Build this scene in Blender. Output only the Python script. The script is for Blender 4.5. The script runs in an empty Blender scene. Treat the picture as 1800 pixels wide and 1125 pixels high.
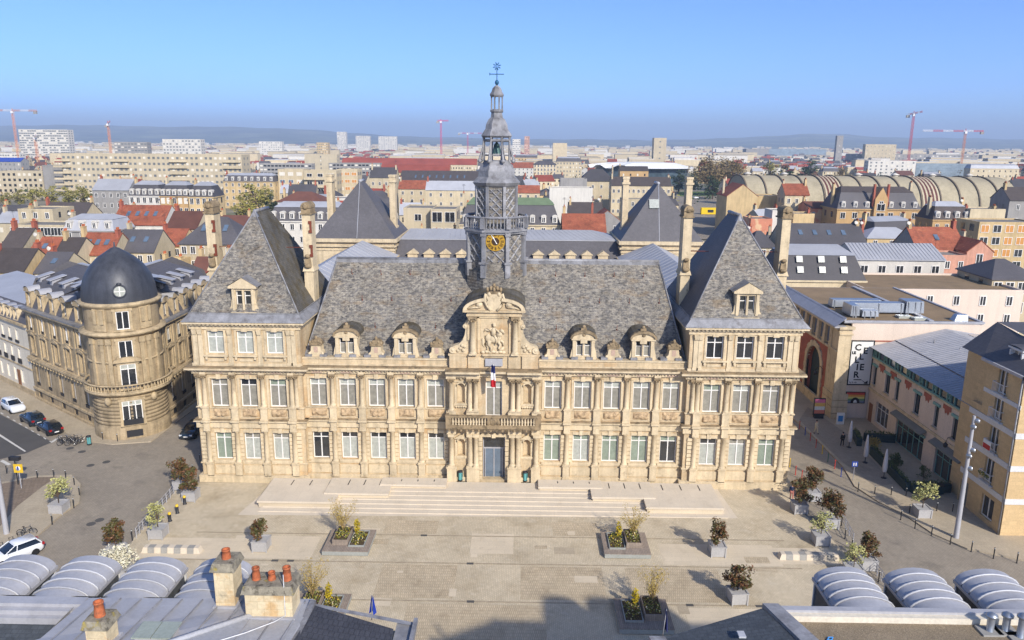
import bpy, math, random
from math import radians, sin, cos, pi, atan2, sqrt, hypot
from mathutils import Vector, Matrix
random.seed(7)
scn = bpy.context.scene
col = scn.collection
# ---------------------------------------------------------------- camera
CAM = (2.964, -76.498, 36.0)
PITCH, YAW, ROLL, FPX = radians(13.074), radians(.841), radians(.429), 1350.0
cd = bpy.data.cameras.new('camera'); cam = bpy.data.objects.new('camera', cd); col.objects.link(cam)
cd.sensor_fit = 'HORIZONTAL'; cd.sensor_width = 36; cd.lens = 36*FPX/1800; cd.clip_start = .5; cd.clip_end = 60000
cam.matrix_world = Matrix.Translation(CAM) @ Matrix.Rotation(YAW, 4, 'Z') @ Matrix.Rotation(pi/2-PITCH, 4, 'X') @ Matrix.Rotation(ROLL, 4, 'Z')
scn.camera = cam
# ---------------------------------------------------------------- sky, sun, exposure
SUN_EL, SUN_AZ = radians(32), radians(31)          # azimuth measured from -Y towards +X
w = bpy.data.worlds.new('World'); scn.world = w; w.use_nodes = True
nt = w.node_tree; bg = nt.nodes['Background']
sky = nt.nodes.new('ShaderNodeTexSky'); sky.sky_type = 'NISHITA'; sky.sun_disc = False
sky.sun_elevation = SUN_EL; sky.sun_rotation = radians(180)-SUN_AZ
sky.altitude = 0; sky.air_density = .45; sky.dust_density = 1.1; sky.ozone_density = 8.5
nt.links.new(sky.outputs[0], bg.inputs[0]); bg.inputs[1].default_value = .15
sd = bpy.data.lights.new('sun', 'SUN'); sd.energy = 2.95; sd.angle = radians(1.3); sd.color = (1, .93, .82)
sun = bpy.data.objects.new('sun', sd); col.objects.link(sun)
sv = Vector((cos(SUN_EL)*sin(SUN_AZ), -cos(SUN_EL)*cos(SUN_AZ), sin(SUN_EL)))
sun.rotation_euler = sv.to_track_quat('Z', 'Y').to_euler(); sun.location = (40, -120, 90)
vs = scn.view_settings; vs.view_transform = 'Standard'; vs.look = 'None'; vs.exposure = 0.86; vs.gamma = 1; vs.use_curve_mapping = False
scn.render.engine = 'CYCLES'
cy = scn.cycles; cy.use_denoising = True; cy.max_bounces = 5; cy.diffuse_bounces = 3; cy.glossy_bounces = 2; cy.transmission_bounces = 2
cy.volume_bounces = 0; cy.transparent_max_bounces = 6; cy.caustics_reflective = False; cy.caustics_refractive = False
cy.use_light_tree = False

# ---------------------------------------------------------------- measuring: a photograph pixel -> a point on a plane of the place
def ray(px, py):
    a, b = px-900, py-562.5; c, s = cos(ROLL), sin(ROLL)
    u, v = (c*a+s*b)/FPX, (-s*a+c*b)/FPX
    y = cos(PITCH)-v*sin(PITCH); z = -sin(PITCH)-v*cos(PITCH)
    c, s = cos(YAW), sin(YAW)
    return (c*u-s*y, s*u+c*y, z)
def at(px, py, x=None, y=None, z=None):
    d = ray(px, py)
    t = (x-CAM[0])/d[0] if x is not None else (y-CAM[1])/d[1] if y is not None else (z-CAM[2])/d[2]
    return Vector((CAM[0]+t*d[0], CAM[1]+t*d[1], CAM[2]+t*d[2]))

# ---------------------------------------------------------------- mesh builder
def frame(ox, oy, dx, dy):
    """facade frame: s runs along (dx,dy), d points out of the wall, z up"""
    l = hypot(dx, dy); dx /= l; dy /= l
    f = lambda s, d, z: (ox+dx*s+dy*d, oy+dy*s-dx*d, z)
    f.rz = atan2(dy, dx); return f
class MB:
    def __init__(s, T=None): s.v = []; s.f = []; s.mi = []; s.sm = []; s.T = T; s.m = 0; s.isl = []
    def add(s, pts, faces, smooth=False):
        b = len(s.v)
        s.v += [s.T(*p) for p in pts] if s.T else [tuple(p) for p in pts]
        s.isl.append((b, len(s.v), len(s.f), len(s.f)+len(faces)))
        for f in faces: s.f.append([i+b for i in f]); s.mi.append(s.m); s.sm.append(smooth)
        return s
    def poly(s, *pts): return s.add(pts, [list(range(len(pts)))])
    def box(s, x0, x1, y0, y1, z0, z1, top=None):
        t = top or (x0, x1, y0, y1)
        p = [(x0,y0,z0),(x1,y0,z0),(x1,y1,z0),(x0,y1,z0),(t[0],t[2],z1),(t[1],t[2],z1),(t[1],t[3],z1),(t[0],t[3],z1)]
        return s.add(p, [[3,2,1,0],[4,5,6,7],[0,1,5,4],[1,2,6,5],[2,3,7,6],[3,0,4,7]])
    def prism(s, pts, z0, z1, top=None):
        n = len(pts); t = top or pts
        return s.add([(x,y,z0) for x,y in pts]+[(x,y,z1) for x,y in t],
                     [list(range(n))[::-1], list(range(n,2*n))]+[[i,(i+1)%n,n+(i+1)%n,n+i] for i in range(n)])
    def extr(s, pts, vec):
        n = len(pts); q = [tuple(a+b for a,b in zip(p,vec)) for p in pts]
        return s.add(list(pts)+q, [list(range(n))[::-1], list(range(n,2*n))]+[[i,(i+1)%n,n+(i+1)%n,n+i] for i in range(n)])
    def plate(s, sz, d0, d1):                       # outline in (s,z), thickness d0..d1
        return s.extr([(a,d0,b) for a,b in sz], (0,d1-d0,0))
    def lathe(s, prof, n=12, c=(0,0), a0=0, a1=2*pi, smooth=True, cap=True, off=0):
        full = a1-a0 > 6.28; m = n if full else n+1
        pts = [(c[0]+r*cos(a0+off+(a1-a0)*i/n), c[1]+r*sin(a0+off+(a1-a0)*i/n), z) for r,z in prof for i in range(m)]
        fs = []
        for k in range(len(prof)-1):
            for i in range(n):
                j = (i+1)%m; fs.append([k*m+i, k*m+j, (k+1)*m+j, (k+1)*m+i])
        s.add(pts, fs, smooth)
        if cap and full:
            if prof[0][0] > 1e-4: s.add(pts[:m], [list(range(m))[::-1]])
            if prof[-1][0] > 1e-4: s.add(pts[-m:], [list(range(m))])
        return s
    def tube(s, pts, r, n=6, r1=None):
        P = [Vector(p) for p in pts]; out = []
        for i, p in enumerate(P):
            t = (P[min(i+1,len(P)-1)]-P[max(i-1,0)]).normalized()
            u = t.cross(Vector((0,0,1)) if abs(t.z) < .95 else Vector((1,0,0))).normalized(); v = t.cross(u)
            rr = r[i] if isinstance(r, (list, tuple)) else r+((r1 if r1 is not None else r)-r)*i/max(1,len(P)-1)
            out += [tuple(p+u*(rr*cos(2*pi*k/n))+v*(rr*sin(2*pi*k/n))) for k in range(n)]
        fs = [[i*n+k, i*n+(k+1)%n, (i+1)*n+(k+1)%n, (i+1)*n+k] for i in range(len(P)-1) for k in range(n)]
        fs += [list(range(n))[::-1], list(range((len(P)-1)*n, len(P)*n))]
        return s.add(out, fs, n > 4)
    def bar(s, a, b, w, h=None):                    # square bar between two points
        return s.tube([a, b], (w+(h or w))*.25*1.414, 4)
    def ball(s, c, rx, ry=None, rz=None, n=8, m=6):
        ry = ry or rx; rz = rz or rx
        pts = [(c[0]+rx*sin(pi*j/m)*cos(2*pi*i/n), c[1]+ry*sin(pi*j/m)*sin(2*pi*i/n), c[2]+rz*cos(pi*j/m)) for j in range(m+1) for i in range(n)]
        return s.add(pts, [[j*n+i, j*n+(i+1)%n, (j+1)*n+(i+1)%n, (j+1)*n+i] for j in range(m) for i in range(n)], True)
    def wall(s, s0, s1, z0, z1, ops=(), d=0., rev=.3):
        ss = sorted({s0, s1, *[o[0] for o in ops], *[o[1] for o in ops]}); zz = sorted({z0, z1, *[o[2] for o in ops], *[o[3] for o in ops]})
        for a, b in zip(ss, ss[1:]):
            for c, e in zip(zz, zz[1:]):
                mx, mz = (a+b)/2, (c+e)/2
                if not any(o[0] < mx < o[1] and o[2] < mz < o[3] for o in ops): s.poly((a,d,c),(b,d,c),(b,d,e),(a,d,e))
        for a, b, c, e in ops:
            i = d-rev
            s.poly((a,d,c),(a,d,e),(a,i,e),(a,i,c)); s.poly((b,d,c),(b,i,c),(b,i,e),(b,d,e))
            s.poly((a,d,c),(a,i,c),(b,i,c),(b,d,c)); s.poly((a,d,e),(b,d,e),(b,i,e),(a,i,e))
        return s
    def mesh(s, name, mats):
        me = bpy.data.meshes.new(name); me.from_pydata(s.v, [], s.f)
        mats = mats if isinstance(mats, (list, tuple)) else [mats]
        for m in mats: me.materials.append(m)
        me.polygons.foreach_set('use_smooth', s.sm)
        if len(mats) > 1: me.polygons.foreach_set('material_index', s.mi)
        me.update(); return me
    def split(s, name, mats, parent=None, tol=.03):
        """one object for each group of touching pieces"""
        bb = []
        for v0, v1, f0, f1 in s.isl:
            q = s.v[v0:v1]; bb.append([(min(p[i] for p in q)-tol, max(p[i] for p in q)+tol) for i in range(3)])
        grp = list(range(len(bb)))
        def fd(i):
            while grp[i] != i: i = grp[i]
            return i
        for i in range(len(bb)):
            for j in range(i):
                if all(bb[i][k][0] <= bb[j][k][1] and bb[j][k][0] <= bb[i][k][1] for k in range(3)): grp[fd(i)] = fd(j)
        out = {}
        for i, (v0, v1, f0, f1) in enumerate(s.isl):
            m = out.setdefault(fd(i), MB()); o = len(m.v)-v0; m.v += s.v[v0:v1]
            for k in range(f0, f1): m.f.append([x+o for x in s.f[k]]); m.mi.append(s.mi[k]); m.sm.append(s.sm[k])
        return [m.build(name, mats, parent) for m in out.values()]
    def build(s, name, mats, parent=None, **k): return put(name, s.mesh(name, mats), parent, **k)
WL = {}
def put(name, me, parent=None, loc=(0,0,0), rz=0, local=False, mat=None, rot=None, sc=None):
    """link one object; loc is a world point unless local (then in the parent's own axes)"""
    o = bpy.data.objects.new(name, me); col.objects.link(o)
    o.location = loc; WL[o] = Vector(loc)
    if parent is not None:
        o.parent = parent
        if not local: o.location = Vector(loc)-WL[parent]
        else: WL[o] = WL[parent]+Vector(loc)
    if rot: o.rotation_euler = rot
    elif rz: o.rotation_euler = (0, 0, rz)
    if sc: o.scale = sc
    if mat and me: o.material_slots[0].link = 'OBJECT'; o.material_slots[0].material = mat
    return o
def tag(o, label=None, cat=None, group=None, kind=None):
    for k, v in (('label', label), ('category', cat), ('group', group), ('kind', kind)):
        if v: o[k] = v
    return o
def thing(name, label, cat, loc=(0,0,0), rz=0, group=None): return tag(put(name, None, None, loc, rz), label, cat, group)
def struct(name, mb, mat, **k): return tag(mb.build(name, mat, **k), kind='structure')
def copy_tree(o, loc, rz=None, label=None, group=None, parent=None):
    c = o.copy(); col.objects.link(c)
    if parent is None: c.location = loc; WL[c] = Vector(loc)
    else: c.parent = parent
    if rz is not None: c.rotation_euler = (0,0,rz)
    if label: c['label'] = label
    if group: c['group'] = group
    for ch in o.children: copy_tree(ch, None, parent=c)
    return c

# ---------------------------------------------------------------- procedural materials
def lin(c):
    return tuple(((x/255+.055)/1.055)**2.4 if x > 10.3 else x/255/12.92 for x in c)
MATS = {}
def M(name, c, rough=.85, var=.14, vs=.5, fine=.1, fs=7, bump=.25, bs=14, spots=(), brick=None, metal=0, rnd=0, streak=0, coat=0, spec=.35, emit=0, stretch=0):
    m = bpy.data.materials.new(name); m.use_nodes = True; MATS[name] = m
    n = m.node_tree.nodes; L = m.node_tree.links.new; b = n['Principled BSDF']
    b.inputs['Roughness'].default_value = rough; b.inputs['Metallic'].default_value = metal; b.inputs['Specular IOR Level'].default_value = spec
    if coat: b.inputs['Coat Weight'].default_value = coat; b.inputs['Coat Roughness'].default_value = .04
    geo = n.new('ShaderNodeNewGeometry'); pos = geo.outputs['Position']
    def math(op, a, v):
        q = n.new('ShaderNodeMath'); q.operation = op
        for i, x in enumerate((a, v)):
            if isinstance(x, (int, float)): q.inputs[i].default_value = x
            else: L(x, q.inputs[i])
        return q.outputs[0]
    def noise(scale, vec=None, det=4, rg=.6):
        q = n.new('ShaderNodeTexNoise'); q.inputs['Scale'].default_value = scale; q.inputs['Detail'].default_value = det; q.inputs['Roughness'].default_value = rg
        L(vec or pos, q.inputs['Vector']); return q.outputs['Fac']
    def ramp(x, a, b_, lo, hi):
        q = n.new('ShaderNodeMapRange'); L(x, q.inputs[0])
        for i, v in enumerate((a, b_, lo, hi)): q.inputs[i+1].default_value = v
        return q.outputs[0]
    def mixc(f, a, b_, mode='MIX'):
        q = n.new('ShaderNodeMix'); q.data_type = 'RGBA'; q.blend_type = mode
        if isinstance(f, (int, float)): q.inputs[0].default_value = f
        else: L(f, q.inputs[0])
        for i, x in ((6, a), (7, b_)):
            if isinstance(x, tuple): q.inputs[i].default_value = (*x[:3], 1)
            else: L(x, q.inputs[i])
        return q.outputs[2]
    base = lin(c); f = ramp(noise(vs), .3, .7, 1-var, 1+var)
    if fine: f = math('MULTIPLY', f, ramp(noise(fs, det=3), .3, .7, 1-fine, 1+fine))
    if streak:
        mp = n.new('ShaderNodeMapping'); L(pos, mp.inputs[0]); mp.inputs['Scale'].default_value = (1.6, 1.6, .14)
        f = math('MULTIPLY', f, ramp(noise(1.0, mp.outputs[0]), .42, .75, 1, 1-streak))
    if rnd:
        oi = n.new('ShaderNodeObjectInfo'); f = math('MULTIPLY', f, ramp(oi.outputs['Random'], 0, 1, 1-rnd, 1+rnd))
    hgt = noise(bs, det=3) if bump else None
    colr = base; svec = None
    if stretch: sm_ = n.new('ShaderNodeMapping'); L(pos, sm_.inputs[0]); sm_.inputs['Scale'].default_value = (1, 1, stretch); svec = sm_.outputs[0]
    for sc, sscale, lo, hi, amt in spots:
        colr = mixc(ramp(noise(sscale, svec, det=5, rg=.65), lo, hi, 0, amt), colr, lin(sc))
    if brick:                                     # (width, height, joint, joint shade, tone spread, mode)
        bw, bh, jt, js, sp, mode = brick
        sx = n.new('ShaderNodeSeparateXYZ'); L(pos, sx.inputs[0]); cb = n.new('ShaderNodeCombineXYZ')
        if mode == 'xy': L(sx.outputs[0], cb.inputs[0]); L(sx.outputs[1], cb.inputs[1])
        elif mode == 'yx': L(sx.outputs[1], cb.inputs[0]); L(sx.outputs[0], cb.inputs[1])
        else: L(math('ADD', sx.outputs[0], sx.outputs[1]) if mode == 'wall' else sx.outputs[0], cb.inputs[0]); L(sx.outputs[2], cb.inputs[1])
        q = n.new('ShaderNodeTexBrick'); L(cb.outputs[0], q.inputs['Vector']); q.inputs['Scale'].default_value = 1
        q.inputs['Brick Width'].default_value = bw; q.inputs['Row Height'].default_value = bh; q.inputs['Mortar Size'].default_value = jt; q.inputs['Mortar Smooth'].default_value = .1
        q.inputs['Color1'].default_value = (1-sp,)*3+(1,); q.inputs['Color2'].default_value = (1+sp,)*3+(1,); q.inputs['Mortar'].default_value = (js,)*3+(1,)
        colr = mixc(1.0, colr, q.outputs['Color'], 'MULTIPLY')
        if bump: hgt = math('SUBTRACT', hgt, math('MULTIPLY', q.outputs['Fac'], 1.5))
    cmb = n.new('ShaderNodeCombineColor')
    for i in range(3): L(f, cmb.inputs[i])
    out = mixc(1.0, colr, cmb.outputs[0], 'MULTIPLY')
    L(out, b.inputs['Base Color'])
    if bump:
        bp = n.new('ShaderNodeBump'); bp.inputs['Strength'].default_value = bump; bp.inputs['Distance'].default_value = .05; L(hgt, bp.inputs['Height']); L(bp.outputs[0], b.inputs['Normal'])
    if emit: L(out, b.inputs['Emission Color']); b.inputs['Emission Strength'].default_value = emit
    return m
LICHEN = ((92,74,44), 1.4, .56, .66, .55)
M('limestone', (199,178,143), var=.15, vs=.35, fine=.1, fs=5, streak=.3, spots=(((182,138,84), .5, .5, .72, .65), ((120,104,80), 1.1, .6, .75, .5)), brick=(1.1,.42,.012,.86,.035,'wall'))
M('limestone_trim', (206,187,153), var=.12, vs=.6, fine=.08, fs=5, streak=.3, spots=(((120,104,80), 1.3, .56, .74, .55),), bump=.3)
M('weathered_stone', (150,130,100), var=.2, vs=.8, streak=.3, spots=(((76,68,52), 1.5, .5, .66, .7),), bump=.5)
M('relief_stone', (186,160,124), var=.15, spots=(((120,98,76), 3, .48, .62, .6),))
M('pink_panel', (176,150,132), var=.08)
M('slate_lichen', (106,102,97), rough=.75, streak=.25, stretch=2.3, var=.2, vs=.35, fine=.22, fs=3, spots=(((154,146,131), 2.2, .43, .55, .8), ((50,46,42), 3.4, .585, .63, .9), ((128,104,70), .5, .54, .68, .45), ((116,98,70), .6, .56, .74, .4)), brick=(.26,.17,.012,.7,.1,'wall'), bump=.45, bs=9)
M('slate_moss', (92,88,80), rough=.8, var=.25, vs=.4, fine=.2, fs=2, spots=(((84,72,44), .7, .44, .6, .7),), brick=(.26,.17,.012,.72,.08,'wall'), bump=.4)
M('slate_dark', (92,89,90), rough=.6, var=.1, vs=.2, fine=.1, fs=2, brick=(.3,.2,.012,.8,.06,'wall'), bump=.2)
M('slate_house', (82,79,80), rough=.65, var=.15, vs=.15, rnd=.22, brick=(.3,.2,.012,.8,.06,'wall'), bump=.2)
M('lead', (142,141,142), rough=.5, var=.22, vs=.7, streak=.3, metal=.1, spots=(((86,80,78), 1.2, .5, .68, .6),), bump=.15)
M('zinc', (172,171,173), rough=.5, var=.09, vs=.5, fine=.05, metal=.1, bump=.06, streak=.12, spots=(((140,138,140), .7, .55, .75, .5),))
M('zinc_pale', (170,170,172), rough=.5, var=.1, vs=.2, metal=.08, rnd=.12, bump=.08)
M('copper_green', (112,128,96), rough=.7, var=.12)
M('white_frame', (226,222,214), rough=.5, var=.04, fine=0, bump=0)
M('pane_curtain', (138,134,122), rough=.3, var=.14, vs=1.5, fine=.1, fs=3, bump=0, coat=.35)
M('pane_pale', (166,168,158), rough=.3, var=.12, vs=2, fine=.08, fs=4, bump=0, coat=.25)
M('pane_green', (132,142,126), rough=.25, var=.14, vs=1.5, bump=0, coat=.35)
M('pane_dark', (44,46,48), rough=.08, var=.3, vs=1.2, bump=0, coat=1, spec=.6)
M('pane_blue', (96,112,128), rough=.08, var=.2, vs=.6, bump=0, coat=1, spec=.6)
M('rust', (120,62,44), rough=.9, bump=0)
M('gold', (214,166,62), rough=.35, metal=.6, bump=0, var=.05)
M('gilt_dark', (60,40,20), rough=.7, bump=0)
M('black_metal', (44,44,46), rough=.5, bump=0, var=.1)
M('bronze_green', (70,96,92), rough=.55, bump=0, metal=.4)
M('blue_metal', (40,92,124), rough=.5, bump=0, metal=.3)
LS, LT, WS = MATS['limestone'], MATS['limestone_trim'], MATS['weathered_stone']

# ---------------------------------------------------------------- shared window and column builders
_win = {}
def window_meshes(w, h, tr, nv, fw, mat):
    k = (round(w,2), round(h,2), tr, nv, fw, mat.name)
    if k in _win: return _win[k]
    mb = MB(); x = w/2
    mb.box(-x, -x+fw, 0, .1, 0, h); mb.box(x-fw, x, 0, .1, 0, h); mb.box(-x+fw, x-fw, 0, .1, 0, fw*1.2); mb.box(-x+fw, x-fw, 0, .1, h-fw, h)
    for i in range(1, nv):
        cx = -x+w*i/nv; mb.box(cx-fw*.6, cx+fw*.6, -.02, .1, fw*1.2, h-fw)
    rows = [(fw*1.2, h-fw)]
    if tr:
        zt = h*tr
        for i in range(nv): mb.box(-x+w*i/nv+fw*.6, -x+w*(i+1)/nv-fw*.6, -.012, .1, zt-fw*.5, zt+fw*.5)
        rows = [(fw*1.2, zt-fw*.5), (zt+fw*.5, h-fw)]
    fme = mb.mesh('window', mat); panes = []
    for r, (a, b) in enumerate(rows):
        for i in range(nv):
            p = MB(); p.box(-x+w*i/nv+fw*.55, -x+w*(i+1)/nv-fw*.55, .04, .06, a-.01, b+.01); panes.append((r, p.mesh('pane', MATS['pane_dark'])))
    _win[k] = (fme, panes); return _win[k]
def window(parent, fr, s, z, w, h, lower='pane_curtain', upper=None, tr=.76, nv=2, fw=.09, d=-.25, name='window', mat=None):
    fme, panes = window_meshes(w, h, tr, nv, fw, mat or MATS['white_frame'])
    o = put(name, fme, parent, fr(s, d, z), fr.rz)
    for r, pm in panes: put('pane', pm, o, local=True, mat=MATS[(upper or lower) if r else lower])
    return o
_colm = {}
def column(parent, fr, s, z0, z1, r, d=.05, name='column', mat=None, ionic=True):
    h = z1-z0; k = (round(h,2), r, ionic)
    if k not in _colm:
        mb = MB(); mb.box(-r*1.4, r*1.4, -r*1.4, r*1.4, 0, r*.5)
        mb.lathe([(r*1.35,r*.5),(r*1.35,r*.75),(r*1.1,r*1.0),(r,r*1.3),(r*1.0,h*.35),(r*.86,h-r*1.9),(r*.95,h-r*1.85)], 12)
        cp = MB(); zc = h-r*1.85
        if ionic:
            cp.lathe([(r*.9,zc),(r*1.05,zc+r*.5),(r*1.35,zc+r*1.2)], 10); cp.box(-r*1.45, r*1.45, -r*1.45, r*1.45, zc+r*1.2, h)
            for sx in (-1, 1): cp.ball((sx*r*1.15, -r*1.15, zc+r*.9), r*.45, r*.4, r*.45, 6, 4); cp.ball((sx*r*.5, -r*1.25, zc+r*.35), r*.32, r*.3, r*.4, 6, 4)
        else:
            cp.lathe([(r*.9,zc),(r*1.2,zc+r*.7)], 10); cp.box(-r*1.3, r*1.3, -r*1.3, r*1.3, zc+r*.7, h)
        _colm[k] = (mb.mesh('column', LT), cp.mesh('capital', WS if ionic else LT))
    a, b = _colm[k]; o = put(name, a, parent, fr(s, d, z0), fr.rz); put('capital', b, o, local=True); return o
# ================================================================ TOWN HALL
TH = thing('town_hall', 'ornate cream stone town hall with steep lichened slate roofs and central clock tower', 'town hall')
FR = frame(0, 0, 1, 0)
PAV = (22.7, 25.78, 28.86); MAIN = (6.2, 9.3, 12.4, 15.5, 18.6)
GW, GZ0, GZ1, FZ0, FZ1 = .88, 2.55, 5.62, 8.5, 11.62
qme = MB(); qme.box(0, .44, -.09, .05, 0, .36, top=(.03, .41, -.07, .05)); qme = qme.mesh('quoin', LT)
rel = []
for k in range(5):
    mb = MB(); n, m = 22, 12; rr = random.Random(k)
    blobs = [(rr.uniform(-.7,.7), rr.uniform(.1,.75), rr.uniform(.08,.22), rr.uniform(.04,.12)) for _ in range(26)]
    hh = lambda x, z: sum(a*math.exp(-((x-bx)**2+(z-bz)**2)/(br*br)) for bx, bz, br, a in blobs)
    pts = [(-.8+1.6*i/n, -min(.2, hh(-.8+1.6*i/n, .85*j/m)) if 0 < i < n and 0 < j < m else .02, .85*j/m) for j in range(m+1) for i in range(n+1)]
    mb.add(pts, [[j*(n+1)+i, j*(n+1)+i+1, (j+1)*(n+1)+i+1, (j+1)*(n+1)+i] for j in range(m) for i in range(n)], True)
    rel.append(mb.mesh('relief_panel', MATS['relief_stone']))
def bay(s, d, k, lo, up, flo, fup, zb, half):
    """one window bay of the two lower storeys on the wall plane d"""
    rr = random.Random(int(s*100)); alt = lambda p: p if rr.random() < .72 else rr.choice(['pane_pale','pane_curtain','pane_dark','pane_green']); lo, up, flo, fup = alt(lo), alt(up), alt(flo) if rr.random() < .4 else flo, alt(fup)
    window(TH, FR, s, GZ0, GW*2, GZ1-GZ0, lo, up, .78, d=d-.28)
    window(TH, FR, s, FZ0, GW*2, FZ1-FZ0, flo, fup, .76, d=d-.28)
    put('relief_panel', rel[k % 5], TH, FR(s, d+.03, 7.42))
    mb = MB(FR)                                     # moulded frames, sills, keystones
    mb.box(s-1.12, s+1.12, d, d+.16, GZ0-.3, GZ0-.06); mb.box(s-.98, s+.98, d, d+.1, FZ0-.12, FZ0-.02)
    for a in (-1, 1): mb.box(s+a*.94, s+a*1.14, d, d+.09, FZ0-.02, FZ1+.14)
    mb.box(s-.94, s+.94, d, d+.088, FZ1, FZ1+.2); mb.box(s-.24, s+.24, d, d+.17, FZ1-.03, FZ1+.5)
    mb.box(s-.22, s+.22, d, d+.14, GZ1-.02, GZ1+.5); mb.box(s-.9, s+.9, d, d+.06, GZ1+.0, GZ1+.3)
    mb.box(s-half+.42, s+half-.42, d, d+.07, .95, 1.9)
    mb.box(s-1.0, s+1.0, d, d+.055, 7.32, 7.38); mb.box(s-1.0, s+1.0, d, d+.055, 8.29, 8.35)
    mb.split('window_surround', LT, TH)
    mb = MB(FR); mb.box(s-.55, s+.55, d+.24, d+.29, 12.26, 12.52); mb.split('stone_tablet', MATS['pink_panel'], TH)
    for a in (-1, 1):
        for i in range(7): put('quoin', qme, TH, FR(s+a*1.13-.22, d, GZ0-.06+i*.45))
def pedestal_column(s, d, big=True):
    mb = MB(FR)
    for z0, z1 in ((.62, 2.1), (7.15, 8.42)):
        mb.box(s-.36, s+.36, d, d+.34, z0, z1); mb.box(s-.44, s+.44, d, d+.42, z1, z1+.12); mb.box(s-.42, s+.42, d, d+.4, z0-.02, z0+.14)
    for z0, z1 in ((6.18, 6.9), (12.16, 12.55)): mb.box(s-.33, s+.33, d, d+.42, z0, z1)
    mb.box(s-.46, s+.46, d, d+.62, 6.9, 7.12)
    mb.split('pedestal', LT, TH)
    column(TH, FR, s, 2.22, 6.18, .27, d+.1, ionic=False); column(TH, FR, s, 8.54, 12.16, .25, d+.1)
def sides(a, b): return (a, b) if a < b else (b, a)
k = 0
for sg in (-1, 1):
    # ---- main range, five bays each side
    d = -.6; ops = []
    for s in MAIN: ops += [(sg*s-GW, sg*s+GW, GZ0, GZ1), (sg*s-GW, sg*s+GW, FZ0, FZ1)]
    a, b = sides(sg*4.7, sg*20.1)
    mb = MB(FR); mb.wall(a, b, 0, 13.85, ops, d); mb.poly((a,d,13.85),(b,d,13.85),(b,d-.8,13.85),(a,d-.8,13.85)); mb.build('wall', LS, TH)
    mb = MB(FR); mb.box(a, b, d, d+.22, 0, .8); mb.box(a, b, d, d+.12, 2.1, 2.26)
    mb.build('plinth', LT, TH)
    mb = MB(FR); mb.box(a, b, d, d+.2, 6.2, 6.9); mb.box(a, b, d, d+.4, 6.9, 7.02); mb.m = 1; mb.box(a, b, d, d+.36, 7.02, 7.15); mb.m = 0; mb.box(a, b, d, d+.12, 8.36, 8.48)
    mb.build('string_course', [LT, WS], TH)
    mb = MB(FR); mb.box(a, b, d, d+.24, 12.2, 12.56); mb.box(a, b, d, d+.5, 12.56, 12.74); mb.box(a, b, d, d+.75, 12.74, 12.92); mb.m = 1; mb.box(a, b, d, d+.7, 12.92, 13.06); mb.m = 0; mb.box(a, b, d, d+.12, 13.06, 13.2); mb.box(a, b, d-.3, d+.1, 13.72, 13.86)
    x = a+.2
    while x < b-.2: mb.box(x, x+.16, d+.24, d+.42, 12.42, 12.555); x += .34
    mb.build('cornice', [LT, WS], TH)
    for s in MAIN:
        k += 1; dk = random.random()
        bay(sg*s, d, k, 'pane_pale' if sg < 0 else 'pane_green', 'pane_dark' if sg < 0 else 'pane_green', 'pane_curtain', 'pane_pale' if dk < .85 else 'pane_dark', 0, 1.55)
    for s in (7.75, 10.85, 13.95, 17.05): pedestal_column(sg*s, d)
    # ---- end pavilion
    d = 0; x0, x1 = sides(sg*20.1, sg*31.35); ops = []
    for s in PAV: ops += [(sg*s-GW, sg*s+GW, GZ0, GZ1), (sg*s-GW, sg*s+GW, FZ0, FZ1), (sg*s-.86, sg*s+.86, 14.35, 16.78)]
    mb = MB(FR); mb.wall(x0, x1, 0, 17.6, ops, 0)
    for xx in (x0, x1): mb.poly((xx,0,0),(xx,-14.9,0),(xx,-14.9,17.6),(xx,0,17.6))
    mb.poly((x0,-14.9,0),(x1,-14.9,0),(x1,-14.9,17.6),(x0,-14.9,17.6)); mb.build('wall', LS, TH)
    def ring(mb, p, z0, z1, e=0):
        mb.box(x0-p, x1+p, -14.9-p, p, z0, z1)
    mb = MB(FR); ring(mb, .34, 0, .82); ring(mb, .12, 2.1, 2.26); mb.build('plinth', LT, TH)
    mb = MB(FR); ring(mb, .2, 6.2, 6.9); ring(mb, .42, 6.9, 7.02); mb.m = 1; ring(mb, .37, 7.02, 7.15); mb.m = 0; ring(mb, .12, 8.36, 8.48); mb.build('string_course', [LT, WS], TH)
    mb = MB(FR); ring(mb, .24, 12.2, 12.54); ring(mb, .52, 12.54, 12.7); ring(mb, .78, 12.7, 12.88); mb.m = 1; ring(mb, .73, 12.88, 13.0); mb.m = 0; ring(mb, .1, 13.0, 13.3)
    x = x0-.1
    while x < x1: mb.box(x, x+.16, .24, .42, 12.4, 12.535); x += .34
    mb.build('cornice', [LT, WS], TH)
    mb = MB(FR); ring(mb, .14, 16.95, 17.3); ring(mb, .3, 17.3, 17.42); ring(mb, .62, 17.56, 17.8)
    x = x0-.2
    while x < x1+.2: mb.box(x, x+.2, .1, .5, 17.42, 17.555); x += .42
    for yy in range(34):
        for xx, q in ((x0, -1), (x1, 1)): mb.box(xx-.5 if q < 0 else xx+.1, xx-.1 if q < 0 else xx+.5, -.3-yy*.42, -.1-yy*.42, 17.42, 17.555)
    mb.box(x0, x1, -14.9, .03, 17.42, 17.56)
    mb.build('eave_cornice', LT, TH)
    mb = MB(FR); mb.box(x0-.72, x1+.72, -15.6, .72, 17.8, 18.55, top=(x0-.06, x1+.06, -15.0, .06)); mb.box(x0-.1, x1+.1, -15.02, .1, 18.55, 18.66)
    mb.split('lead_gutter', MATS['lead'], TH)
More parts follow.
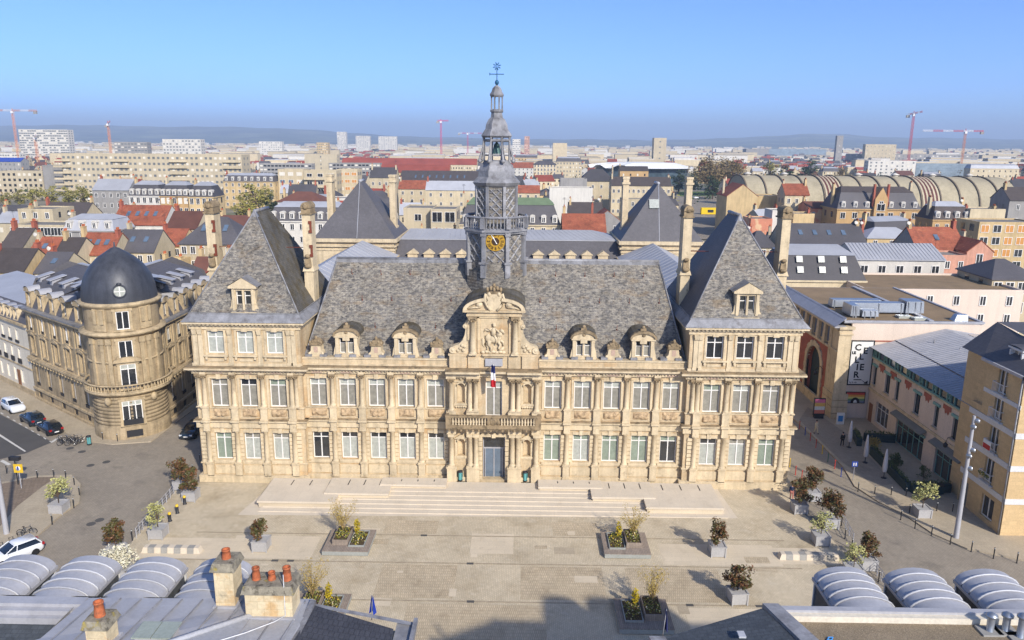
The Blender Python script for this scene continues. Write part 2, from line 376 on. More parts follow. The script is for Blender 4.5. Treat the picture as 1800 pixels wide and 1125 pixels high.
    for s in PAV:
        k += 1
        bay(sg*s, 0, k, 'pane_pale', 'pane_dark' if sg > 0 else 'pane_curtain', 'pane_curtain', 'pane_pale' if sg > 0 else 'pane_dark', 0, 1.5)
        window(TH, FR, sg*s, 14.35, 1.72, 2.43, 'pane_pale' if sg < 0 else 'pane_dark', None, .7, d=-.22)
        mb = MB(FR); mb.box(sg*s-1.25, sg*s+1.25, 0, .3, 14.05, 14.22)
        for a in (-1, 1): mb.box(sg*s+a*1.0-.11, sg*s+a*1.0+.11, 0, .24, 13.72, 14.05); mb.box(sg*s+a*.98-.1, sg*s+a*.98+.1, 0, .07, 14.22, 16.85)
        mb.box(sg*s-.88, sg*s+.88, 0, .065, 16.78, 16.95); mb.box(sg*s-.3, sg*s+.3, 0, .15, 16.7, 17.1); mb.box(sg*s-.7, sg*s+.7, 0, .05, 13.5, 13.75)
        mb.split('window_surround', LT, TH)
    for s in (20.75, 21.2, 24.24, 27.32, 30.4, 30.95):
        if s in (20.75, 30.95): pass
        else: pedestal_column(sg*s, 0)
        mb = MB(FR); mb.box(sg*s-.24, sg*s+.24, 0, .12, 13.3, 16.5); mb.box(sg*s-.3, sg*s+.3, 0, .18, 13.12, 13.4); mb.box(sg*s-.2, sg*s+.2, 0, .26, 16.4, 16.94, top=(sg*s-.26, sg*s+.26, 0, .34))
        mb.split('pilaster', LT, TH)
    for s in (20.72, 30.97):                        # first-floor end pilasters and rusticated corners below
        column(TH, FR, sg*s, 8.54, 12.16, .22, .1)
        for i in range(8): put('quoin', qme, TH, FR(sg*s-.28, .03, GZ0-.36+i*.45), sc=(1.3, 1.3, 1.02))
    # ---- pavilion roof, dormer, chimneys
    c = sg*25.72; T = (c, 5.2, 28.6); B = (c, 9.7, 28.6); a, b, e, f = x0-.02, x1+.02, .05, 14.85
    mb = MB(); z = 18.6
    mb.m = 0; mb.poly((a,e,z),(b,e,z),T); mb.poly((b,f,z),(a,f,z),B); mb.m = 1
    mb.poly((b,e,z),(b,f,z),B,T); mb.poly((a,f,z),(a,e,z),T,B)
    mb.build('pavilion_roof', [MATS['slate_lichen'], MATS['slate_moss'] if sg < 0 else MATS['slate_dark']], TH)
    mb = MB(); mb.tube([T, B], .2, 6); mb.lathe([(.5,28.0),(.12,28.75),(0,28.85)], 4, (c, 5.25), off=pi/4)
    for q in ((a,e), (b,e)): mb.tube([(q[0], q[1], z), T], .09, 5)
    mb.build('ridge_lead', MATS['lead'], TH)
    dm = MB(FR); X = c
    dm.wall(X-1.2, X+1.2, 18.5, 21.35, [(X-.78, X+.78, 18.95, 20.95)], -.25)
    for q in (-1, 1): dm.plate([(X+q*1.2,18.5),(X+q*1.65,18.5),(X+q*1.6,18.95),(X+q*1.35,19.3),(X+q*1.2,20.2)], -.28, -.6); dm.poly((X+q*1.2,-.25,18.5),(X+q*1.2,-4,18.5),(X+q*1.2,-4,21.3),(X+q*1.2,-.25,21.3)); dm.box(X+q*1.0-.12, X+q*1.0+.12, -.25, -.14, 18.9, 21.1)
    dm.box(X-1.45, X+1.45, -.7, 0, 21.2, 21.42); dm.plate([(X-1.45,21.42),(X+1.45,21.42),(X,22.3)], -.4, 0); dm.box(X-1.3, X+1.3, -.25, 0, 18.5, 18.72); dm.box(X-.1, X+.1, -.35, -.18, 18.95, 20.95)
    dm = dm.build('dormer', LT, TH)
    rf = MB(FR); rf.poly((X-1.6,.05,21.4),(X,.05,22.36),(X,-4.2,22.36),(X-1.6,-4.2,21.4)); rf.poly((X+1.6,.05,21.4),(X,.05,22.36),(X,-4.2,22.36),(X+1.6,-4.2,21.4)); rf.build('dormer_roof', MATS['lead'], dm)
    for q in (-1, 1):
        fme, panes = window_meshes(.7, 2.0, .72, 1, .08, MATS['white_frame']); put('window_frame', fme, dm, FR(X+q*.42, -.5, 18.95))
        for r, pm in panes: put('pane', pm, dm, FR(X+q*.42, -.5, 18.95), mat=MATS['pane_dark'])
    for cx in (sg*20.55, sg*31.05):
        ch = MB(); hx, hy = .5, .95; Y = 7.2; zb = 17.9 if cx*sg < 25 else 16.5
        ch.box(cx-hx, cx+hx, Y-hy, Y+hy, zb, 22.4); ch.box(cx-hx-.14, cx+hx+.14, Y-hy-.14, Y+hy+.14, 22.0, 22.5, top=(cx-hx, cx+hx, Y-hy, Y+hy)); ch.box(cx-hx*.94, cx+hx*.94, Y-hy*.94, Y+hy*.94, 22.5, 28.2)
        ch = ch.build('chimney', MATS['limestone_trim'], TH)
        cp = MB(); cp.box(cx-hx-.12, cx+hx+.12, Y-hy-.12, Y+hy+.12, 28.2, 28.36); cp.box(cx-hx, cx+hx, Y-hy, Y+hy, 28.36, 28.9)
        cp.extr([(cx+hx*1.1*cos(t), Y-hy-.1, 28.9+.62*sin(t)) for t in [pi*i/8 for i in range(9)]], (0, 2*hy+.2, 0)); cp.ball((cx, Y-hy-.1, 29.05), .3, .1, .3)
        cp.build('chimney_cap', WS, ch)
        sc = MB(); sc.box(cx-.36, cx+.36, Y-hy-.24, Y-hy, 22.5, 23.6, top=(cx-.26, cx+.26, Y-hy-.1, Y-hy)); sc.ball((cx, Y-hy-.22, 23.7), .3, .2, .22); sc.ball((cx, Y-hy-.2, 22.6), .4, .22, .24); sc.build('console', WS, ch)
        if sg < 0:
            an = MB()
            for z0 in (23.6, 26.2):
                an.box(cx+hx*.7, cx+hx+.05, Y-hy-.05, Y-hy+.08, z0, z0+1.3, top=(cx+hx*.7, cx+hx+.05, Y-hy-.05, Y-hy+.08)); an.box(cx+hx*.45, cx+hx+.06, Y-hy-.07, Y-hy+.1, z0, z0+.3); an.box(cx+hx*.45, cx+hx+.06, Y-hy-.07, Y-hy+.1, z0+1.0, z0+1.3)
            an.split('iron_tie', MATS['rust'], ch)
        if True:                                    # stay rod back to the roof
            st = MB(); st.tube([(cx, Y, 24.5), (cx+(-sg if abs(cx)>25 else sg)*2.6, Y, 24.5)], .035, 4); st.build('stay_rod', MATS['rust'], ch)
# ---- main roof
mb = MB(); zE, zR = 13.62, 22.95
for yy, yr in ((1.35, 9.4), (17.6, 9.6)): mb.poly((-20.1,yy,zE),(20.1,yy,zE),(18.1,yr,zR),(-18.1,yr,zR))
for q in (-1, 1): mb.poly((q*20.1,1.35,zE),(q*20.1,17.6,zE),(q*18.1,9.6,zR),(q*18.1,9.4,zR))
mb.build('roof', MATS['slate_lichen'], TH)
mb = MB(); mb.tube([(-18.2,9.5,zR+.02),(18.2,9.5,zR+.02)], .22, 6); mb.box(-18.2, 18.2, 9.1, 9.3, zR-.45, zR+.0)
for q in (-1, 1): mb.tube([(q*20.1,1.35,zE+.03),(q*18.1,9.4,zR+.03)], .1, 5)
x = -19.5
while x < 19.6:                                     # lead outlets along the parapet
    if abs(x) > 5: mb.box(x-.35, x+.35, .78, 1.5, 13.86, 14.12)
    x += 1.55
mb.build('ridge_lead', MATS['lead'], TH)
hk = MB(); hk.tube([(0,-.05,0),(0,-.22,.3),(0,-.1,.5)], .035, 4); hk.box(-.05,.05,-.06,.02,-.35,.1); hk = hk.mesh('roof_hook', MATS['rust'])
for i in range(11):
    for rrow in range(3):
        x = -16.2+i*3.25+(rrow % 2)*1.5; t = .3+.27*rrow
        if abs(x) > 3.6 and abs(x) < 18: put('roof_hook', hk, TH, (x, 1.35+8.05*t, zE+9.33*t))
def arch(x0, x1, z0, rise, n=8): return [(x0+(x1-x0)*(.5-.5*cos(pi*i/n)), z0+rise*sin(pi*i/n)) for i in range(n+1)]
for sg in (-1, 1):
    for s in (9.33, 15.52):
        X = sg*s; dm = MB(FR); D = -1.15
        dm.wall(X-1.05, X+1.05, 13.8, 16.3, [(X-.76, X+.76, 14.2, 15.82)], D); dm.box(X-.09, X+.09, D-.2, D+.03, 14.2, 15.82)
        for q in (-1, 1): dm.box(X+q*.98-.17, X+q*.98+.17, D, D+.14, 14.0, 15.9); dm.poly((X+q*1.05,D,13.8),(X+q*1.05,D-3,13.8),(X+q*1.05,D-3,16.2),(X+q*1.05,D,16.2)); dm.plate([(X+q*1.15,13.9),(X+q*1.42,13.9),(X+q*1.3,14.6),(X+q*1.15,15.2)], D-.1, D+.05)
        dm.box(X-1.3, X+1.3, D-.3, D+.2, 13.86, 14.02); dm.box(X-1.28, X+1.28, D-.2, D+.22, 15.92, 16.08); dm.box(X-.35, X+.35, D, D+.26, 15.6, 16.06)
        dm.plate(arch(X-1.25, X+1.25, 16.08, .62), D-.2, D+.12); dm = dm.build('dormer', LT, TH)
        pe = MB(FR); o, i_ = arch(X-1.42, X+1.42, 16.08, .86), arch(X-1.2, X+1.2, 16.1, .58)
        for j in range(8): pe.extr([(o[j][0],D-.2,o[j][1]),(o[j+1][0],D-.2,o[j+1][1]),(i_[j+1][0],D-.2,i_[j+1][1]),(i_[j][0],D-.2,i_[j][1])], (0,.5,0))
        pe.box(X-.3, X+.3, D-.5, D-.15, 16.9, 17.15); pe.ball((X, D-.3, 17.25), .2); pe.ball((X, D+.1, 16.45), .22, .12, .16)
        pe.build('pediment', WS, dm)
        rf = MB(FR)
        for j in range(8): rf.poly((o[j][0],D-.2,o[j][1]+.02),(o[j+1][0],D-.2,o[j+1][1]+.02),(o[j+1][0],D-3.6,o[j+1][1]+.02),(o[j][0],D-3.6,o[j][1]+.02))
        rf.build('dormer_roof', MATS['slate_moss'], dm)
        for q in (-1, 1):
            fme, panes = window_meshes(.66, 1.62, .66, 1, .06, MATS['white_frame']); put('window_frame', fme, dm, FR(X+q*.42, D-.22, 14.2))
            for r, pm in panes: put('pane', pm, dm, FR(X+q*.42, D-.22, 14.2), mat=MATS['pane_dark'] if r else MATS['pane_curtain'])
    for s in (6.05, 12.42, 18.75):
        X = sg*s; D = -1.0; lb = MB(FR)
        lb.plate([(X-.8,13.86),(X+.8,13.86),(X+.78,14.2),(X+.55,14.45),(X+.48,15.05),(X-.48,15.05),(X-.55,14.45),(X-.78,14.2)], D-1.2, D)
        for q in (-1, 1): lb.ball((X+q*.68, D, 14.12), .16, .1, .2)
        lb.box(X-.85, X+.85, D-.6, D+.08, 13.86, 13.98); lb = lb.build('parapet_block', LT, TH)
        cp = MB(FR); cp.box(X-.62, X+.62, D-1.2, D+.14, 15.05, 15.2); cp.plate(arch(X-.58, X+.58, 15.2, .5), D-.9, D+.1); cp.ball((X, D-.2, 15.8), .17, .17, .26)
        for q in (-1, 1): cp.ball((X+q*.56, D+.02, 15.35), .15, .13, .2); cp.ball((X+q*.3, D+.06, 15.5), .14, .12, .16)
        cp.build('shell_cap', WS, lb); pn = MB(FR); pn.box(X-.2, X+.2, D, D+.03, 14.3, 14.9); pn.build('stone_tablet', MATS['pink_panel'], lb)
# ---- central bay
d = 0.; NI = [(s, z0, h) for s in (-3.45, 3.5) for z0, h in ((3.35, 1.45), (9.25, 1.75))]
ops = [(-1.2, 1.2, .6, 5.5), (-.86, .86, 7.7, 11.66)]+[(s-.43, s+.43, z0, z0+h+.43) for s, z0, h in NI]
mb = MB(FR); mb.wall(-4.75, 4.75, 0, 12.6, ops, 0, .9)
for q in (-4.75, 4.75): mb.poly((q,0,0),(q,-1,0),(q,-1,12.6),(q,0,12.6))
for s, z0, h in NI:
    ap = arch(s-.43, s+.43, z0+h, .42, 10)
    for u, v in zip(ap, ap[1:]): mb.plate([u, v, (v[0],z0+h+.43), (u[0],z0+h+.43)], -.45, -.01)
mb.build('wall', LS, TH)
mb = MB(FR)
for z0, z1, p in ((12.2,12.54,.26),(12.54,12.7,.5),(12.7,12.9,.85),(12.9,13.02,.78)):
    mb.m = int(z0 == 12.9)
    for a, b in ((-4.95,-1.4),(1.4,4.95)): mb.box(a, b, -.3, p+.25, z0, z1)
    mb.box(-1.4, 1.4, -.3, p, z0, z1)
mb.build('cornice', [LT, WS], TH)
mb = MB(FR); mb.box(-4.9, -1.45, 0, .3, .5, .95); mb.box(1.45, 4.9, 0, .3, .5, .95); mb.box(-4.8, 4.8, 0, .22, 6.2, 6.75)
for a, b in ((-4.95,-3.95),(-2.85,-1.5),(1.5,2.95),(4.0,4.95)): mb.box(a, b, 0, .62, .5, 2.1); mb.box(a-.06, b+.06, 0, .7, 2.1, 2.25); mb.box(a, b, 0, .5, 5.9, 6.75); mb.box(a, b, 0, .5, 7.1, 8.45); mb.box(a, b, 0, .5, 12.0, 12.54)
mb.split('pedestal', LT, TH)
for s in (-4.45, -2.5, -1.88, 1.98, 2.6, 4.5): column(TH, FR, s, 2.25, 5.95, .27, .3, ionic=False); column(TH, FR, s, 8.45, 12.05, .25, .26)
for s in (-3.45, 3.5):
    for z0, h in ((3.35, 1.45), (9.25, 1.75)):
        nb = MB(FR); nb.box(s-.75, s+.75, 0, .12, z0-.35, z0-.15); nb.box(s-.72, s+.72, 0, .2, z0-.2, z0)
        for q in (-1, 1): nb.box(s+q*.55-.12, s+q*.55+.12, 0, .1, z0, z0+h+.3)
        o, i_ = arch(s-.43, s+.43, z0+h, .42), None
        for u, v in zip(o, o[1:]): nb.plate([u, v, (v[0]*1.0+(v[0]-s)*.28, v[1]+.14), (u[0]+(u[0]-s)*.28, u[1]+.14)], 0, .1)
        if z0 < 5: nb.plate([(s-.78,z0+h+.5),(s+.78,z0+h+.5),(s+.1,z0+h+.95),(s-.1,z0+h+.95)], 0, .24)
        else: nb.box(s-.78, s+.78, 0, .1, z0+h+.55, z0+h+.7); [nb.ball((s-.7+.35*j, .1, z0+h+.95+.1*(j % 2)), .2, .14, .16) for j in range(5)]; [nb.ball((s-.5+.25*j, .1, z0-.4), .14, .12, .14) for j in range(5)]
        nb = nb.build('niche', LT, TH)
        rc = MB(FR); rc.lathe([(.46,z0-.02),(.46,z0+h+.45)], 10, (s,-.02), pi, 2*pi); rc.build('niche_back', MATS['limestone'], nb)
window(TH, FR, 0, 7.75, 1.72, 3.9, 'pane_curtain', 'pane_pale', .8, d=-.35)
dr = MB(FR); D = -.75
for x in (-1.17, 1.09): dr.box(x, x+.08, D-.1, D, .6, 5.5)
dr.box(-1.09, 1.09, D-.1, D, 3.86, 4.02); dr.box(-1.09, 1.09, D-.1, D, 5.42, 5.5); dr.box(-.05, .05, D-.1, D+.03, .6, 3.86); dr.box(-1.0, -.92, D-.1, D+.02, .6, 3.86); dr.box(.92, 1.0, D-.1, D+.02, .6, 3.86)
dr = dr.build('entrance_door', MATS['zinc'], TH)
for a, b, z0, z1 in ((-1.08,1.08,4.02,5.42),(-.92,-.05,.62,3.84),(.05,.92,.62,3.84)):
    p = MB(FR); p.box(a, b, D-.07, D-.04, z0, z1); p.build('pane', MATS['pane_blue' if z1 < 5 else 'pane_dark'], dr)
dj = MB(FR)
for q in (-1, 1):
    for i in range(9): dj.box(q*1.42-.2, q*1.42+.2, 0, .13, .62+i*.55, 1.1+i*.55)
dj.box(-1.7, 1.7, 0, .16, 5.52, 5.85); dj.box(-.2, .2, 0, .3, 5.45, 5.95); dj.split('door_surround', LT, TH)
# balcony
bl = MB(FR); bl.box(-4.95, 4.95, 0, 1.35, 6.86, 7.06); bl.box(-4.85, 4.85, 0, 1.2, 6.72, 6.86); bl.box(-4.95, 4.95, 1.05, 1.35, 7.06, 7.26); bl.box(-5.0, 5.0, 1.0, 1.4, 8.12, 8.3)
for q in (-1, 1): bl.box(q*4.65-.3, q*4.65+.3, 1.03, 1.38, 7.26, 8.12); bl.box(q*4.8-.15, q*4.8+.15, 0, 1.03, 7.06, 8.3)
bl.box(-.62, .62, 1.05, 1.35, 7.26, 8.12)
x = -4.6
while x < 4.7: bl.box(x-.1, x+.1, .5, 1.2, 6.5, 6.72); x += .62
bl = bl.build('balcony', WS, TH)
bs = MB(); bs.lathe([(.1,0),(.1,.08),(.06,.14),(.125,.34),(.06,.62),(.06,.7),(.1,.78),(.1,.86)], 8); bs = bs.mesh('baluster', LT)
for q in (-1, 1):
    for i in range(12): put('baluster', bs, bl, FR(q*(.86+.305*i), 1.2, 7.26))
sh = MB(FR); sh.ball((0, 1.38, 7.68), .42, .1, .4, 10, 6); sh.ball((-.5, 1.36, 7.6), .22, .08, .3); sh.ball((.5, 1.36, 7.6), .22, .08, .3); sh.ball((0, 1.4, 8.12), .26, .1, .1); sh.build('crest', WS, bl)
# frontispiece with horseman relief
fp = MB(FR); D = -.2
fp.box(-4.62, 4.62, -1.5, D, 13.0, 14.5); fp.box(-4.75, -1.2, -1.5, D+.14, 14.35, 14.55); fp.box(1.2, 4.75, -1.5, D+.14, 14.35, 14.55)
for a, b in ((-4.62,-2.9),(-2.7,-1.5),(1.5,2.7),(2.9,4.62)): fp.box(a, b, D, D+.2, 13.05, 14.36)
fp.box(-2.75, 2.75, -1.5, D-.12, 14.5, 18.6)
fp.box(-2.85, 2.85, -1.5, D+.12, 18.55, 18.75); fp.box(-2.78, 2.78, -1.5, D+.06, 18.75, 19.0); fp.box(-3.2, 3.2, -1.6, D+.32, 19.0, 19.2)
fp.plate(arch(-2.75, 2.75, 19.2, 1.0, 12), -1.4, D-.02)
for q in (-1, 1):
    fp.box(q*1.62-.1, q*1.62+.1, D-.12, D+.02, 14.6, 18.5); fp.box(q*2.62-.13, q*2.62+.13, D-.12, D+.05, 16.0, 18.55)
fp.box(-1.72, 1.72, D-.12, D+.02, 18.35, 18.54); fp.box(-1.2, 1.2, D, D+.35, 14.4, 14.62); fp.box(-1.05, 1.05, D-.1, D+.2, 14.2, 14.4)
FP = fp.build('frontispiece', LS, TH)
for q in (-1, 1):
    cme = column(TH, FR, q*2.18, 14.5, 18.56, .3, -.08)
    sc = MB(FR); pts = [(2.75,14.5),(4.6,14.5),(4.62,14.9),(4.5,15.2),(4.15,15.35),(3.7,15.5),(3.3,15.9),(3.05,16.5),(2.95,17.1),(3.02,17.3),(3.05,17.6),(2.98,17.9),(2.75,18.0)]
    sc.plate([(q*a, b) for a, b in pts], -1.2, D-.1)
    for a, b, r in ((4.3,14.95,.34),(2.98,17.5,.24)): sc.extr([(q*a+r*cos(2*pi*j/12), D-.12, b+r*sin(2*pi*j/12)) for j in range(12)], (0,.24,0)); sc.ball((q*a, D+.1, b), r*.5, .08, r*.5)
    for a, b in ((3.2,14.9),(3.5,15.1),(3.75,14.85),(3.05,15.3),(3.3,15.4)): sc.ball((q*a, D-.05, b), .2, .12, .17)
    sc.build('scroll', LT, FP)
    pm = MB(FR); o, i_ = arch(-3.2, 3.2, 19.2, 1.35, 14), arch(-2.8, 2.8, 19.22, 1.0, 14)
    rng = range(0, 6) if q < 0 else range(8, 14)
    for j in rng: pm.extr([(o[j][0],-1.4,o[j][1]),(o[j+1][0],-1.4,o[j+1][1]),(i_[j+1][0],-1.4,i_[j+1][1]),(i_[j][0],-1.4,i_[j][1])], (0,1.5,0))
    pm.ball((q*1.5, D+.1, 19.75), .36, .16, .36); pm.ball((q*1.5, D+.2, 19.75), .18, .12, .18); pm.tube([(q*1.6,D+.08,19.5),(q*2.2,D+.08,19.45),(q*2.6,D+.06,19.3)], .13, 6, .06)
    pm.build('pediment', LT, FP)
rl = MB(FR); rl.box(-1.4, 1.4, D-.12, D-.1, 14.65, 18.35)
rl.build('relief_ground', LS, FP)
hr = MB(lambda x, y, z: FR(x*.98-.05, D-.05+y*.5, 14.62+z*1.0))
hr.ball((0,0,1.55), .78, .5, .46, 12, 8); hr.ball((-.5,.05,1.6), .42, .45, .45); hr.ball((.5,.05,1.65), .38, .42, .46)
hr.tube([(.45,.1,1.75),(.7,.15,2.2),(.78,.2,2.5)], [.36,.26,.2], 8); hr.tube([(.7,.2,2.52),(.95,.22,2.38),(1.15,.2,2.12)], [.2,.17,.09], 8); hr.tube([(.55,.1,2.5),(.45,.1,2.2),(.3,.1,1.95)], [.1,.13,.08], 6)
for p, r in (([(-.62,.1,1.5),(-.85,.1,1.0),(-.62,.1,.65),(-.7,.1,.2)], (.26,.15,.1,.1)), ([(-.4,.3,1.4),(-.5,.3,.9),(-.25,.3,.6),(-.3,.3,.15)], (.26,.16,.1,.1)), ([(.55,.1,1.45),(1.0,.2,1.25),(1.05,.2,.85)], (.2,.12,.09)), ([(.45,.3,1.35),(.7,.35,.95),(.55,.35,.6),(.6,.3,.4)], (.2,.13,.1,.09)), ([(-.85,.0,1.85),(-1.12,0,1.5),(-1.1,0,.9),(-.95,0,.6)], (.1,.14,.12,.04))): hr.tube(p, list(r), 7)
hr.tube([(-.05,.3,1.9),(0,.3,2.3),(.05,.3,2.75)], [.24,.24,.2], 8); hr.ball((.08,.35,3.0), .17, .17, .21); hr.ball((.05,.33,3.18), .2, .18, .1)
hr.tube([(.15,.4,2.7),(.42,.45,2.45),(.62,.4,2.2)], .09, 6); hr.tube([(-.1,.2,2.7),(-.5,.15,2.45),(-.85,.1,2.55),(-1.0,.1,2.3)], [.1,.16,.14,.04], 6); hr.tube([(-.7,.4,2.75),(-.1,.45,2.35)], .05, 5)
hr.tube([(.1,.45,1.95),(.35,.5,1.5),(.25,.5,1.05)], [.16,.12,.09], 6)
for i in range(7): hr.ball((-1.1+.36*i, .15, .12+.06*(i % 2)), .26, .3, .16)
hr.tube([(.5,.2,.3),(.9,.25,.45),(1.1,.2,.7)], [.14,.16,.1], 6)
hr.build('horseman_relief', MATS['limestone_trim'], FP)
cr = MB(FR); cr.plate([(-.8,20.9),(.8,20.9),(.72,20.0),(.4,19.4),(0,19.05),(-.4,19.4),(-.72,20.0)], D-.1, D+.3)
for q in (-1, 1): cr.tube([(q*.85,D+.2,20.95),(q*1.0,D+.15,20.3),(q*.75,D+.2,19.7),(q*.3,D+.3,19.2)], .15, 6); cr.ball((q*.5, D+.25, 20.9), .2, .16, .24)
cr.build('coat_of_arms', LT, FP)
cr = MB(FR); cr.box(-.75, .75, D-.4, D+.3, 20.9, 21.15)
for i in range(5): cr.ball((-.68+.34*i, D, 21.35+.12*(i % 2)), .16, .2, .26)
cr.tube([(-.6,D,21.3),(0,D,21.75),(.6,D,21.3)], .08, 5); cr.ball((0, D, 21.8), .17, .17, .22); cr.build('crown', WS, FP)
mb = MB(FR); mb.box(-.9, .9, D+.2, D+.24, 13.3, 14.1); mb.split('stone_tablet', MATS['zinc'], FP)
mb = MB(FR)                                          # slates over the pediment
for j in range(14): mb.poly((o[j][0],-1.4,o[j][1]+.05),(o[j+1][0],-1.4,o[j+1][1]+.05),(o[j+1][0],-6,o[j+1][1]+.05),(o[j][0],-6,o[j][1]+.05)); mb.poly((o[j][0],D+.12,o[j][1]+.03),(o[j+1][0],D+.12,o[j+1][1]+.03),(o[j+1][0],-1.4,o[j+1][1]+.05),(o[j][0],-1.4,o[j][1]+.05))
mb.build('pediment_roof', MATS['slate_moss'], TH)
# ---- clock tower
OX, OY = -.08, 8.6
def octo(r, off=0): return [(OX+r*cos(pi/8+pi/4*i+off), OY+r*sin(pi/8+pi/4*i+off)) for i in range(8)]
TW = MB(); R1 = 3.0/cos(pi/8)
TW.prism(octo(R1*1.06), 17, 22.3); TW.prism(octo(R1*.97), 22.3, 26.3); TW.prism(octo(2.12/cos(pi/8)), 26.3, 31.3)
TW = TW.build('clock_tower', MATS['slate_lichen'], TH)
def obar(mb, a, b, wd, t):                           # flat bar lying on a tower face
    a, b = Vector(a), Vector(b); m = (a+b)/2; nrm = Vector((m.x-OX, m.y-OY, 0)).normalized()
    mb.bar(a+nrm*t*.3, b+nrm*t*.3, wd, wd)
for f in range(8):                                   # lead lattice on each face
    a0, a1 = pi/8+pi/4*f, pi/8+pi/4*(f+1)
    for r, z0, z1, nx, nz in ((R1*.97, 23.3, 26.2, 1.5, 2.5), (2.12/cos(pi/8), 28.0, 31.0, 1.5, 3.5)):
        A = Vector((OX+r*cos(a0), OY+r*sin(a0), 0)); Bv = Vector((OX+r*cos(a1), OY+r*sin(a1), 0)); lt = MB()
        P = lambda u, v: tuple(A.lerp(Bv, .14+.72*u)+Vector((0,0,z0+(z1-z0)*v)))
        for i in range(-4, 3):
            for sgn in (1, -1):
                pts = []
                for q in range(0, 41):
                    v = q/40; u = (i+v*nz)/nx
                    if sgn < 0: u = 1-u
                    if 0 <= u <= 1: pts.append((u, v))
                if len(pts) > 1: obar(lt, P(*pts[0]), P(*pts[-1]), .14, .1)
        lt.build('lead_lattice', MATS['lead'], TW)
for f in range(8):
    a = pi/8+pi/4*f
    def bx(mb, r, hw, z0, z1): mb.prism([(OX+r*cos(a)+hw*1.4*cos(a+pi/4+pi/2*j), OY+r*sin(a)+hw*1.4*sin(a+pi/4+pi/2*j)) for j in range(4)], z0, z1)
    mb = MB(); bx(mb, R1, .3, 21.6, 23.1); bx(mb, R1, .44, 23.1, 23.3); bx(mb, R1, .2, 23.3, 26.4); bx(mb, R1, .3, 26.1, 26.5); bx(mb, 2.12/cos(pi/8), .16, 27.9, 31.3); bx(mb, R1*1.07, .25, 26.9, 28.0)
    mb.split('corner_pilaster', MATS['lead'], TW)
g = MB(); R2 = 3.25/cos(pi/8)
g.prism(octo(R2), 26.3, 26.55); g.prism(octo(R2*1.06), 26.55, 26.75); g.prism(octo(R2*.99), 26.75, 26.9)
for f in range(8):
    p, q = Vector((*octo(R2)[f], 0)), Vector((*octo(R2)[(f+1) % 8], 0))
    g.bar(tuple(p+Vector((0,0,28.05))), tuple(q+Vector((0,0,28.05))), .26, .16)
    for i in range(1, 7):
        u = p.lerp(q, i/7); g.lathe([(.08,26.9),(.05,27.05),(.1,27.3),(.05,27.7),(.08,27.95)], 6, (u.x, u.y))
g.build('gallery', MATS['lead'], TW)
def dome(mb, prof): mb.lathe(prof, 8, (OX, OY), off=pi/8, smooth=False)
mb = MB(); dome(mb, [(2.3,31.2),(2.55,31.4),(2.75,31.7),(2.6,31.85),(2.4,32.1),(2.15,32.3),(2.1,32.9),(1.85,33.5),(1.5,33.9),(1.5,34.0)])
mb.build('lower_dome', MATS['lead'], TW)
ln = MB()
for f in range(8):
    a = pi/8+pi/4*f; r = 1.5; x, y = OX+r*cos(a), OY+r*sin(a)
    ln.lathe([(.17,33.9),(.12,34.1),(.1,36.3),(.17,36.5)], 6, (x, y))
    x, y = OX+1.95*cos(a), OY+1.95*sin(a); ln.tube([(OX+1.5*cos(a), OY+1.5*sin(a), 36.2),(OX+1.62*cos(a), OY+1.62*sin(a), 35.2),(x, y, 34.2),(x, y, 33.9)], [.08,.1,.14,.18], 6); ln.ball((x, y, 33.95), .24, .24, .24, 6, 5)
    b = a+pi/4; r2 = 1.42
    ln.bar((OX+r2*cos(a), OY+r2*sin(a), 34.55), (OX+r2*cos(b), OY+r2*sin(b), 34.55), .1); ln.bar((OX+r2*cos(a), OY+r2*sin(a), 36.1), (OX+r2*cos(b), OY+r2*sin(b), 36.1), .2)
dome(ln, [(1.5,36.4),(1.75,36.55),(1.75,36.65)]); ln.build('belfry', MATS['lead'], TW)
mb = MB(); mb.lathe([(.55,34.7),(.5,34.85),(.38,35.3),(.3,35.7),(.12,35.85),(.1,36.3)], 12, (OX, OY)); mb.build('bell', MATS['bronze_green'], TW)
mb = MB(); dome(mb, [(1.78,36.6),(1.6,36.9),(1.3,37.3),(1.22,37.8),(.95,38.3),(.7,38.5),(.62,39.0),(.75,39.1),(.75,39.25),(.6,39.35)]); mb.build('upper_dome', MATS['lead'], TW)
ln = MB()
for f in range(8): a = pi/8+pi/4*f; ln.lathe([(.09,39.3),(.07,39.5),(.07,40.5),(.1,40.7)], 5, (OX+.62*cos(a), OY+.62*sin(a)))
dome(ln, [(.72,40.65),(.8,40.8),(.8,40.9),(.62,41.15),(.5,41.5),(.25,41.75),(.06,41.85),(0,41.9)]); ln.build('lantern', MATS['lead'], TW)
mb = MB(); mb.ball((OX, OY, 42.1), .22, .22, .28); mb.tube([(OX,OY,41.8),(OX,OY,44.0)], .045, 5); mb.bar((OX-.75,OY,42.95),(OX+.75,OY,42.95), .06)
for i in range(8):
    a = pi/4*i+.3; mb.bar((OX+.15*cos(a), OY, 43.75+.15*sin(a)), (OX+.42*cos(a), OY, 43.75+.42*sin(a)), .07)
mb.bar((OX-.75,OY,42.82),(OX-.75,OY,43.08), .06); mb.build('weather_vane', MATS['blue_metal'], TW)
yd = OY-3.0*.97-.06
dl = MB(lambda x, y, z: (OX+x, yd-y, 25.55+z))
dl.extr([(1.03*cos(2*pi*i/32), 0, 1.03*sin(2*pi*i/32)) for i in range(32)], (0,.12,0)); dl = dl.build('clock_dial', MATS['gold'], TW)
nm = MB(lambda x, y, z: (OX+x, yd-y, 25.55+z))
nm.extr([(.42*cos(2*pi*i/24), .12, .42*sin(2*pi*i/24)) for i in range(24)], (0,.012,0))
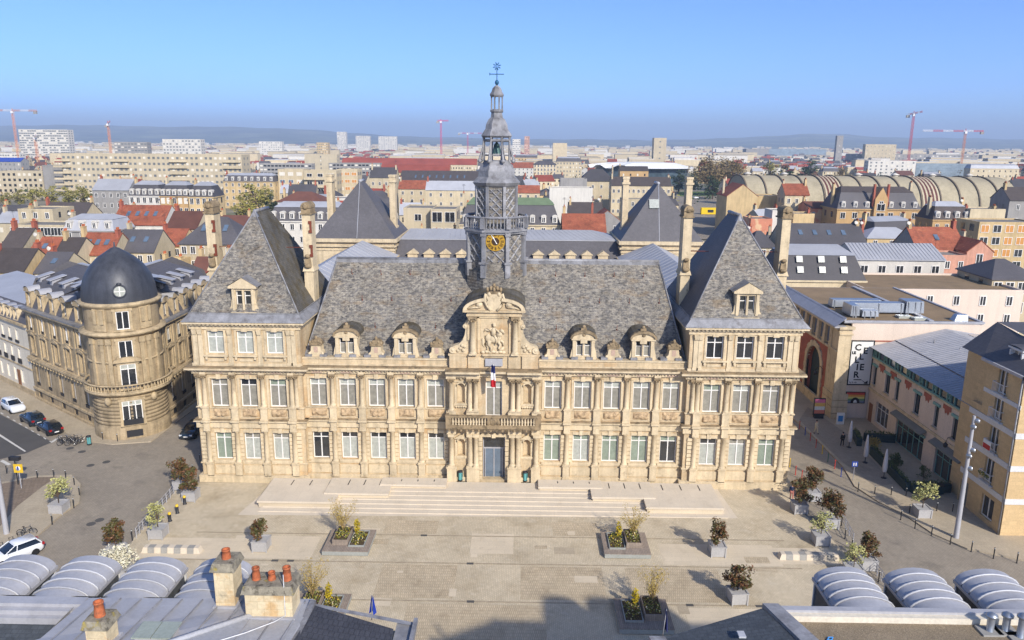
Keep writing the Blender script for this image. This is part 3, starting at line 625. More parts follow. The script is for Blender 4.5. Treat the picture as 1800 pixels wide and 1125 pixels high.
STR = {1:'I',2:'II',3:'III',4:'IIII',5:'V',6:'VI',7:'VII',8:'VIII',9:'IX',10:'X',11:'XI',12:'XII'}
for hnum, t in STR.items():
    a = pi/2-hnum*pi/6; off = -(len(t)-1)/2
    for i, ch in enumerate(t):
        def Q(u, v):
            rr = .74+v*.17; uu = (off+i)*.095+u*.05
            return (rr*cos(a)+uu*sin(a), .13, rr*sin(a)-uu*cos(a))
        for (u0, v0, u1, v1) in {'I':[(0,-1,0,1)],'V':[(-1,1,0,-1),(1,1,0,-1)],'X':[(-1,1,1,-1),(1,1,-1,-1)]}[ch]: nm.bar(Q(u0,v0), Q(u1,v1), .035)
nm.build('numerals', MATS['gilt_dark'], TW)
hd = MB(lambda x, y, z: (OX+x, yd-y, 25.55+z))
for a, l in ((radians(123), .78), (radians(118), .55)): hd.bar((-.3*cos(a),.17,-.3*sin(a)), (l*cos(a),.17,l*sin(a)), .07)
hd.build('clock_hands', MATS['white_frame'], TW)
# ---- wings round the courtyard and rear pavilions
for sg in (-1, 1):
    a, b = sides(sg*20.4, sg*31.4); m = sg*25.9
    mb = MB(); mb.box(a, b, 14.95, 64, 0, 15.2); mb.build('wing_wall', LS, TH)
    mb = MB(); mb.box(a-.4, b+.4, 14.96, 64.3, 15.2, 15.5); mb.build('wing_cornice', LT, TH)
    mb = MB(); z0, z1 = 15.5, 18.6; mb.poly((a-.3,15.3,z0),(b+.3,15.3,z0),(m,21,z1)); mb.poly((b+.3,15.3,z0),(b+.3,63.9,z0),(m,60,z1),(m,21,z1)); mb.poly((a-.3,15.3,z0),(a-.3,63.9,z0),(m,60,z1),(m,21,z1)); mb.poly((a-.3,63.9,z0),(b+.3,63.9,z0),(m,60,z1))
    for j in range(0, 40, 2):
        yy = 22+j
        if yy < 60: mb.bar((m,yy,z1+.02),(a-.3 if sg > 0 else b+.3,yy,z0+.03), .06)
    mb.build('wing_roof', MATS['zinc_pale'], TH)
    a, b = sides(sg*20.9, sg*35.4); m = sg*28.0
    mb = MB(FR); mb.wall(a, b, 0, 17.8, [], -64); mb.wall(a, b, 0, 17.8, [], -79)
    for q in (a, b): mb.poly((q,-64,0),(q,-79,0),(q,-79,17.8),(q,-64,17.8))
    mb.build('wall', LT, TH)
    mb = MB(); mb.box(a-.15, b+.15, 63.85, 79.1, 16.2, 16.5); mb.box(a-.4, b+.4, 63.6, 79.4, 16.9, 17.2); mb.box(a-.6, b+.6, 63.4, 79.6, 17.8, 18.45); mb.build('eave_cornice', LT, TH)
    mb = MB(); z = 18.45; T, B = (m, 69.5, 28.6), (m, 73, 28.6); mb.poly((a-.3,63.7,z),(b+.3,63.7,z),T); mb.poly((b+.3,63.7,z),(b+.3,79.3,z),B,T); mb.poly((a-.3,63.7,z),(a-.3,79.3,z),B,T); mb.poly((a-.3,79.3,z),(b+.3,79.3,z),B)
    mb.build('pavilion_roof', MATS['slate_dark'], TH)
    mb = MB(); mb.tube([T, B], .3, 6); mb.tube([(m,69.45,28.6),(m-sg*.3,63.75,18.5)], .07, 4); mb.build('ridge_lead', MATS['zinc_pale'], TH)
    if sg > 0:
        sk = MB(); sk.extr([(m-1.9,66.9,24.15),(m-.1,66.9,24.15),(m-.1,67.75,25.7),(m-1.9,67.75,25.7)], (0,-.2,.1)); sk.build('skylight', MATS['pane_pale'], TH)
    for cx in (sg*22.2, sg*34.2):
        ch = MB(); ch.box(cx-.55, cx+.55, 71, 73.2, 17.5, 29.3); ch.box(cx-.75, cx+.75, 70.8, 73.4, 19.5, 20.0); ch.box(cx-.75, cx+.75, 70.8, 73.4, 28.3, 28.7); ch.box(cx-.65, cx+.65, 70.9, 73.3, 29.3, 29.7); ch.build('chimney', LT, TH)
mb = MB(FR); mb.wall(-21, 21, 0, 14.6, [], -64.5); mb.build('wall', LT, TH)
mb = MB(); mb.m = 0; mb.poly((-21,64.3,14.6),(21,64.3,14.6),(20.3,67.2,18.0),(-20.3,67.2,18.0)); mb.m = 1; mb.poly((-20.3,67.2,18.1),(20.3,67.2,18.1),(16,72,19.5),(-19,72,19.5)); mb.poly((20.3,67.2,18.1),(20.3,78,18.1),(16,72,19.5)); mb.poly((-20.3,78,18.1),(20.3,78,18.1),(16,72,19.5),(-19,72,19.5))
for i in range(40): mb.bar((-20+i, 67.25, 18.13), (-18.8+i*.88, 72, 19.52), .05)
mb.box(-20.4, 20.4, 67.0, 67.3, 17.95, 18.15); mb.build('rear_wing_roof', [MATS['slate_dark'], MATS['zinc_pale']], TH)
for q in (-1, 1):
    for i in range(5):
        x = q*(5.6+3.0*i); mb = MB(); mb.box(x-.9, x+.9, 64.2, 67, 13.8, 15.7); mb.extr([(x-1.15,64.0,15.7),(x+1.15,64.0,15.7),(x,64.0,16.5)], (0,3,0)); mb.build('dormer', LT, TH)
# ================================================================ GROUND, PLAZA AND WHAT STANDS ON IT
M('city_ground', (128,122,104), var=.2, vs=.01, fine=.25, fs=.06, bump=0, spots=(((92,98,62), .012, .5, .6, .7),))
M('street_setts', (152,141,124), var=.12, vs=.12, fine=.08, fs=1.5, spots=(((98,92,84), .25, .55, .72, .5),), brick=(.28,.16,.02,.78,.07,'yx'), bump=.4, bs=20)
M('plaza_setts', (199,184,156), var=.1, vs=.22, fine=.07, fs=2, spots=(((158,140,110), .3, .48, .72, .6), ((212,200,176), .8, .56, .7, .45), ((140,122,96), 2.2, .66, .72, .5)), brick=(.3,.15,.02,.8,.06,'yx'), bump=.4, bs=18)
M('pale_flags', (204,189,163), var=.06, vs=.4, fine=.05, spots=(((160,145,122), .5, .55, .75, .4),), brick=(1.5,.75,.012,.86,.03,'xy'), bump=.12)
M('pale_stone', (204,191,170), var=.05, vs=.5, fine=.04, spots=(((170,156,134), .8, .56, .75, .35),), brick=(1.4,2.0,.01,.84,.02,'xy'), bump=.1)
M('sidewalk', (172,158,134), var=.09, vs=.3, brick=(.5,.5,.014,.86,.05,'xy'), bump=.2)
M('dark_setts', (132,116,98), var=.12, vs=.5, brick=(.4,.4,.03,.75,.08,'xy'), bump=.3)
M('asphalt', (84,81,77), var=.1, vs=.3, fine=.1, fs=30, bump=.2, bs=60)
M('road_paint', (200,196,186), var=.1, bump=0)
M('concrete', (150,147,140), var=.08, bump=.1)
M('kerb', (172,162,144), var=.1)
def G(px, py, z=0): p = at(px, py, z=z); return (p.x, p.y)
mb = MB(); mb.poly((-16000,-2000,-.35),(16000,-2000,-.35),(16000,13000,-.35),(-16000,13000,-.35)); struct('ground', mb, MATS['city_ground'])
mb = MB(); mb.poly((-130,-62,-.008),(130,-62,-.008),(130,62,-.008),(-130,62,-.008)); struct('street', mb, MATS['street_setts'])
plz = [G(352,848), G(318,852), G(236,945), G(200,1012), (-31,-44), (36,-44), G(1600,1100), G(1545,1030), G(1475,960), G(1415,905), G(1386,857)]
mb = MB(); mb.prism(plz, -.3, .0); struct('plaza', mb, MATS['plaza_setts'])
for i, (a, b, y0, y1) in enumerate(((-31,-23.5,-15.8,-12.2),(-23.5,-15.6,-15.6,-11.6),(15.6,26,-15.6,-12.0),(26,31,-15.2,-12.4),(16,30,-25.5,-22),(-1.6,2.3,-14.2,-10.6))):
    mb = MB(); mb.poly((a,y0,.004),(b,y0,.004),(b,y1,.004),(a,y1,.004)); struct('plaza_flagstones', mb, MATS['pale_flags'])
M('drain_stone', (160,146,122), var=.2, vs=1.5, bump=.2)
for y in (-11.1, -15.9, -21.6, -27.4):
    mb = MB(); mb.box(-27.5, 27.5, y-.09, y+.09, -.02, .009); struct('drain_channel', mb, MATS['drain_stone'])
M('ribbed_setts', (193,176,147), var=.12, vs=.3, fine=.1, fs=3, spots=(((158,140,112), .5, .5, .7, .5),), brick=(.16,.4,.03,.76,.08,'xy'), bump=.5)
for a, b, y0, y1 in ((-9,-2.5,-21.2,-16.2),(3,10,-21.2,-16.2),(-6,5,-27,-22),(6,10.3,-10.8,-8.2),(-10,-5,-10.8,-8.2),(12,20,-21.2,-16.2)): mb = MB(); mb.poly((a,y0,.003),(b,y0,.003),(b,y1,.003),(a,y1,.003)); struct('ribbed_paving', mb, MATS['ribbed_setts'])
rp = random.Random(5)
for i in range(26):
    x, y = rp.uniform(-27,26), rp.uniform(-30,-8.5); w_, d_ = rp.uniform(.5,2.2), rp.uniform(.3,1.2); mb = MB(); mb.poly((x,y,.0065),(x+w_,y,.0065),(x+w_,y+d_,.0065),(x,y+d_,.0065)); struct('paving_repair', mb, MATS[rp.choice(['pale_flags','ribbed_setts','sidewalk'])])
for i in range(9): x, y = rp.uniform(-24,24), rp.choice((-11.1,-15.9,-21.6,-27.4)); mb = MB(); mb.box(x-.3, x+.3, y-.16, y+.16, -.02, .013); struct('drain_grate', mb, MATS['asphalt'])
mb = MB(); mb.poly(*[(x,y,.003) for x,y in [G(418,905),G(1297,911),G(1255,852),G(486,845)]]); struct('stone_apron', mb, MATS['pale_stone'])
for i in range(6):                                   # shallow steps up to the door
    mb = MB(); mb.box(-23.2+i*.25, 23.4-i*.25, -6.9+i*.78, -.7, .1*i+(.004 if i == 0 else 0), .1*(i+1)); struct('stone_step', mb, MATS['pale_stone'])
for nm, a, b, y0, zt in (('leftmost low', -23.5,-15.7,-6.15,.78),('middle low', -17.2,-10.6,-4.4,.9),('upper', -11.8,-4.9,-2.45,1.02),('upper', 4.75,11.4,-2.55,1.02),('middle low', 10.15,16.6,-4.45,.9),('rightmost low', 15.4,23.1,-6.3,.78)):
    sd_ = 'left' if a < 0 else 'right'
    o = thing('stone_platform', f'{nm} pale stone bench platform on the {sd_} side of the town hall steps', 'platform', ((a+b)/2, y0, 0), group='stone platforms on the steps')
    t = MB(); t.box(a, b, y0, -.72, zt-.2, zt); t.build('slab', MATS['pale_stone'], o)
    t = MB(); t.box(a+.12, b-.02, y0+.14, -.75, .05, zt-.2); t.build('base', MATS['pale_flags'], o)
    if a < 0 or a > 15 or True:
        for j in range(1, 4):
            t = MB(); xx = a+(b-a)*j/4+.4; t.box(xx-.035, xx+.035, -2.4 if zt < 1 else -1.6, -1.2, zt, zt+.04); t.build('slot_drain', MATS['black_metal'], o)
# left side streets and pavements
FL = frame(-48.2, 12.66, -.796, .605)                # along the left street front of the corner building, outward = towards the road
mb = MB(); mb.prism([G(-90,985),G(0,972),G(50,957),G(106,908),G(140,884),G(142,852),G(126,836),G(60,838),G(0,850),G(-90,868)], -.02, .12); struct('pavement', mb, MATS['sidewalk'])
mb = MB(); mb.poly(*[(*G(x,y,.124),.124) for x,y in ((-90,930),(0,925),(30,890),(75,855),(100,838),(60,839),(0,851),(-90,870))]); struct('pavement_setts', mb, MATS['dark_setts'])
mb = MB(); mb.poly(*[(*G(x,y),.004) for x,y in ((-200,640),(0,728),(92,777),(45,797),(0,807),(-200,850))]); struct('road', mb, MATS['asphalt'])
mb = MB(); mb.prism([(-66.5-1.9,26.6-2.6),(-49.2-1.9,13.4-2.6),(-46.5,9.6),(-42.2,10.6),(-41.6,40),(-60,40),(-66,27)], -.02, .1); struct('pavement', mb, MATS['sidewalk'])
mb = MB(); mb.prism([(-66.5-1.9,26.6-2.6),(-66,27),(-110,62),(-114,59.5)], -.02, .1); struct('pavement', mb, MATS['sidewalk'])
def paint(name, pts, z=.008): mb = MB(); mb.poly(*[(*G(x,y,z),z) for x,y in pts]); return struct(name, mb, MATS['road_paint'])
paint('lane_line', ((-20,757),(0,763),(46,793),(43,794),(0,767),(-20,761)))
for i in range(9):
    u = i/8; x, y = 2+86*u, 725+50*u; paint('parking_dash', ((x,y),(x+4.5,y+2.6),(x+3,y+3.4),(x-1.5,y+.8)))
paint('parking_line', ((90,776),(106,766),(109,767),(93,777.5))); paint('stop_line', ((5,808),(20,816),(14,818),(0,811)))
# right side pavement
mb = MB(); mb.prism([G(1398,740),G(1440,778),G(1482,822),G(1502,856),G(1545,884),G(1590,906),G(1640,940),G(1700,966),(60,-20),(60,24),(40,45)], -.02, .12); struct('pavement', mb, MATS['sidewalk'])
mb = MB(); mb.poly(*[(*G(x,y,.125),.125) for x,y in ((1405,738),(1480,812),(1540,856),(1570,850),(1500,770),(1420,715))]); struct('pavement_setts', mb, MATS['street_setts'])

# ---------------------------------------------------------------- plants
M('leaf_photinia', (112,76,48), rough=.5, var=.3, vs=3, bump=0, spots=(((78,82,42), 2.0, .44, .56, .9),))
M('leaf_green', (72,86,38), rough=.55, var=.3, vs=3, bump=0)
M('leaf_pale', (176,172,112), rough=.6, var=.25, vs=4, bump=0, spots=(((112,122,58), 3, .5, .6, .7),))
M('blossom', (220,214,190), rough=.7, var=.15, vs=5, bump=0, spots=(((110,118,66), 4, .55, .62, .8),))
M('twig', (152,128,84), rough=.8, var=.2, bump=0)
M('leaf_straw', (168,146,78), rough=.7, var=.25, vs=3, bump=0)
M('leaf_yellow', (170,150,34), rough=.6, var=.25, vs=3, bump=0)
M('flowers_mixed', (98,108,44), rough=.6, var=.3, vs=6, bump=0, spots=(((206,176,40), 5, .54, .58, .9), ((226,206,180), 6, .57, .61, .9)))
M('bark', (92,78,62), var=.2, bump=.3)
M('soil', (82,66,44), var=.25, vs=3)
M('planter_grey', (168,166,164), rough=.6, var=.05, bump=0)
M('deck_wood', (146,132,118), var=.15, vs=2, brick=(3,.14,.012,.6,.08,'yx'))
M('deck_side', (150,152,146), var=.08, bump=0)
def leaves(mb, n, c, r, size, rnd, shell=.35):
    for _ in range(n):
        while True:
            v = Vector((rnd.uniform(-1,1), rnd.uniform(-1,1), rnd.uniform(-1,1)))
            if shell < v.length < 1: break
        p = Vector((c[0]+v.x*r[0], c[1]+v.y*r[1], c[2]+v.z*r[2])); s = size*rnd.uniform(.6,1.4)
        a = Vector((rnd.uniform(-1,1), rnd.uniform(-1,1), rnd.uniform(-.6,.6))).normalized(); b = a.cross(Vector((rnd.uniform(-1,1), rnd.uniform(-1,1), rnd.uniform(-1,1)))).normalized()
        mb.poly(p-a*s, p+b*s*.55, p+a*s, p-b*s*.55)
    return mb
def shrub_meshes(kind, seed, h, r, leaf, n, size, clumps):
    rnd = random.Random(seed); t = MB(); cr = MB()
    t.tube([(0,0,0),(.02,.01,h*.3),(0,0,h*.6)], .05, 5, .02)
    for i in range(clumps):
        a = rnd.uniform(0, 2*pi); z = h*rnd.uniform(.28, .92); rr = r*rnd.uniform(.15, .85)*(1.15-abs(z/h-.5)); c = (rr*cos(a), rr*sin(a), z)
        t.tube([(0,0,h*.25),(c[0]*.5,c[1]*.5,(h*.25+z)/2),c], .03, 4, .01); q = r*rnd.uniform(.28,.5); leaves(cr, n//clumps, c, (q, q, q*.9), size, rnd, .1)
    return t.mesh('trunk', MATS['bark']), cr.mesh('crown', MATS[leaf])
SH = {('photinia',k): shrub_meshes('p', k, 2.5, 1.15, 'leaf_photinia', 1300, .12, 18) for k in range(4)}
SH |= {('cone',0): shrub_meshes('c', 9, 2.2, .85, 'leaf_photinia', 1000, .12, 15)}
SH |= {('pale',k): shrub_meshes('w', 20+k, 2.5, 1.1, 'leaf_pale', 560, .1, 18) for k in range(3)}
SH |= {('blossom',k): shrub_meshes('b', 30+k, 1.9, 1.4, 'blossom', 1300, .1, 20) for k in range(2)}
pb = MB(); pb.box(-.62,.62,-.62,.62,.06,.98, top=(-.66,.66,-.66,.66))
for q in (-1,1):
    pb.box(q*.62-.05,q*.62+.05,-.7,-.6,0,1.0); pb.box(q*.62-.05,q*.62+.05,.6,.7,0,1.0)
pbm = pb.mesh('box', MATS['planter_grey']); rim = MB()
for a in range(4): 
    c_, s_ = cos(a*pi/2), sin(a*pi/2); rim.T = lambda x,y,z: (c_*x-s_*y, s_*x+c_*y, z); rim.box(-.72,.72,.6,.72,.98,1.05)
rim = rim.mesh('rim', MATS['planter_grey']); sl = MB(); sl.box(-.62,.62,-.62,.62,.8,.94); slm = sl.mesh('soil', MATS['soil'])
def planter(px, py, kind, k, where, word, s=1.0, rz=0):
    x, y = G(px, py); y += .5
    nm = {'photinia':'reddish photinia bush','cone':'cone-shaped photinia bush','pale':'pale variegated bush','blossom':'white-blossomed bush'}[kind]
    o = thing('planter_box', f'grey planter box {where}', 'planter', (x,y,0), rz, 'grey planter boxes round the plaza')
    put('box', pbm, o, local=True); put('rim', rim, o, local=True); put('soil', slm, o, local=True)
    b = thing('planted_shrub', f'{nm} {where}', 'shrub', (x,y,.9), random.uniform(0,6), 'planted shrubs round the plaza'); b.scale = (s,)*3
    t, c = SH[(kind,k)]; put('trunk', t, b, local=True); put('crown', c, b, local=True)
planter(316,862,'photinia',0,'behind its twin by the left corner of the town hall','')
planter(333,882,'photinia',1,'in front of its twin by the left corner of the town hall','')
planter(275,948,'pale',0,'behind the striped bench at the left','',1.05)
planter(200,984,'photinia',2,'above the blossoming one at the left edge of the plaza','')
planter(210,1022,'blossom',0,'just above the barrel dormers at the left','',1.1)
planter(100,904,'pale',1,'on the left pavement island beside the yellow sign','',1.2)
planter(457,970,'cone',0,'alone on the left half of the plaza','',.95)
planter(1262,979,'photinia',3,'alone on the right half of the plaza','',.95)
planter(1298,1063,'photinia',0,'nearest the camera on the right half of the plaza','',.95,.1)
planter(1407,904,'photinia',1,'first to the right of the person in navy','',1.05)
planter(1430,882,'photinia',2,'beside the street at the right corner of the town hall','',1.05)
planter(1461,930,'photinia',3,'tall and slim along the right plaza edge','',1.15)
planter(1445,960,'pale',2,'just right of the striped bench at the right','',.95)
planter(1527,1004,'photinia',0,'low by the kerb above the right barrel dormers','',1.0)
planter(1503,1020,'pale',0,'half hidden behind the right barrel dormers','',.9)
planter(1624,912,'pale',1,'on the right pavement left of the tall lamp mast','',1.2)
# striped stone benches
for sd_, x0, x1, y in (('left', -30.9, -25.6, -15.0), ('right', 25.95, 31.35, -14.55)):
    o = thing('striped_bench', f'long low bench of alternating white and grey stone blocks on the {sd_} of the plaza', 'bench', ((x0+x1)/2, y, 0))
    n = 9; wd = (x1-x0)/n
    for i in range(n):
        b = MB(); a = x0+i*wd; e0 = .18 if i == 0 else 0; e1 = .18 if i == n-1 else 0
        b.box(a+.01, a+wd-.01, y, y+.8, 0, .5, top=(a+.01+e0, a+wd-.01-e1, y+.12, y+.68)); b.build('stone_block', MATS['pale_stone' if i % 2 == 0 else 'concrete'], o)
# planted beds with decks
def bed(px, py, sd_, lab, seed, flip, sh):
    x, y = G(px, py); rnd = random.Random(seed); w_, d_ = 4.1, 4.0
    o = thing('garden_deck', f'low wooden deck with planted boxes, {lab}', 'garden deck', (x+w_/2, y, 0), group='planted decks on the plaza')
    b = MB(); b.box(x, x+w_, y, y+.05, .05, .42); b.box(x, x+.05, y+.05, y+d_, .05, .42); b.box(x+w_-.05, x+w_, y+.05, y+d_, .05, .42); b.build('skirt', MATS['deck_side'], o)
    for j in range(26):
        yy = y+d_*j/26; b = MB(); b.box(x-.02, x+w_+.02, yy+.008, yy+d_/26-.008, .42, .46); b.build('deck_board', MATS['deck_wood'], o)
    m = lambda u: x+w_*(1-u if flip else u)
    for (u0, u1, v0, v1, h, nm) in ((.16,.5,.28,.92,.95,'tall_box'),(.53,.88,.2,.9,.62,'low_box')):
        a, e = sorted((m(u0), m(u1))); b = MB(); c0, c1 = y+d_*v0, y+d_*v1
        b.box(a, e, c0, c0+.07, .46, h); b.box(a, e, c1-.07, c1, .46, h); b.box(a, a+.07, c0+.07, c1-.07, .46, h); b.box(e-.07, e, c0+.07, c1-.07, .46, h); b.build(nm, MATS['deck_side'] if h < .9 else MATS['deck_wood'], o)
        b = MB(); b.box(a+.07, e-.07, c0+.07, c1-.07, .46, h-.1); b.build('soil', MATS['soil'], o)
        f = MB(); leaves(f, 260, ((a+e)/2, (c0+c1)/2, h), ((e-a)/2, (c1-c0)/2, .32), .09, rnd, 0); tag(f.build('flower_bed', MATS['flowers_mixed']), f'mixed low flowers in the {"raised" if h > .9 else "lower"} box of the deck {lab}', 'flowers', kind='stuff')
    a = m(.62); f = MB(); leaves(f, 150, (a, y+d_*.75, 1.3), (.28,.28,.75), .12, rnd, 0); f.tube([(a,y+d_*.75,.5),(a,y+d_*.75,1.3)], .03, 4); tag(f.build('yellow_shrub', MATS['leaf_yellow']), f'yellow-green upright shrub on the deck {lab}', 'shrub')
    a, yy = m(.3), y+d_*.75; t = MB(); tips = []
    for i in range(24):
        an = rnd.uniform(0,6.28); q = rnd.uniform(.4,1.4); h = sh*rnd.uniform(.7,1.05); p = [(a,yy,.85),(a+q*.3*cos(an),yy+q*.3*sin(an),.85+h*.45),(a+q*.75*cos(an),yy+q*.75*sin(an),.85+h*.8),(a+q*cos(an),yy+q*sin(an),.85+h)]
        t.tube(p, .022, 4, .008); tips += p[1:]
    bt = thing('bare_shrub', f'bare straw-coloured shrub on the deck {lab}', 'shrub', (a,yy,.85), group='twiggy shrubs'); t.build('stems', MATS['twig'], bt)
    f = MB()
    for p in tips: leaves(f, 14, p, (.36,.36,.36), .06, rnd, 0)
    f.build('crown', MATS['leaf_straw'], bt)
bed(566,977,'left','left of the town hall steps',1,False,2.6)
bed(1063,982,'right','right of the town hall steps',2,True,2.3)
bed(1089,1115,'right','nearest on the right by the slate roof',3,True,2.6)
bed(503,1105,'left','behind the three chimney pots',4,False,2.6)
# ================================================================ BUILDINGS BESIDE THE TOWN HALL
M('corner_stone', (168,149,118), var=.16, vs=.5, streak=.4, spots=(((98,84,62), .7, .52, .72, .65),), brick=(.9,.4,.012,.82,.04,'wall'))
M('corner_trim', (184,164,130), var=.15, vs=.8, streak=.35, spots=(((104,92,72), 1.2, .52, .7, .6),))
M('dome_slate', (70,72,78), rough=.45, var=.2, vs=.5, streak=.35, metal=.15, bump=.1)
M('white_render', (214,204,184), var=.06, vs=.3, streak=.12, bump=.1)
M('shutter_white', (226,224,218), rough=.6, var=.04, bump=0)
M('timber_door', (140,96,62), var=.15)
M('pink_render', (214,196,178), var=.05, vs=.25, streak=.1, bump=.1)
M('brick_red', (158,90,70), var=.15, vs=.8, brick=(.24,.08,.012,1.15,.1,'wall'))
M('ashlar_tan', (196,168,124), var=.05, vs=.4, brick=(.7,.4,.012,.9,.07,'wall'), bump=.15)
M('white_band', (206,204,200), var=.04, bump=0)
M('roof_gravel', (138,116,86), var=.15, vs=.3, fine=.12, fs=20, bump=.3, bs=40)
M('teal_paint', (122,164,154), rough=.6, var=.06, bump=0)
M('teal_dark', (40,56,58), rough=.6, var=.1, bump=0)
M('awning_grey', (122,122,114), rough=.8, var=.1)
M('duct_steel', (168,172,176), rough=.35, metal=.7, var=.1, bump=.05)
M('sign_white', (222,220,214), rough=.6, var=.02, fine=0, bump=0)
M('sign_black', (24,24,26), rough=.6, var=.05, fine=0, bump=0)
M('gallery_blue', (84,98,120), rough=.5, var=.2, vs=1, bump=0)
CS, CT = MATS['corner_stone'], MATS['corner_trim']
_dm = {}
def roof_dormer(parent, fr, s, z, w=1.3, h=2.2, d=0., back=2.2, stone=None, lid='zinc', curve=True, pane='pane_dark'):
    key = (w, h, back, (stone or CT).name, lid, curve)
    if key not in _dm:
        mb = MB(); x = w/2
        T = lambda a, b, c: (a, -b, c); mb.T = T
        mb.wall(-x-.22, x+.22, 0, h+.3, [(-x+.08, x-.08, .25, h)], 0, .25)
        for q in (-1, 1): mb.poly((q*(x+.22),0,0),(q*(x+.22),-back,0),(q*(x+.22),-back,h+.3),(q*(x+.22),0,h+.3)); mb.box(q*(x+.1)-.1, q*(x+.1)+.1, 0, .1, .1, h)
        mb.box(-x-.34, x+.34, -.1, .2, h+.15, h+.32); mb.box(-x-.3, x+.3, -.05, .14, 0, .16)
        if curve: mb.plate(arch(-x-.3, x+.3, h+.3, .5), -.15, .16)
        body = mb.mesh('dormer', stone or CT); rf = MB(T); o = arch(-x-.42, x+.42, h+.32, .62 if curve else .18)
        for i in range(8): rf.poly((o[i][0],.24,o[i][1]),(o[i+1][0],.24,o[i+1][1]),(o[i+1][0],-back,o[i+1][1]),(o[i][0],-back,o[i][1]))
        fm, pn = window_meshes(w-.16, h-.25, 0, 2, .07, MATS['white_frame']); _dm[key] = (body, rf.mesh('dormer_roof', MATS[lid]), fm, pn)
    body, rf, fm, pn = _dm[key]; o = put('dormer', body, parent, fr(s, d, z), fr.rz); put('dormer_roof', rf, o, local=True)
    put('window_frame', fm, o, (0,.18,.25), local=True)
    for r, pm in pn: put('pane', pm, o, (0,.18,.25), local=True, mat=MATS[pane])
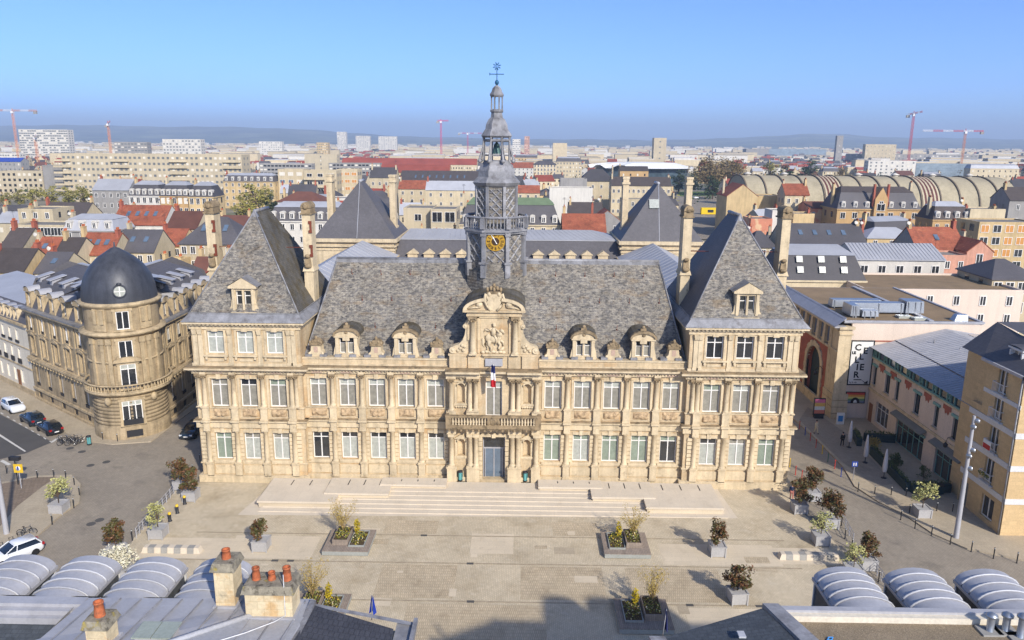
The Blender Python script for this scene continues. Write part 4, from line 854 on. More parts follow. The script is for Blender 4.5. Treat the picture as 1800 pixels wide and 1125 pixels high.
# ---------------------------------------------------------------- corner building with the dome
CB = thing('corner_building', 'weathered stone corner building with dark rounded dome and mansard dormers', 'building', (-46.6,15.3,0))
F1 = frame(-66.1, 26.3, .796, -.605); F2 = frame(-43.1, 14.6, 0, 1); F1.L, F2.L = 22.4, 22.0
for fr, n, st in ((F1, 6, 1.7), (F2, 7, 2.0)):
    L = fr.L; sp = 3.75 if fr is F1 else 3.0; ss = [st+sp*i for i in range(n)]; ops = []
    for s in ss: ops += [(s-.55,s+.55,2.2,5.0),(s-.52,s+.52,6.9,9.4),(s-.5,s+.5,10.2,12.3),(s-.55,s+.55,.45,1.3)]
    mb = MB(fr); mb.wall(0, L, 0, 13, ops, 0, .25); mb.build('wall', CS, CB)
    mb = MB(fr)
    for z0, z1, p in ((0,.4,.25),(1.5,1.8,.22),(5.7,5.95,.3),(5.95,6.2,.55),(6.2,6.35,.4),(9.75,9.95,.15),(12.6,12.8,.2)): mb.box(0, L, 0, p, z0, z1)
    s = .3
    while s < L-.2: mb.box(s-.1, s+.1, 0, .5, 5.55, 5.94); s += .9
    mb.build('string_course', CT, CB)
    mb = MB(fr); mb.box(-.1, L, 0, .35, 12.8, 13.0); mb.box(-.2, L, 0, .6, 13.0, 13.2); mb.build('cornice', CT, CB)
    mb = MB(fr); mb.box(-.2, L, -.2, .66, 13.2, 13.42); mb.build('gutter', MATS['lead'], CB)
    for i, s in enumerate(ss):
        w1 = 'shutter_white' if fr is F1 else 'pane_pale'
        window(CB, fr, s, 2.2, 1.1, 2.8, 'pane_pale' if i % 3 else 'pane_curtain', None, 0, d=-.2); window(CB, fr, s, 6.9, 1.04, 2.5, w1, None, 0, d=-.2); window(CB, fr, s, 10.2, 1.0, 2.1, 'shutter_white' if fr is F1 else 'pane_curtain', None, 0, d=-.12)
        g = MB(fr); g.box(s-.55, s+.55, -.2, -.12, .45, 1.3); g.build('cellar_grille', MATS['black_metal'], CB)
        m2 = MB(fr)
        for z, h in ((6.9,2.5),(10.2,2.1)):
            for q in (-1,1): m2.box(s+q*.66-.1, s+q*.66+.1, 0, .12, z, z+h)
            m2.box(s-.8, s+.8, 0, .16, z+h, z+h+.22); m2.box(s-.78, s+.78, 0, .2, z-.2, z)
        m2.box(s-.85, s+.85, 0, .3, 9.62, 9.74); m2.plate([(s-.85,9.74),(s+.85,9.74),(s,10.0)], 0, .26)
        m2.split('window_surround', CT, CB)
        for z in (2.3, 10.15): g = MB(fr); g.box(s-.5, s+.5, -.02, .04, z, z+.42); g.build('window_guard', MATS['black_metal'], CB)
        roof_dormer(CB, fr, s, 13.45, 1.15, 2.0, -.15, 2.6)
        if i < n-1 or fr is F1:                     # small zinc-lidded upper dormers
            u = MB(fr); a = s+.1; u.box(a-.4, a+.4, -3.4, -1.75, 16.6, 17.5); u.build('attic_dormer', MATS['zinc'], CB)
            u = MB(fr); u.extr([(a-.62,-1.4,17.35),(a+.62,-1.4,17.35),(a+.62,-3.6,17.85),(a-.62,-3.6,17.85)], (0,0,.1)); u.build('dormer_lid', MATS['zinc'], CB)
    for s in [st-1.6+sp*i for i in range(n+1)]:
        if 0.3 < s < L-.3: mb = MB(fr); mb.box(s-.25, s+.25, 0, .14, 6.36, 12.6); mb.build('pilaster', CT, CB)
    k0, k1 = (0, 1) if fr is F1 else (1, 0); A = lambda q: q*.55*k1; Z = lambda q: L-q*.55*k0   # mitred towards the tower
    mb = MB(fr); mb.poly((A(.1),-.1,13.4),(Z(.1),-.1,13.4),(Z(1.9),-1.9,17.0),(A(1.9),-1.9,17.0)); mb.poly((A(1.9),-1.9,17.0),(Z(1.9),-1.9,17.0),(Z(6.5),-6.5,18.9),(A(6.5),-6.5,18.9)); mb.poly((A(6.5),-6.5,18.9),(Z(6.5),-6.5,18.9),(Z(12),-11,17),(A(12),-11,17)); e = 0 if fr is F1 else L; mb.poly((e,-.1,13.4),(e,-1.9,17),(e,-6.5,18.9),(e,-11,17),(e,-11,13.4)); mb.build('mansard_roof', MATS['slate_dark'], CB)
    mb = MB(fr); mb.box(A(6.5), Z(6.5), -6.8, -6.2, 18.85, 19.0); mb.poly((A(6.5)+1.5,-6.5,19.0),(Z(6.5)-1,-6.5,19.0),(Z(10)-1.5,-10.5,18.3),(A(10)+2,-10.5,18.3)); mb.build('ridge_zinc', MATS['zinc_pale'], CB)
mb = MB(F1); mb.prism([(0,-.2),(F1.L,-.2),(F1.L-6.2,-11),(0,-11)], 0, 13.2); mb.build('core', CS, CB)
mb = MB(F2); mb.prism([(0,-.2),(F2.L,-.2),(F2.L,-11),(6.2,-11)], 0, 13.2); mb.build('core', CS, CB)
TC = (-46.6, 15.3); TR = 4.2; ta = atan2(-.88, .48)
mb = MB(); mb.lathe([(TR+.2,0),(TR+.2,1.5),(TR,1.8),(TR,13.0),(TR,17.0)], 40, TC); mb.build('round_tower', CS, CB)
for i in range(8): mb = MB(); z = 1.85+.46*i; mb.lathe([(TR,z),(TR+.1,z+.03),(TR+.1,z+.38),(TR,z+.41)], 40, TC, cap=False); mb.build('rusticated_course', CS, CB)
for z in (9.7,): mb = MB(); mb.lathe([(TR,z),(TR+.14,z+.04),(TR+.14,z+.2),(TR,z+.24)], 40, TC, cap=False); mb.build('string_ring', CT, CB)
mb = MB(); mb.lathe([(TR,5.4),(TR+.5,5.75),(TR+.85,5.95),(TR+.85,6.2),(TR,6.2)], 40, TC); mb.build('balcony_slab', CT, CB)
bal = MB(); bal.lathe([(TR+.6,7.02),(TR+.88,7.02),(TR+.88,7.16),(TR+.6,7.16),(TR+.6,7.02)], 40, TC, cap=False); bal.lathe([(TR+.62,6.2),(TR+.84,6.2),(TR+.84,6.32),(TR+.62,6.32)], 40, TC, cap=False); bal = bal.build('balustrade_rail', CT, CB)
bs2 = MB(); bs2.lathe([(.1,0),(.06,.15),(.11,.35),(.06,.6),(.1,.7)], 6); bs2 = bs2.mesh('baluster', CT)
for i in range(34):
    a = ta-1.5+3.0*i/33; put('baluster', bs2, bal, (TC[0]+(TR+.73)*cos(a), TC[1]+(TR+.73)*sin(a), 6.32))
mb = MB(); mb.lathe([(TR,12.8),(TR+.3,13.0),(TR+.7,13.25),(TR+.7,13.45),(TR+.1,13.6)], 40, TC); mb.build('tower_cornice', CT, CB)
mb = MB(); mb.lathe([(TR,16.3),(TR+.25,16.5),(TR+.5,16.75),(TR+.5,16.95),(TR,17.05)], 40, TC); mb.build('drum_cornice', CT, CB)
mb = MB(); mb.lathe([(TR+.05,16.95),(TR+.02,17.6),(TR-.1,18.6),(TR-.45,19.8),(TR-1.15,21.0),(TR-2.1,22.0),(TR-3.2,22.75),(.5,23.1),(.12,23.25),(.08,23.8),(0,23.9)], 40, TC); mb.build('dome', MATS['dome_slate'], CB)
def tf(a, r=TR): return frame(TC[0]+r*cos(a), TC[1]+r*sin(a), -sin(a), cos(a))
f = tf(ta)
for z, w_, h, nv in ((2.1,2.2,2.9,3),(6.6,1.7,3.0,2),(10.0,1.5,2.5,2),(13.9,1.4,2.2,2)):
    sr = MB(f); p = -.05 if z > 3 else .1
    for q in (-1,1): sr.box(q*(w_/2+.15)-.15, q*(w_/2+.15)+.15, -.4, .16, z-.1, z+h+.1)
    sr.box(-w_/2-.4, w_/2+.4, -.4, .2, z+h, z+h+.3); sr.box(-w_/2-.35, w_/2+.35, -.4, .24, z-.25, z)
    if z == 6.6: sr.box(-w_/2-.7, w_/2+.7, -.4, .5, z+h+.3, z+h+.42); sr.plate(arch(-w_/2-.7, w_/2+.7, z+h+.42, .5), -.4, .4)
    sr.build('window_surround', CT, CB); bk = MB(f); bk.box(-w_/2, w_/2, -.3, .02, z, z+h); bk.build('window_recess', CS, CB)
    window(CB, f, 0, z, w_, h, 'pane_dark', 'pane_pale', .8 if z < 9 else 0, nv, d=.13)
g = MB(f); g.box(-1.1, 1.1, .32, .36, 2.0, 2.7); g.build('window_guard', MATS['black_metal'], CB); g = MB(f); g.box(-.9, .9, .2, .24, .4, 1.25); g.build('cellar_grille', MATS['black_metal'], CB)
for da in (-.95, -.62, -.42, .42, .62, .95):
    ff = tf(ta+da); mb = MB(ff); mb.box(-.22,.22,-.3,.2,6.3,12.3); mb.box(-.32,.32,-.3,.3,12.1,12.8); mb.box(-.3,.3,-.3,.28,6.2,6.6); mb.build('pilaster', CT, CB)
for da in (-.62, .62):
    ff = tf(ta+da)
    mb = MB(ff); [mb.box(q*.45-.2, q*.45+.2, -.2, .3, 14.6, 16.3) for q in (-1,1)]; mb.box(-.8, .8, -.2, .1, 13.7, 16.4); mb.build('console', CT, CB)
    mb = MB(ff); mb.ball((0,.2,5.0), .45, .3, .55); mb.build('carved_bracket', CT, CB)
oc = tf(ta, TR-.05); mb = MB(oc); mb.T = (lambda F: lambda x, y, z: F(x, y, z))(oc)
ov = [(.62*cos(2*pi*i/20), .62*sin(2*pi*i/20)) for i in range(20)]; mb.extr([(a*1.25,-.5,18.5+b*1.25) for a,b in ov], (0,.75,0)); mb.ball((0,.2,19.35), .3, .15, .2); mb.build('round_window', MATS['dome_slate'], CB)
mb = MB(oc); mb.extr([(a,.24,18.5+b) for a,b in ov], (0,.03,0)); mb.build('pane', MATS['pane_pale'], CB); mb = MB(oc); mb.box(-.04,.04,.27,.31,17.9,19.1); mb.box(-.6,-.04,.27,.31,18.46,18.54); mb.box(.04,.6,.27,.31,18.46,18.54); mb.build('glazing_bar', MATS['white_frame'], CB)
# ---------------------------------------------------------------- pale terrace at the far left
for k, (s0, L, lab, H) in enumerate(((-13.3, 13.2, 'pale rendered townhouse with black balcony rails left of the domed corner building', 10.6), (-30, 16.6, 'pale townhouse with dormers at the far left edge', 10.2))):
    fr = frame(*F1(s0,0,0)[:2], .796, -.605); o = thing('townhouse', lab, 'house', fr(L/2,0,0))
    ss = [1.6+2.55*i for i in range(int((L-1)/2.55))]; ops = [(s-.5,s+.5,a,b) for s in ss for a, b in ((1.4,3.4),(4.4,6.6),(7.5,9.4))]
    mb = MB(fr); mb.wall(0, L, 0, H, ops, 0, .2); mb.box(0, L, -10, -.25, 0, H); mb.build('wall', MATS['white_render'], o)
    mb = MB(fr); mb.box(0, L, 0, .12, 4.0, 4.2); mb.box(0, L, 0, .1, 7.0, 7.15); mb.box(0, L, 0, .1, 0, .9); mb.build('string_course', CT, o); mb = MB(fr); mb.box(0, L, 0, .35, H-.3, H); mb.build('cornice', CT, o)
    for i, s in enumerate(ss):
        for z, h in ((1.4,2.0),(4.4,2.2),(7.5,1.9)): window(o, fr, s, z, 1.0, h, 'pane_curtain', None, 0, d=-.15)
        for z in (4.4, 7.5): g = MB(fr); g.box(s-.6, s+.6, .02, .14, z, z+.7 if z < 5 else z+.35); g.build('balcony_rail', MATS['black_metal'], o)
        roof_dormer(o, fr, s, H+.1, 1.1, 1.6, -.2, 1.8, LT, 'zinc', False)
    g = MB(fr); g.box(ss[-2]+.7, ss[-2]+1.8, -.05, .03, 0, 3.2); g.build('door', MATS['timber_door'], o)
    mb = MB(fr); mb.m = 0; mb.poly((0,0,H),(L,0,H),(L,-1.3,H+2.4),(0,-1.3,H+2.4)); mb.m = 1; mb.poly((0,-1.3,H+2.4),(L,-1.3,H+2.4),(L,-10,H+3.6),(0,-10,H+3.6)); mb.build('roof', [MATS['slate_dark'], MATS['zinc_pale']], o)
# ---------------------------------------------------------------- hall with the arch and the vertical sign
CE = thing('cellar_hall', 'stone and red brick hall with arched doorway and tall lettered sign on its end wall', 'hall', (48,30,0))
FA = frame(44.6, 47, 0, -1); FB = frame(44.6, 22, 1, 0)   # street side, end wall
mb = MB(FA); ac, ar = 17.2, 2.6
mb.wall(0, 25, 0, 9.4, [(ac-ar, ac+ar, 0, 8.3)], 0, 1.0); ap = arch(ac-ar, ac+ar, 5.4, ar, 14)
for u, v in zip(ap, ap[1:]): mb.plate([u, v, (v[0],8.3), (u[0],8.3)], -.02, -.8)
mb.build('wall', MATS['brick_red'], CE)
mb = MB(FA); mb.wall(0, 25, 9.3, 12.6, [], -.1); mb.box(0, 25, 0, .3, 9.2, 9.5); mb.box(0, 25, 0, .25, 0, 1.4)
for s in [1.2+2.4*i for i in range(10)]: mb.box(s-.45, s+.45, -.1, .35, 9.5, 12.2, top=(s-.3, s+.3, -.1, .25))
mb.box(0, 25, -.2, .5, 12.2, 12.6); mb.build('attic_storey', LT, CE)
for i in range(9): p = MB(FA); s = 2.4+2.4*i; p.box(s-.7, s+.7, -.1, -.04, 9.8, 11.9); p.build('attic_panel', MATS['gallery_blue'], CE)
for i in range(15):                                  # voussoirs of the arch
    a0, a1 = pi*i/15, pi*(i+1)/15; p = MB(FA); e = .85 if i % 2 else .7
    p.plate([(ac+ar*cos(a0),5.4+ar*sin(a0)),(ac+(ar+e)*cos(a0),5.4+(ar+e)*sin(a0)),(ac+(ar+e)*cos(a1),5.4+(ar+e)*sin(a1)),(ac+ar*cos(a1),5.4+ar*sin(a1))], -.3, .16); p.build('voussoir', LT, CE)
for q in (-1, 1):
    for i in range(9): p = MB(FA); w_ = .85 if i % 2 else .7; a, b = sides(ac+q*ar, ac+q*(ar+w_)); p.box(a, b, -.3, .16, .6*i, .6*i+.58); p.build('quoin', LT, CE)
p = MB(FA); p.plate([(ac-ar,0),(ac+ar,0)]+arch(ac-ar, ac+ar, 5.4, ar, 14)[::-1], -.78, -.7); p.build('gate', MATS['teal_dark'], CE)
mb = MB(FA); mb.box(-.3, 25.4, -.6, .9, 12.6, 12.8); mb.poly((-.3,.9,12.8),(25.6,.9,12.8),(25.2,-.6,13.9),(-.3,-.6,13.9)); mb.build('zinc_eave', MATS['zinc'], CE)
mb = MB(FB); mb.box(-.16, 1.5, -3, .2, 0, 12.4); mb.box(-.25, 1.75, -3, .45, 12.4, 12.75); mb.box(-.15, 1.65, -3, .35, 11.6, 11.8)
for z in (.0, .9, 1.8, 2.7): mb.box(-.3, 1.8, -3, .5-z*.05, z, z+.82)
mb.build('corner_pier', LT, CE)
mb = MB(FB); mb.box(1.5, 18, -.4, 0, 0, 13.2); mb.box(18, 18.4, -25, -.1, 0, 13.2); mb.box(.6, 18, -25.4, -25, 0, 13.2); mb.build('end_wall', MATS['pink_render'], CE)
mb = MB(FB); mb.box(1.5, 12, 0, .08, 10.75, 10.9); mb.build('red_band', MATS['brick_red'], CE)
mb = MB(FB); mb.box(.4, 18.5, -25.2, .06, 13.2, 13.3); mb.box(.4, 18.6, -.35, .12, 13.3, 13.5); mb.box(18.2, 18.6, -25, -.35, 13.3, 13.5); mb.box(.4, .8, -25, -.35, 13.3, 13.8); mb.box(11.6, 12.2, -25, -.35, 13.3, 13.6); mb.build('parapet', MATS['zinc'], CE)
mb = MB(FB); mb.box(.8, 18.2, -24.9, -.36, 13.3, 13.34); mb.build('flat_roof', MATS['roof_gravel'], CE)
for n, (a, b, c, e, z1) in enumerate(((2.2,3.4,-5.5,-2.5,15.0),(3.4,10.5,-6.4,-4.9,14.9),(3.6,5.8,-3.8,-2.2,14.4),(10.5,13,-7.2,-4.6,15.2),(2,9,-10,-8.4,14.6))):
    dct = MB(FB); dct.box(a, b, c, e, 13.6, z1, top=(a+.1,b-.1,c+.1,e-.1)); [dct.box(x, x+.12, c-.02, e+.02, 13.34, z1-.05) for x in (a+.3, (a+b)/2, b-.5)]; tag(dct.build('ventilation_duct', MATS['duct_steel']), ['upright elbow duct at the street corner of the hall roof','long steel duct run across the hall roof','short curved steel duct nearest the sign wall','large square duct end box on the hall roof','rear low steel duct on the hall roof'][n], 'duct', 'ducts on the hall roof')
for x, y, lab in ((9.5,-3,'rear'),(11,-1.8,'front')): s = MB(FB); s.box(x-.9, x+.9, y-.6, y+.6, 13.34, 13.6); s.box(x-.8, x+.8, y-.5, y+.5, 13.6, 13.66); tag(s.build('roof_light', MATS['pane_pale']), f'{lab} flat skylight on the gravel roof of the hall', 'skylight')
dv = MB(FB); dv.box(15.2, 17, -2.2, -1.0, 13.34, 14.2, top=(15.6,17,-2,-1.2)); tag(dv.build('roof_fan', MATS['duct_steel']), 'small metal fan unit at the right end of the hall roof', 'fan')
# tall sign
sg_ = thing('wall_sign', 'tall white framed sign with black letters on the pale hall wall', 'sign', FB(3.1,.1,4.7))
mb = MB(FB); mb.box(1.55, 4.65, .0, .08, 4.75, 10.9); mb.build('board', MATS['sign_white'], sg_)
mb = MB(FB)
for a, b, c, e in ((1.55,4.65,10.75,10.9),(1.55,4.65,4.75,4.9),(1.55,1.7,4.9,10.75),(4.5,4.65,4.9,10.75)): mb.box(a, b, .08, .12, c, e)
mb.build('border', MATS['sign_black'], sg_)
def letter(txt, s, z, size, parent, mat, fr, d=.1, name='letter', bold=.012):
    cu = bpy.data.curves.new('txt', 'FONT'); cu.body = txt; cu.size = size; cu.extrude = .01; cu.offset = bold; cu.resolution_u = 2
    ob = bpy.data.objects.new('txt', cu); col.objects.link(ob); dg = bpy.context.evaluated_depsgraph_get(); me = bpy.data.meshes.new_from_object(ob.evaluated_get(dg)); bpy.data.objects.remove(ob)
    me.materials.clear(); me.materials.append(mat); return put(name, me, parent, fr(s, d, z), rot=(pi/2, 0, fr.rz))
SB = MATS['sign_black']
for t, s, z, sz in (('C',2.1,9.55,1.2),('E',3.25,9.1,1.2),('LE',1.82,9.05,.5),('L',2.8,8.3,1.2),('L',2.25,7.85,1.2),('I',2.55,6.85,1.2),('E',3.0,6.85,1.2),('R',2.3,5.8,1.2)): letter(t, s, z, sz, sg_, SB, FB, bold=.03)
letter('by la vie', 1.85, 5.05, .3, sg_, MATS['concrete'], FB)
ar_ = MB(FB); ar_.box(2.4, 3.4, .09, .12, 5.45, 5.57); ar_.extr([(3.3,.09,5.57),(3.42,.09,5.5),(4.05,.09,5.1),(4.0,.09,5.0)], (0,.03,0)); ar_.extr([(4.3,.09,4.95),(4.25,.09,5.4),(3.75,.09,4.98)], (0,.03,0)); ar_.build('arrow', SB, sg_)
ps = thing('framed_poster', 'black framed striped poster with a rainbow arch low on the hall wall', 'poster', FB(3.1,.1,2.2)); mb = MB(FB); mb.box(1.6,4.2,0,.1,2.2,3.8); mb.build('frame', SB, ps)
for i, c in enumerate(((196,70,60),(214,150,70),(222,206,120),(120,150,110),(120,130,150))): M(f'poster_{i}', c, var=.05, fine=0, bump=0); mb = MB(FB); mb.box(1.7,4.1,.1,.11,2.3+.28*(4-i),2.3+.28*(5-i)); mb.build('stripe', MATS[f'poster_{i}'], ps)
mb = MB(FB); mb.plate(arch(2.3,3.5,2.3,.75), .11, .13); mb.build('arch_motif', SB, ps); mb = MB(FB); mb.plate(arch(2.65,3.15,2.3,.4), .13, .14); mb.build('arch_motif', MATS['sign_white'], ps)
# ---------------------------------------------------------------- café building with green timber trim
CF = thing('cafe_building', 'low shop building with green timber attic, striped zinc roof and glazed café fronts', 'building', (49.2,10,0))
fr = frame(49.2, 21.8, 0, -1); L = 24.0
ws = [1.0,4.6,7.2,12.1,16.4,20.4]; shops = [(2.4,5.8,.6,3.4),(8.0,14.6,.1,3.2),(17.2,22.6,.1,3.2)]
ops = [(s-(.45 if i in (0,2,4) else .65), s+(.45 if i in (0,2,4) else .65), 5.2, 7.7) for i, s in enumerate(ws)]+shops
mb = MB(fr); mb.wall(0, L, 0, 8.6, ops, 0, .3); mb.box(0, L, -10, -.4, 0, 8.6); mb.build('wall', MATS['pink_render'], CF)
mb = MB(fr); mb.box(0, L, 0, .14, 4.3, 4.6); mb.box(0, L, 0, .2, 8.55, 8.75); mb.build('string_course', LT, CF)
for i, s in enumerate(ws):
    hw = .45 if i in (0,2,4) else .65; window(CF, fr, s, 5.2, hw*2, 2.5, 'pane_dark', None, 0, d=-.2, mat=MATS['teal_dark']); l = MB(fr); l.box(s-hw-.25, s+hw+.25, 0, .16, 7.7, 8.0); l.build('lintel', MATS['teal_paint'], CF); l = MB(fr); l.box(s-hw-.1, s+hw+.1, 0, .2, 5.05, 5.2); l.build('sill', LT, CF)
    if i: l = MB(fr); a = (ws[i-1]+s)/2; l.box(a-.8, a+.8, 0, .06, 7.9, 8.4); l.plate([(a-.5,7.9),(a+.5,7.9),(a+.3,7.4),(a,7.65),(a-.3,7.4)], 0, .05); l.build('brick_pendant', MATS['brick_red'], CF)
mb = MB(fr); mb.box(0, L, -.6, -.1, 8.7, 10.1); mb.build('attic_glazing', MATS['pane_dark'], CF)
tm = MB(fr); tm.box(0, L, -.1, .12, 8.75, 8.9); tm.box(0, L, -.1, .1, 9.95, 10.1); tm.build('timber_rail', MATS['teal_paint'], CF)
for i in range(16):
    a = 1.5*i; tm = MB(fr); tm.box(a, a+.1, -.1, .06, 8.9, 9.95)
    if i % 2 == 0:
        tm.bar((a+.15,-.02,8.95),(a+.7,-.02,9.9), .08); tm.bar((a+.7,-.02,8.95),(a+.15,-.02,9.9), .08); tm.box(a+.75, a+.82, -.1, .06, 8.9, 9.95)
    tm.split('timber_brace', MATS['teal_paint'], CF)
for k, (a, b, z0, z1) in enumerate(shops):
    n = max(3, int((b-a)/1.1)); window(CF, fr, (a+b)/2, z0, b-a, z1-z0, 'pane_dark', None, .72, n, .07, d=-.2, name='shopfront', mat=MATS['white_frame'] if k == 0 else MATS['teal_paint'])
    if k: q = MB(fr); q.extr([(a-.4,0,4.0),(b+.4,0,4.0),(b+.4,.75,3.6),(a-.4,.75,3.6)], (0,0,.14)); q.build('awning', MATS['awning_grey'], CF); q = MB(fr); q.box(a-.3, b+.3, .0, .2, 3.2, 3.45); q.build('shop_fascia', MATS['teal_paint'], CF)
d_ = MB(fr); d_.box(.5, 1.5, -.05, .04, 0, 2.6); d_.build('door', MATS['timber_door'], CF)
mb = MB(fr); mb.poly((-.1,.6,10.1),(L+.3,.6,10.1),(L+.3,-2.6,10.9),(-.1,-2.6,10.9)); mb.poly((-.1,-2.6,11.0),(L+.3,-2.6,11.0),(L-4,-9,12.6),(-.1,-9,12.6)); mb.poly((L+.3,-2.6,11.0),(L+.3,-16,11.0),(L-4,-9,12.6)); mb.poly((-.1,-9,12.6),(L-4,-9,12.6),(L+.3,-16,11),(-.1,-22,10.5)); mb.poly((L+.3,.6,10.1),(L+.3,-2.6,10.9),(L+.3,-2.6,10.1))
mb.build('roof', MATS['zinc'], CF)
sm = MB(fr)
for i in range(40):
    s = .3+.6*i; sm.bar((s,.6,10.12),(s,-2.6,10.92), .05)
    if s < L-4: sm.bar((s,-2.6,11.02),(s,-9,12.62), .05); sm.bar((s,-9,12.62),(s+.1,-20,10.75), .05)
tag(sm.build('standing_seams', MATS['zinc'], CF), kind='stuff')
for a, b in ((2.5,-11.5),(9.0,-12)): s = MB(fr); s.box(a-.9, a+.9, b-.7, b+.7, 11.9, 12.35, top=(a-.8,a+.8,b-.6,b+.6)); s.build('skylight', MATS['pane_blue'], CF)
for a, b in ((4,-5.5),(8,-6.5),(12,-6),(15,-5)): v = MB(fr); v.tube([fr(a,b,0)[:0] or (a,b,11.4),(a,b,12.2)], .08, 6); v.build('roof_vent', MATS['lead'], CF)
# ---------------------------------------------------------------- tan apartment house on the right edge
AP = thing('apartment_house', 'tan stone apartment house with white floor bands and slate roof at the right edge', 'building', (48.2,-9.7,0))
fr = frame(48.2, -4.0, 0, -1); L = 5.7; z1 = 15.9
fl = [3.5, 7.0, 10.4, 13.4]
mb = MB(fr); mb.wall(0, L, 0, z1, [(1.9,3.3,z-.4,z+2.0) for z in (4.5,7.7,10.9,13.5)]+[(2.2,4.2,.6,2.8)], 0, .3); mb.wall(-1.8, 0, 0, 11, [(-1.6,-.2,0,2.6)], -.05, .4); mb.poly((0,-.05,11),(0,-12,11),(0,-12,z1),(0,0,z1)); mb.poly((-1.8,-.05,11),(0,-.05,11),(0,-12,11),(-1.8,-12,11)); mb.build('wall', MATS['ashlar_tan'], AP)
fb = frame(48.2, -9.7, 1, 0); LB = 16
mb = MB(fb); mb.wall(0, LB, 0, z1, [(a,a+1.4,z-.4,z+2.0) for a in (3,7,11) for z in (4.5,7.7,10.9,13.5)], 0, .3); mb.box(.5, LB, -10, -.4, 0, z1); mb.build('wall', MATS['ashlar_tan'], AP)
for f_, a, b in ((fr,-1.8,L),(fb,0,LB)):
    for z in (3.3, 6.6, 9.8): q = MB(f_); q.box(a, b+(.06 if f_ is fr else 0), 0, .06, z, z+.55); q.build('floor_band', MATS['white_band'], AP)
q = MB(fr); q.box(0, L+.06, 0, .06, 12.6, 13.0); q.build('floor_band', MATS['white_band'], AP)
for j, z in enumerate((4.1,7.3,10.5,13.1)):
    window(AP, fr, 2.6, z, 1.4, 2.4, 'pane_dark', None, 0, d=-.2)
    r = MB(fr); r.box(1.7, 3.5, .32, .37, z+1.0, z+1.06); r.box(1.7, 3.5, .32, .37, z, z+.06); [r.box(1.7+.2*i, 1.73+.2*i, .33, .36, z+.06, z+1.0) for i in range(10)]; r.box(1.7,1.75,0,.32,z+1.0,z+1.06); r.box(3.45,3.5,0,.32,z+1.0,z+1.06); r.box(1.6,3.6,0,.4,z-.12,z); r.build('balcony_rail', MATS['white_band'], AP)
    for a in (3.7,7.7,11.7): window(AP, fb, a, z, 1.4, 2.4, 'pane_dark', None, 0, d=-.2)
window(AP, fr, 3.2, .6, 2.0, 2.2, 'pane_dark', None, 0, d=-.2, name='shop_window'); q = MB(fr); q.box(-1.6,-.2,-.3,-.2,0,2.6); q.build('garage_door', MATS['awning_grey'], AP)
q = MB(fr); q.tube([(5.55,.12,0),(5.55,.12,z1)], .08, 6); q.build('downpipe', MATS['lead'], AP)
mb = MB(); mb.poly((47.8,-10.2,z1),(47.8,-3.8,z1),(51,-3.8,18.2),(51,-6.5,18.2)); mb.poly((47.8,-10.2,z1),(65,-10.2,z1),(65,-6.5,18.2),(51,-6.5,18.2)); mb.poly((51,-6.5,18.2),(65,-6.5,18.2),(65,0,18.6),(51,0,18.6)); mb.poly((47.8,-3.8,z1),(51,-3.8,18.2),(51,0,18.6),(47.8,0,z1)); mb.build('roof', MATS['slate_dark'], AP)
mb = MB(); mb.box(47.6, 47.8, -10.4, -3.8, z1-.25, z1+.02); mb.box(47.6, 65, -10.4, -10.2, z1-.25, z1+.02); mb.build('gutter', MATS['zinc'], AP)
roof_dormer(AP, fr, 2.6, z1+.1, 1.5, 1.3, -.9, 2.2, MATS['white_band'], 'slate_dark', False, 'pane_curtain')
fs = thing('for_sale_board', 'small red and white board hung on a balcony of the tan apartment house', 'board', fr(2.2,.4,7.3)); q = MB(fr); q.box(1.75,3.0,.38,.42,7.4,8.3); q.build('board', MATS['sign_white'], fs); M('sign_red', (176,52,40), var=.05, bump=0); q = MB(fr); q.box(1.8,2.95,.42,.43,7.45,7.95); q.build('panel', MATS['sign_red'], fs)
bx_ = MB(fr)
leaves(bx_, 120, (2.6,.45,4.95), (.85,.15,.2), .09, random.Random(3), 0); tag(bx_.build('balcony_flowers', MATS['flowers_mixed']), 'green and yellow plants along the lowest balcony of the tan apartment house', 'plants', kind='stuff')
# ================================================================ ROOFS IN THE FOREGROUND
M('chimney_stone', (206,188,152), var=.12, vs=.8, spots=(((190,150,96), .9, .5, .62, .7), ((112,104,92), 1.6, .6, .72, .6)), brick=(.55,.36,.012,.84,.08,'wall'))
M('terracotta', (180,100,62), rough=.85, var=.22, vs=4, streak=.3, spots=(((112,78,58), 5, .52, .66, .7),), bump=.3)
M('chimney_cap', (138,130,112), var=.25, vs=3, spots=(((70,64,52), 4, .5, .62, .7), ((176,156,70), 2, .62, .7, .6)), bump=.6)
M('gravel', (140,124,100), var=.1, vs=.6, fine=.35, fs=22, bump=.8, bs=34, spots=(((200,186,160), 30, .6, .64, .7),))
M('slate_near', (72,76,80), rough=.55, var=.15, vs=1.2, fine=.15, fs=6, brick=(.3,.2,.012,.7,.12,'xy'), bump=.4)
M('slate_ribbed', (68,68,72), rough=.6, var=.12, vs=1, fine=.15, fs=6, brick=(.22,.4,.02,.68,.1,'xy'), bump=.5)
ZN, LD = MATS['zinc'], MATS['lead']
FGL = thing('left_roof_house', 'zinc and slate roofed house with barrel dormers filling the lower left corner', 'house', (-14,-50,0))
FGR = thing('right_roof_house', 'flat gravel roofed house with barrel dormers filling the lower right corner', 'house', (20,-50,0))
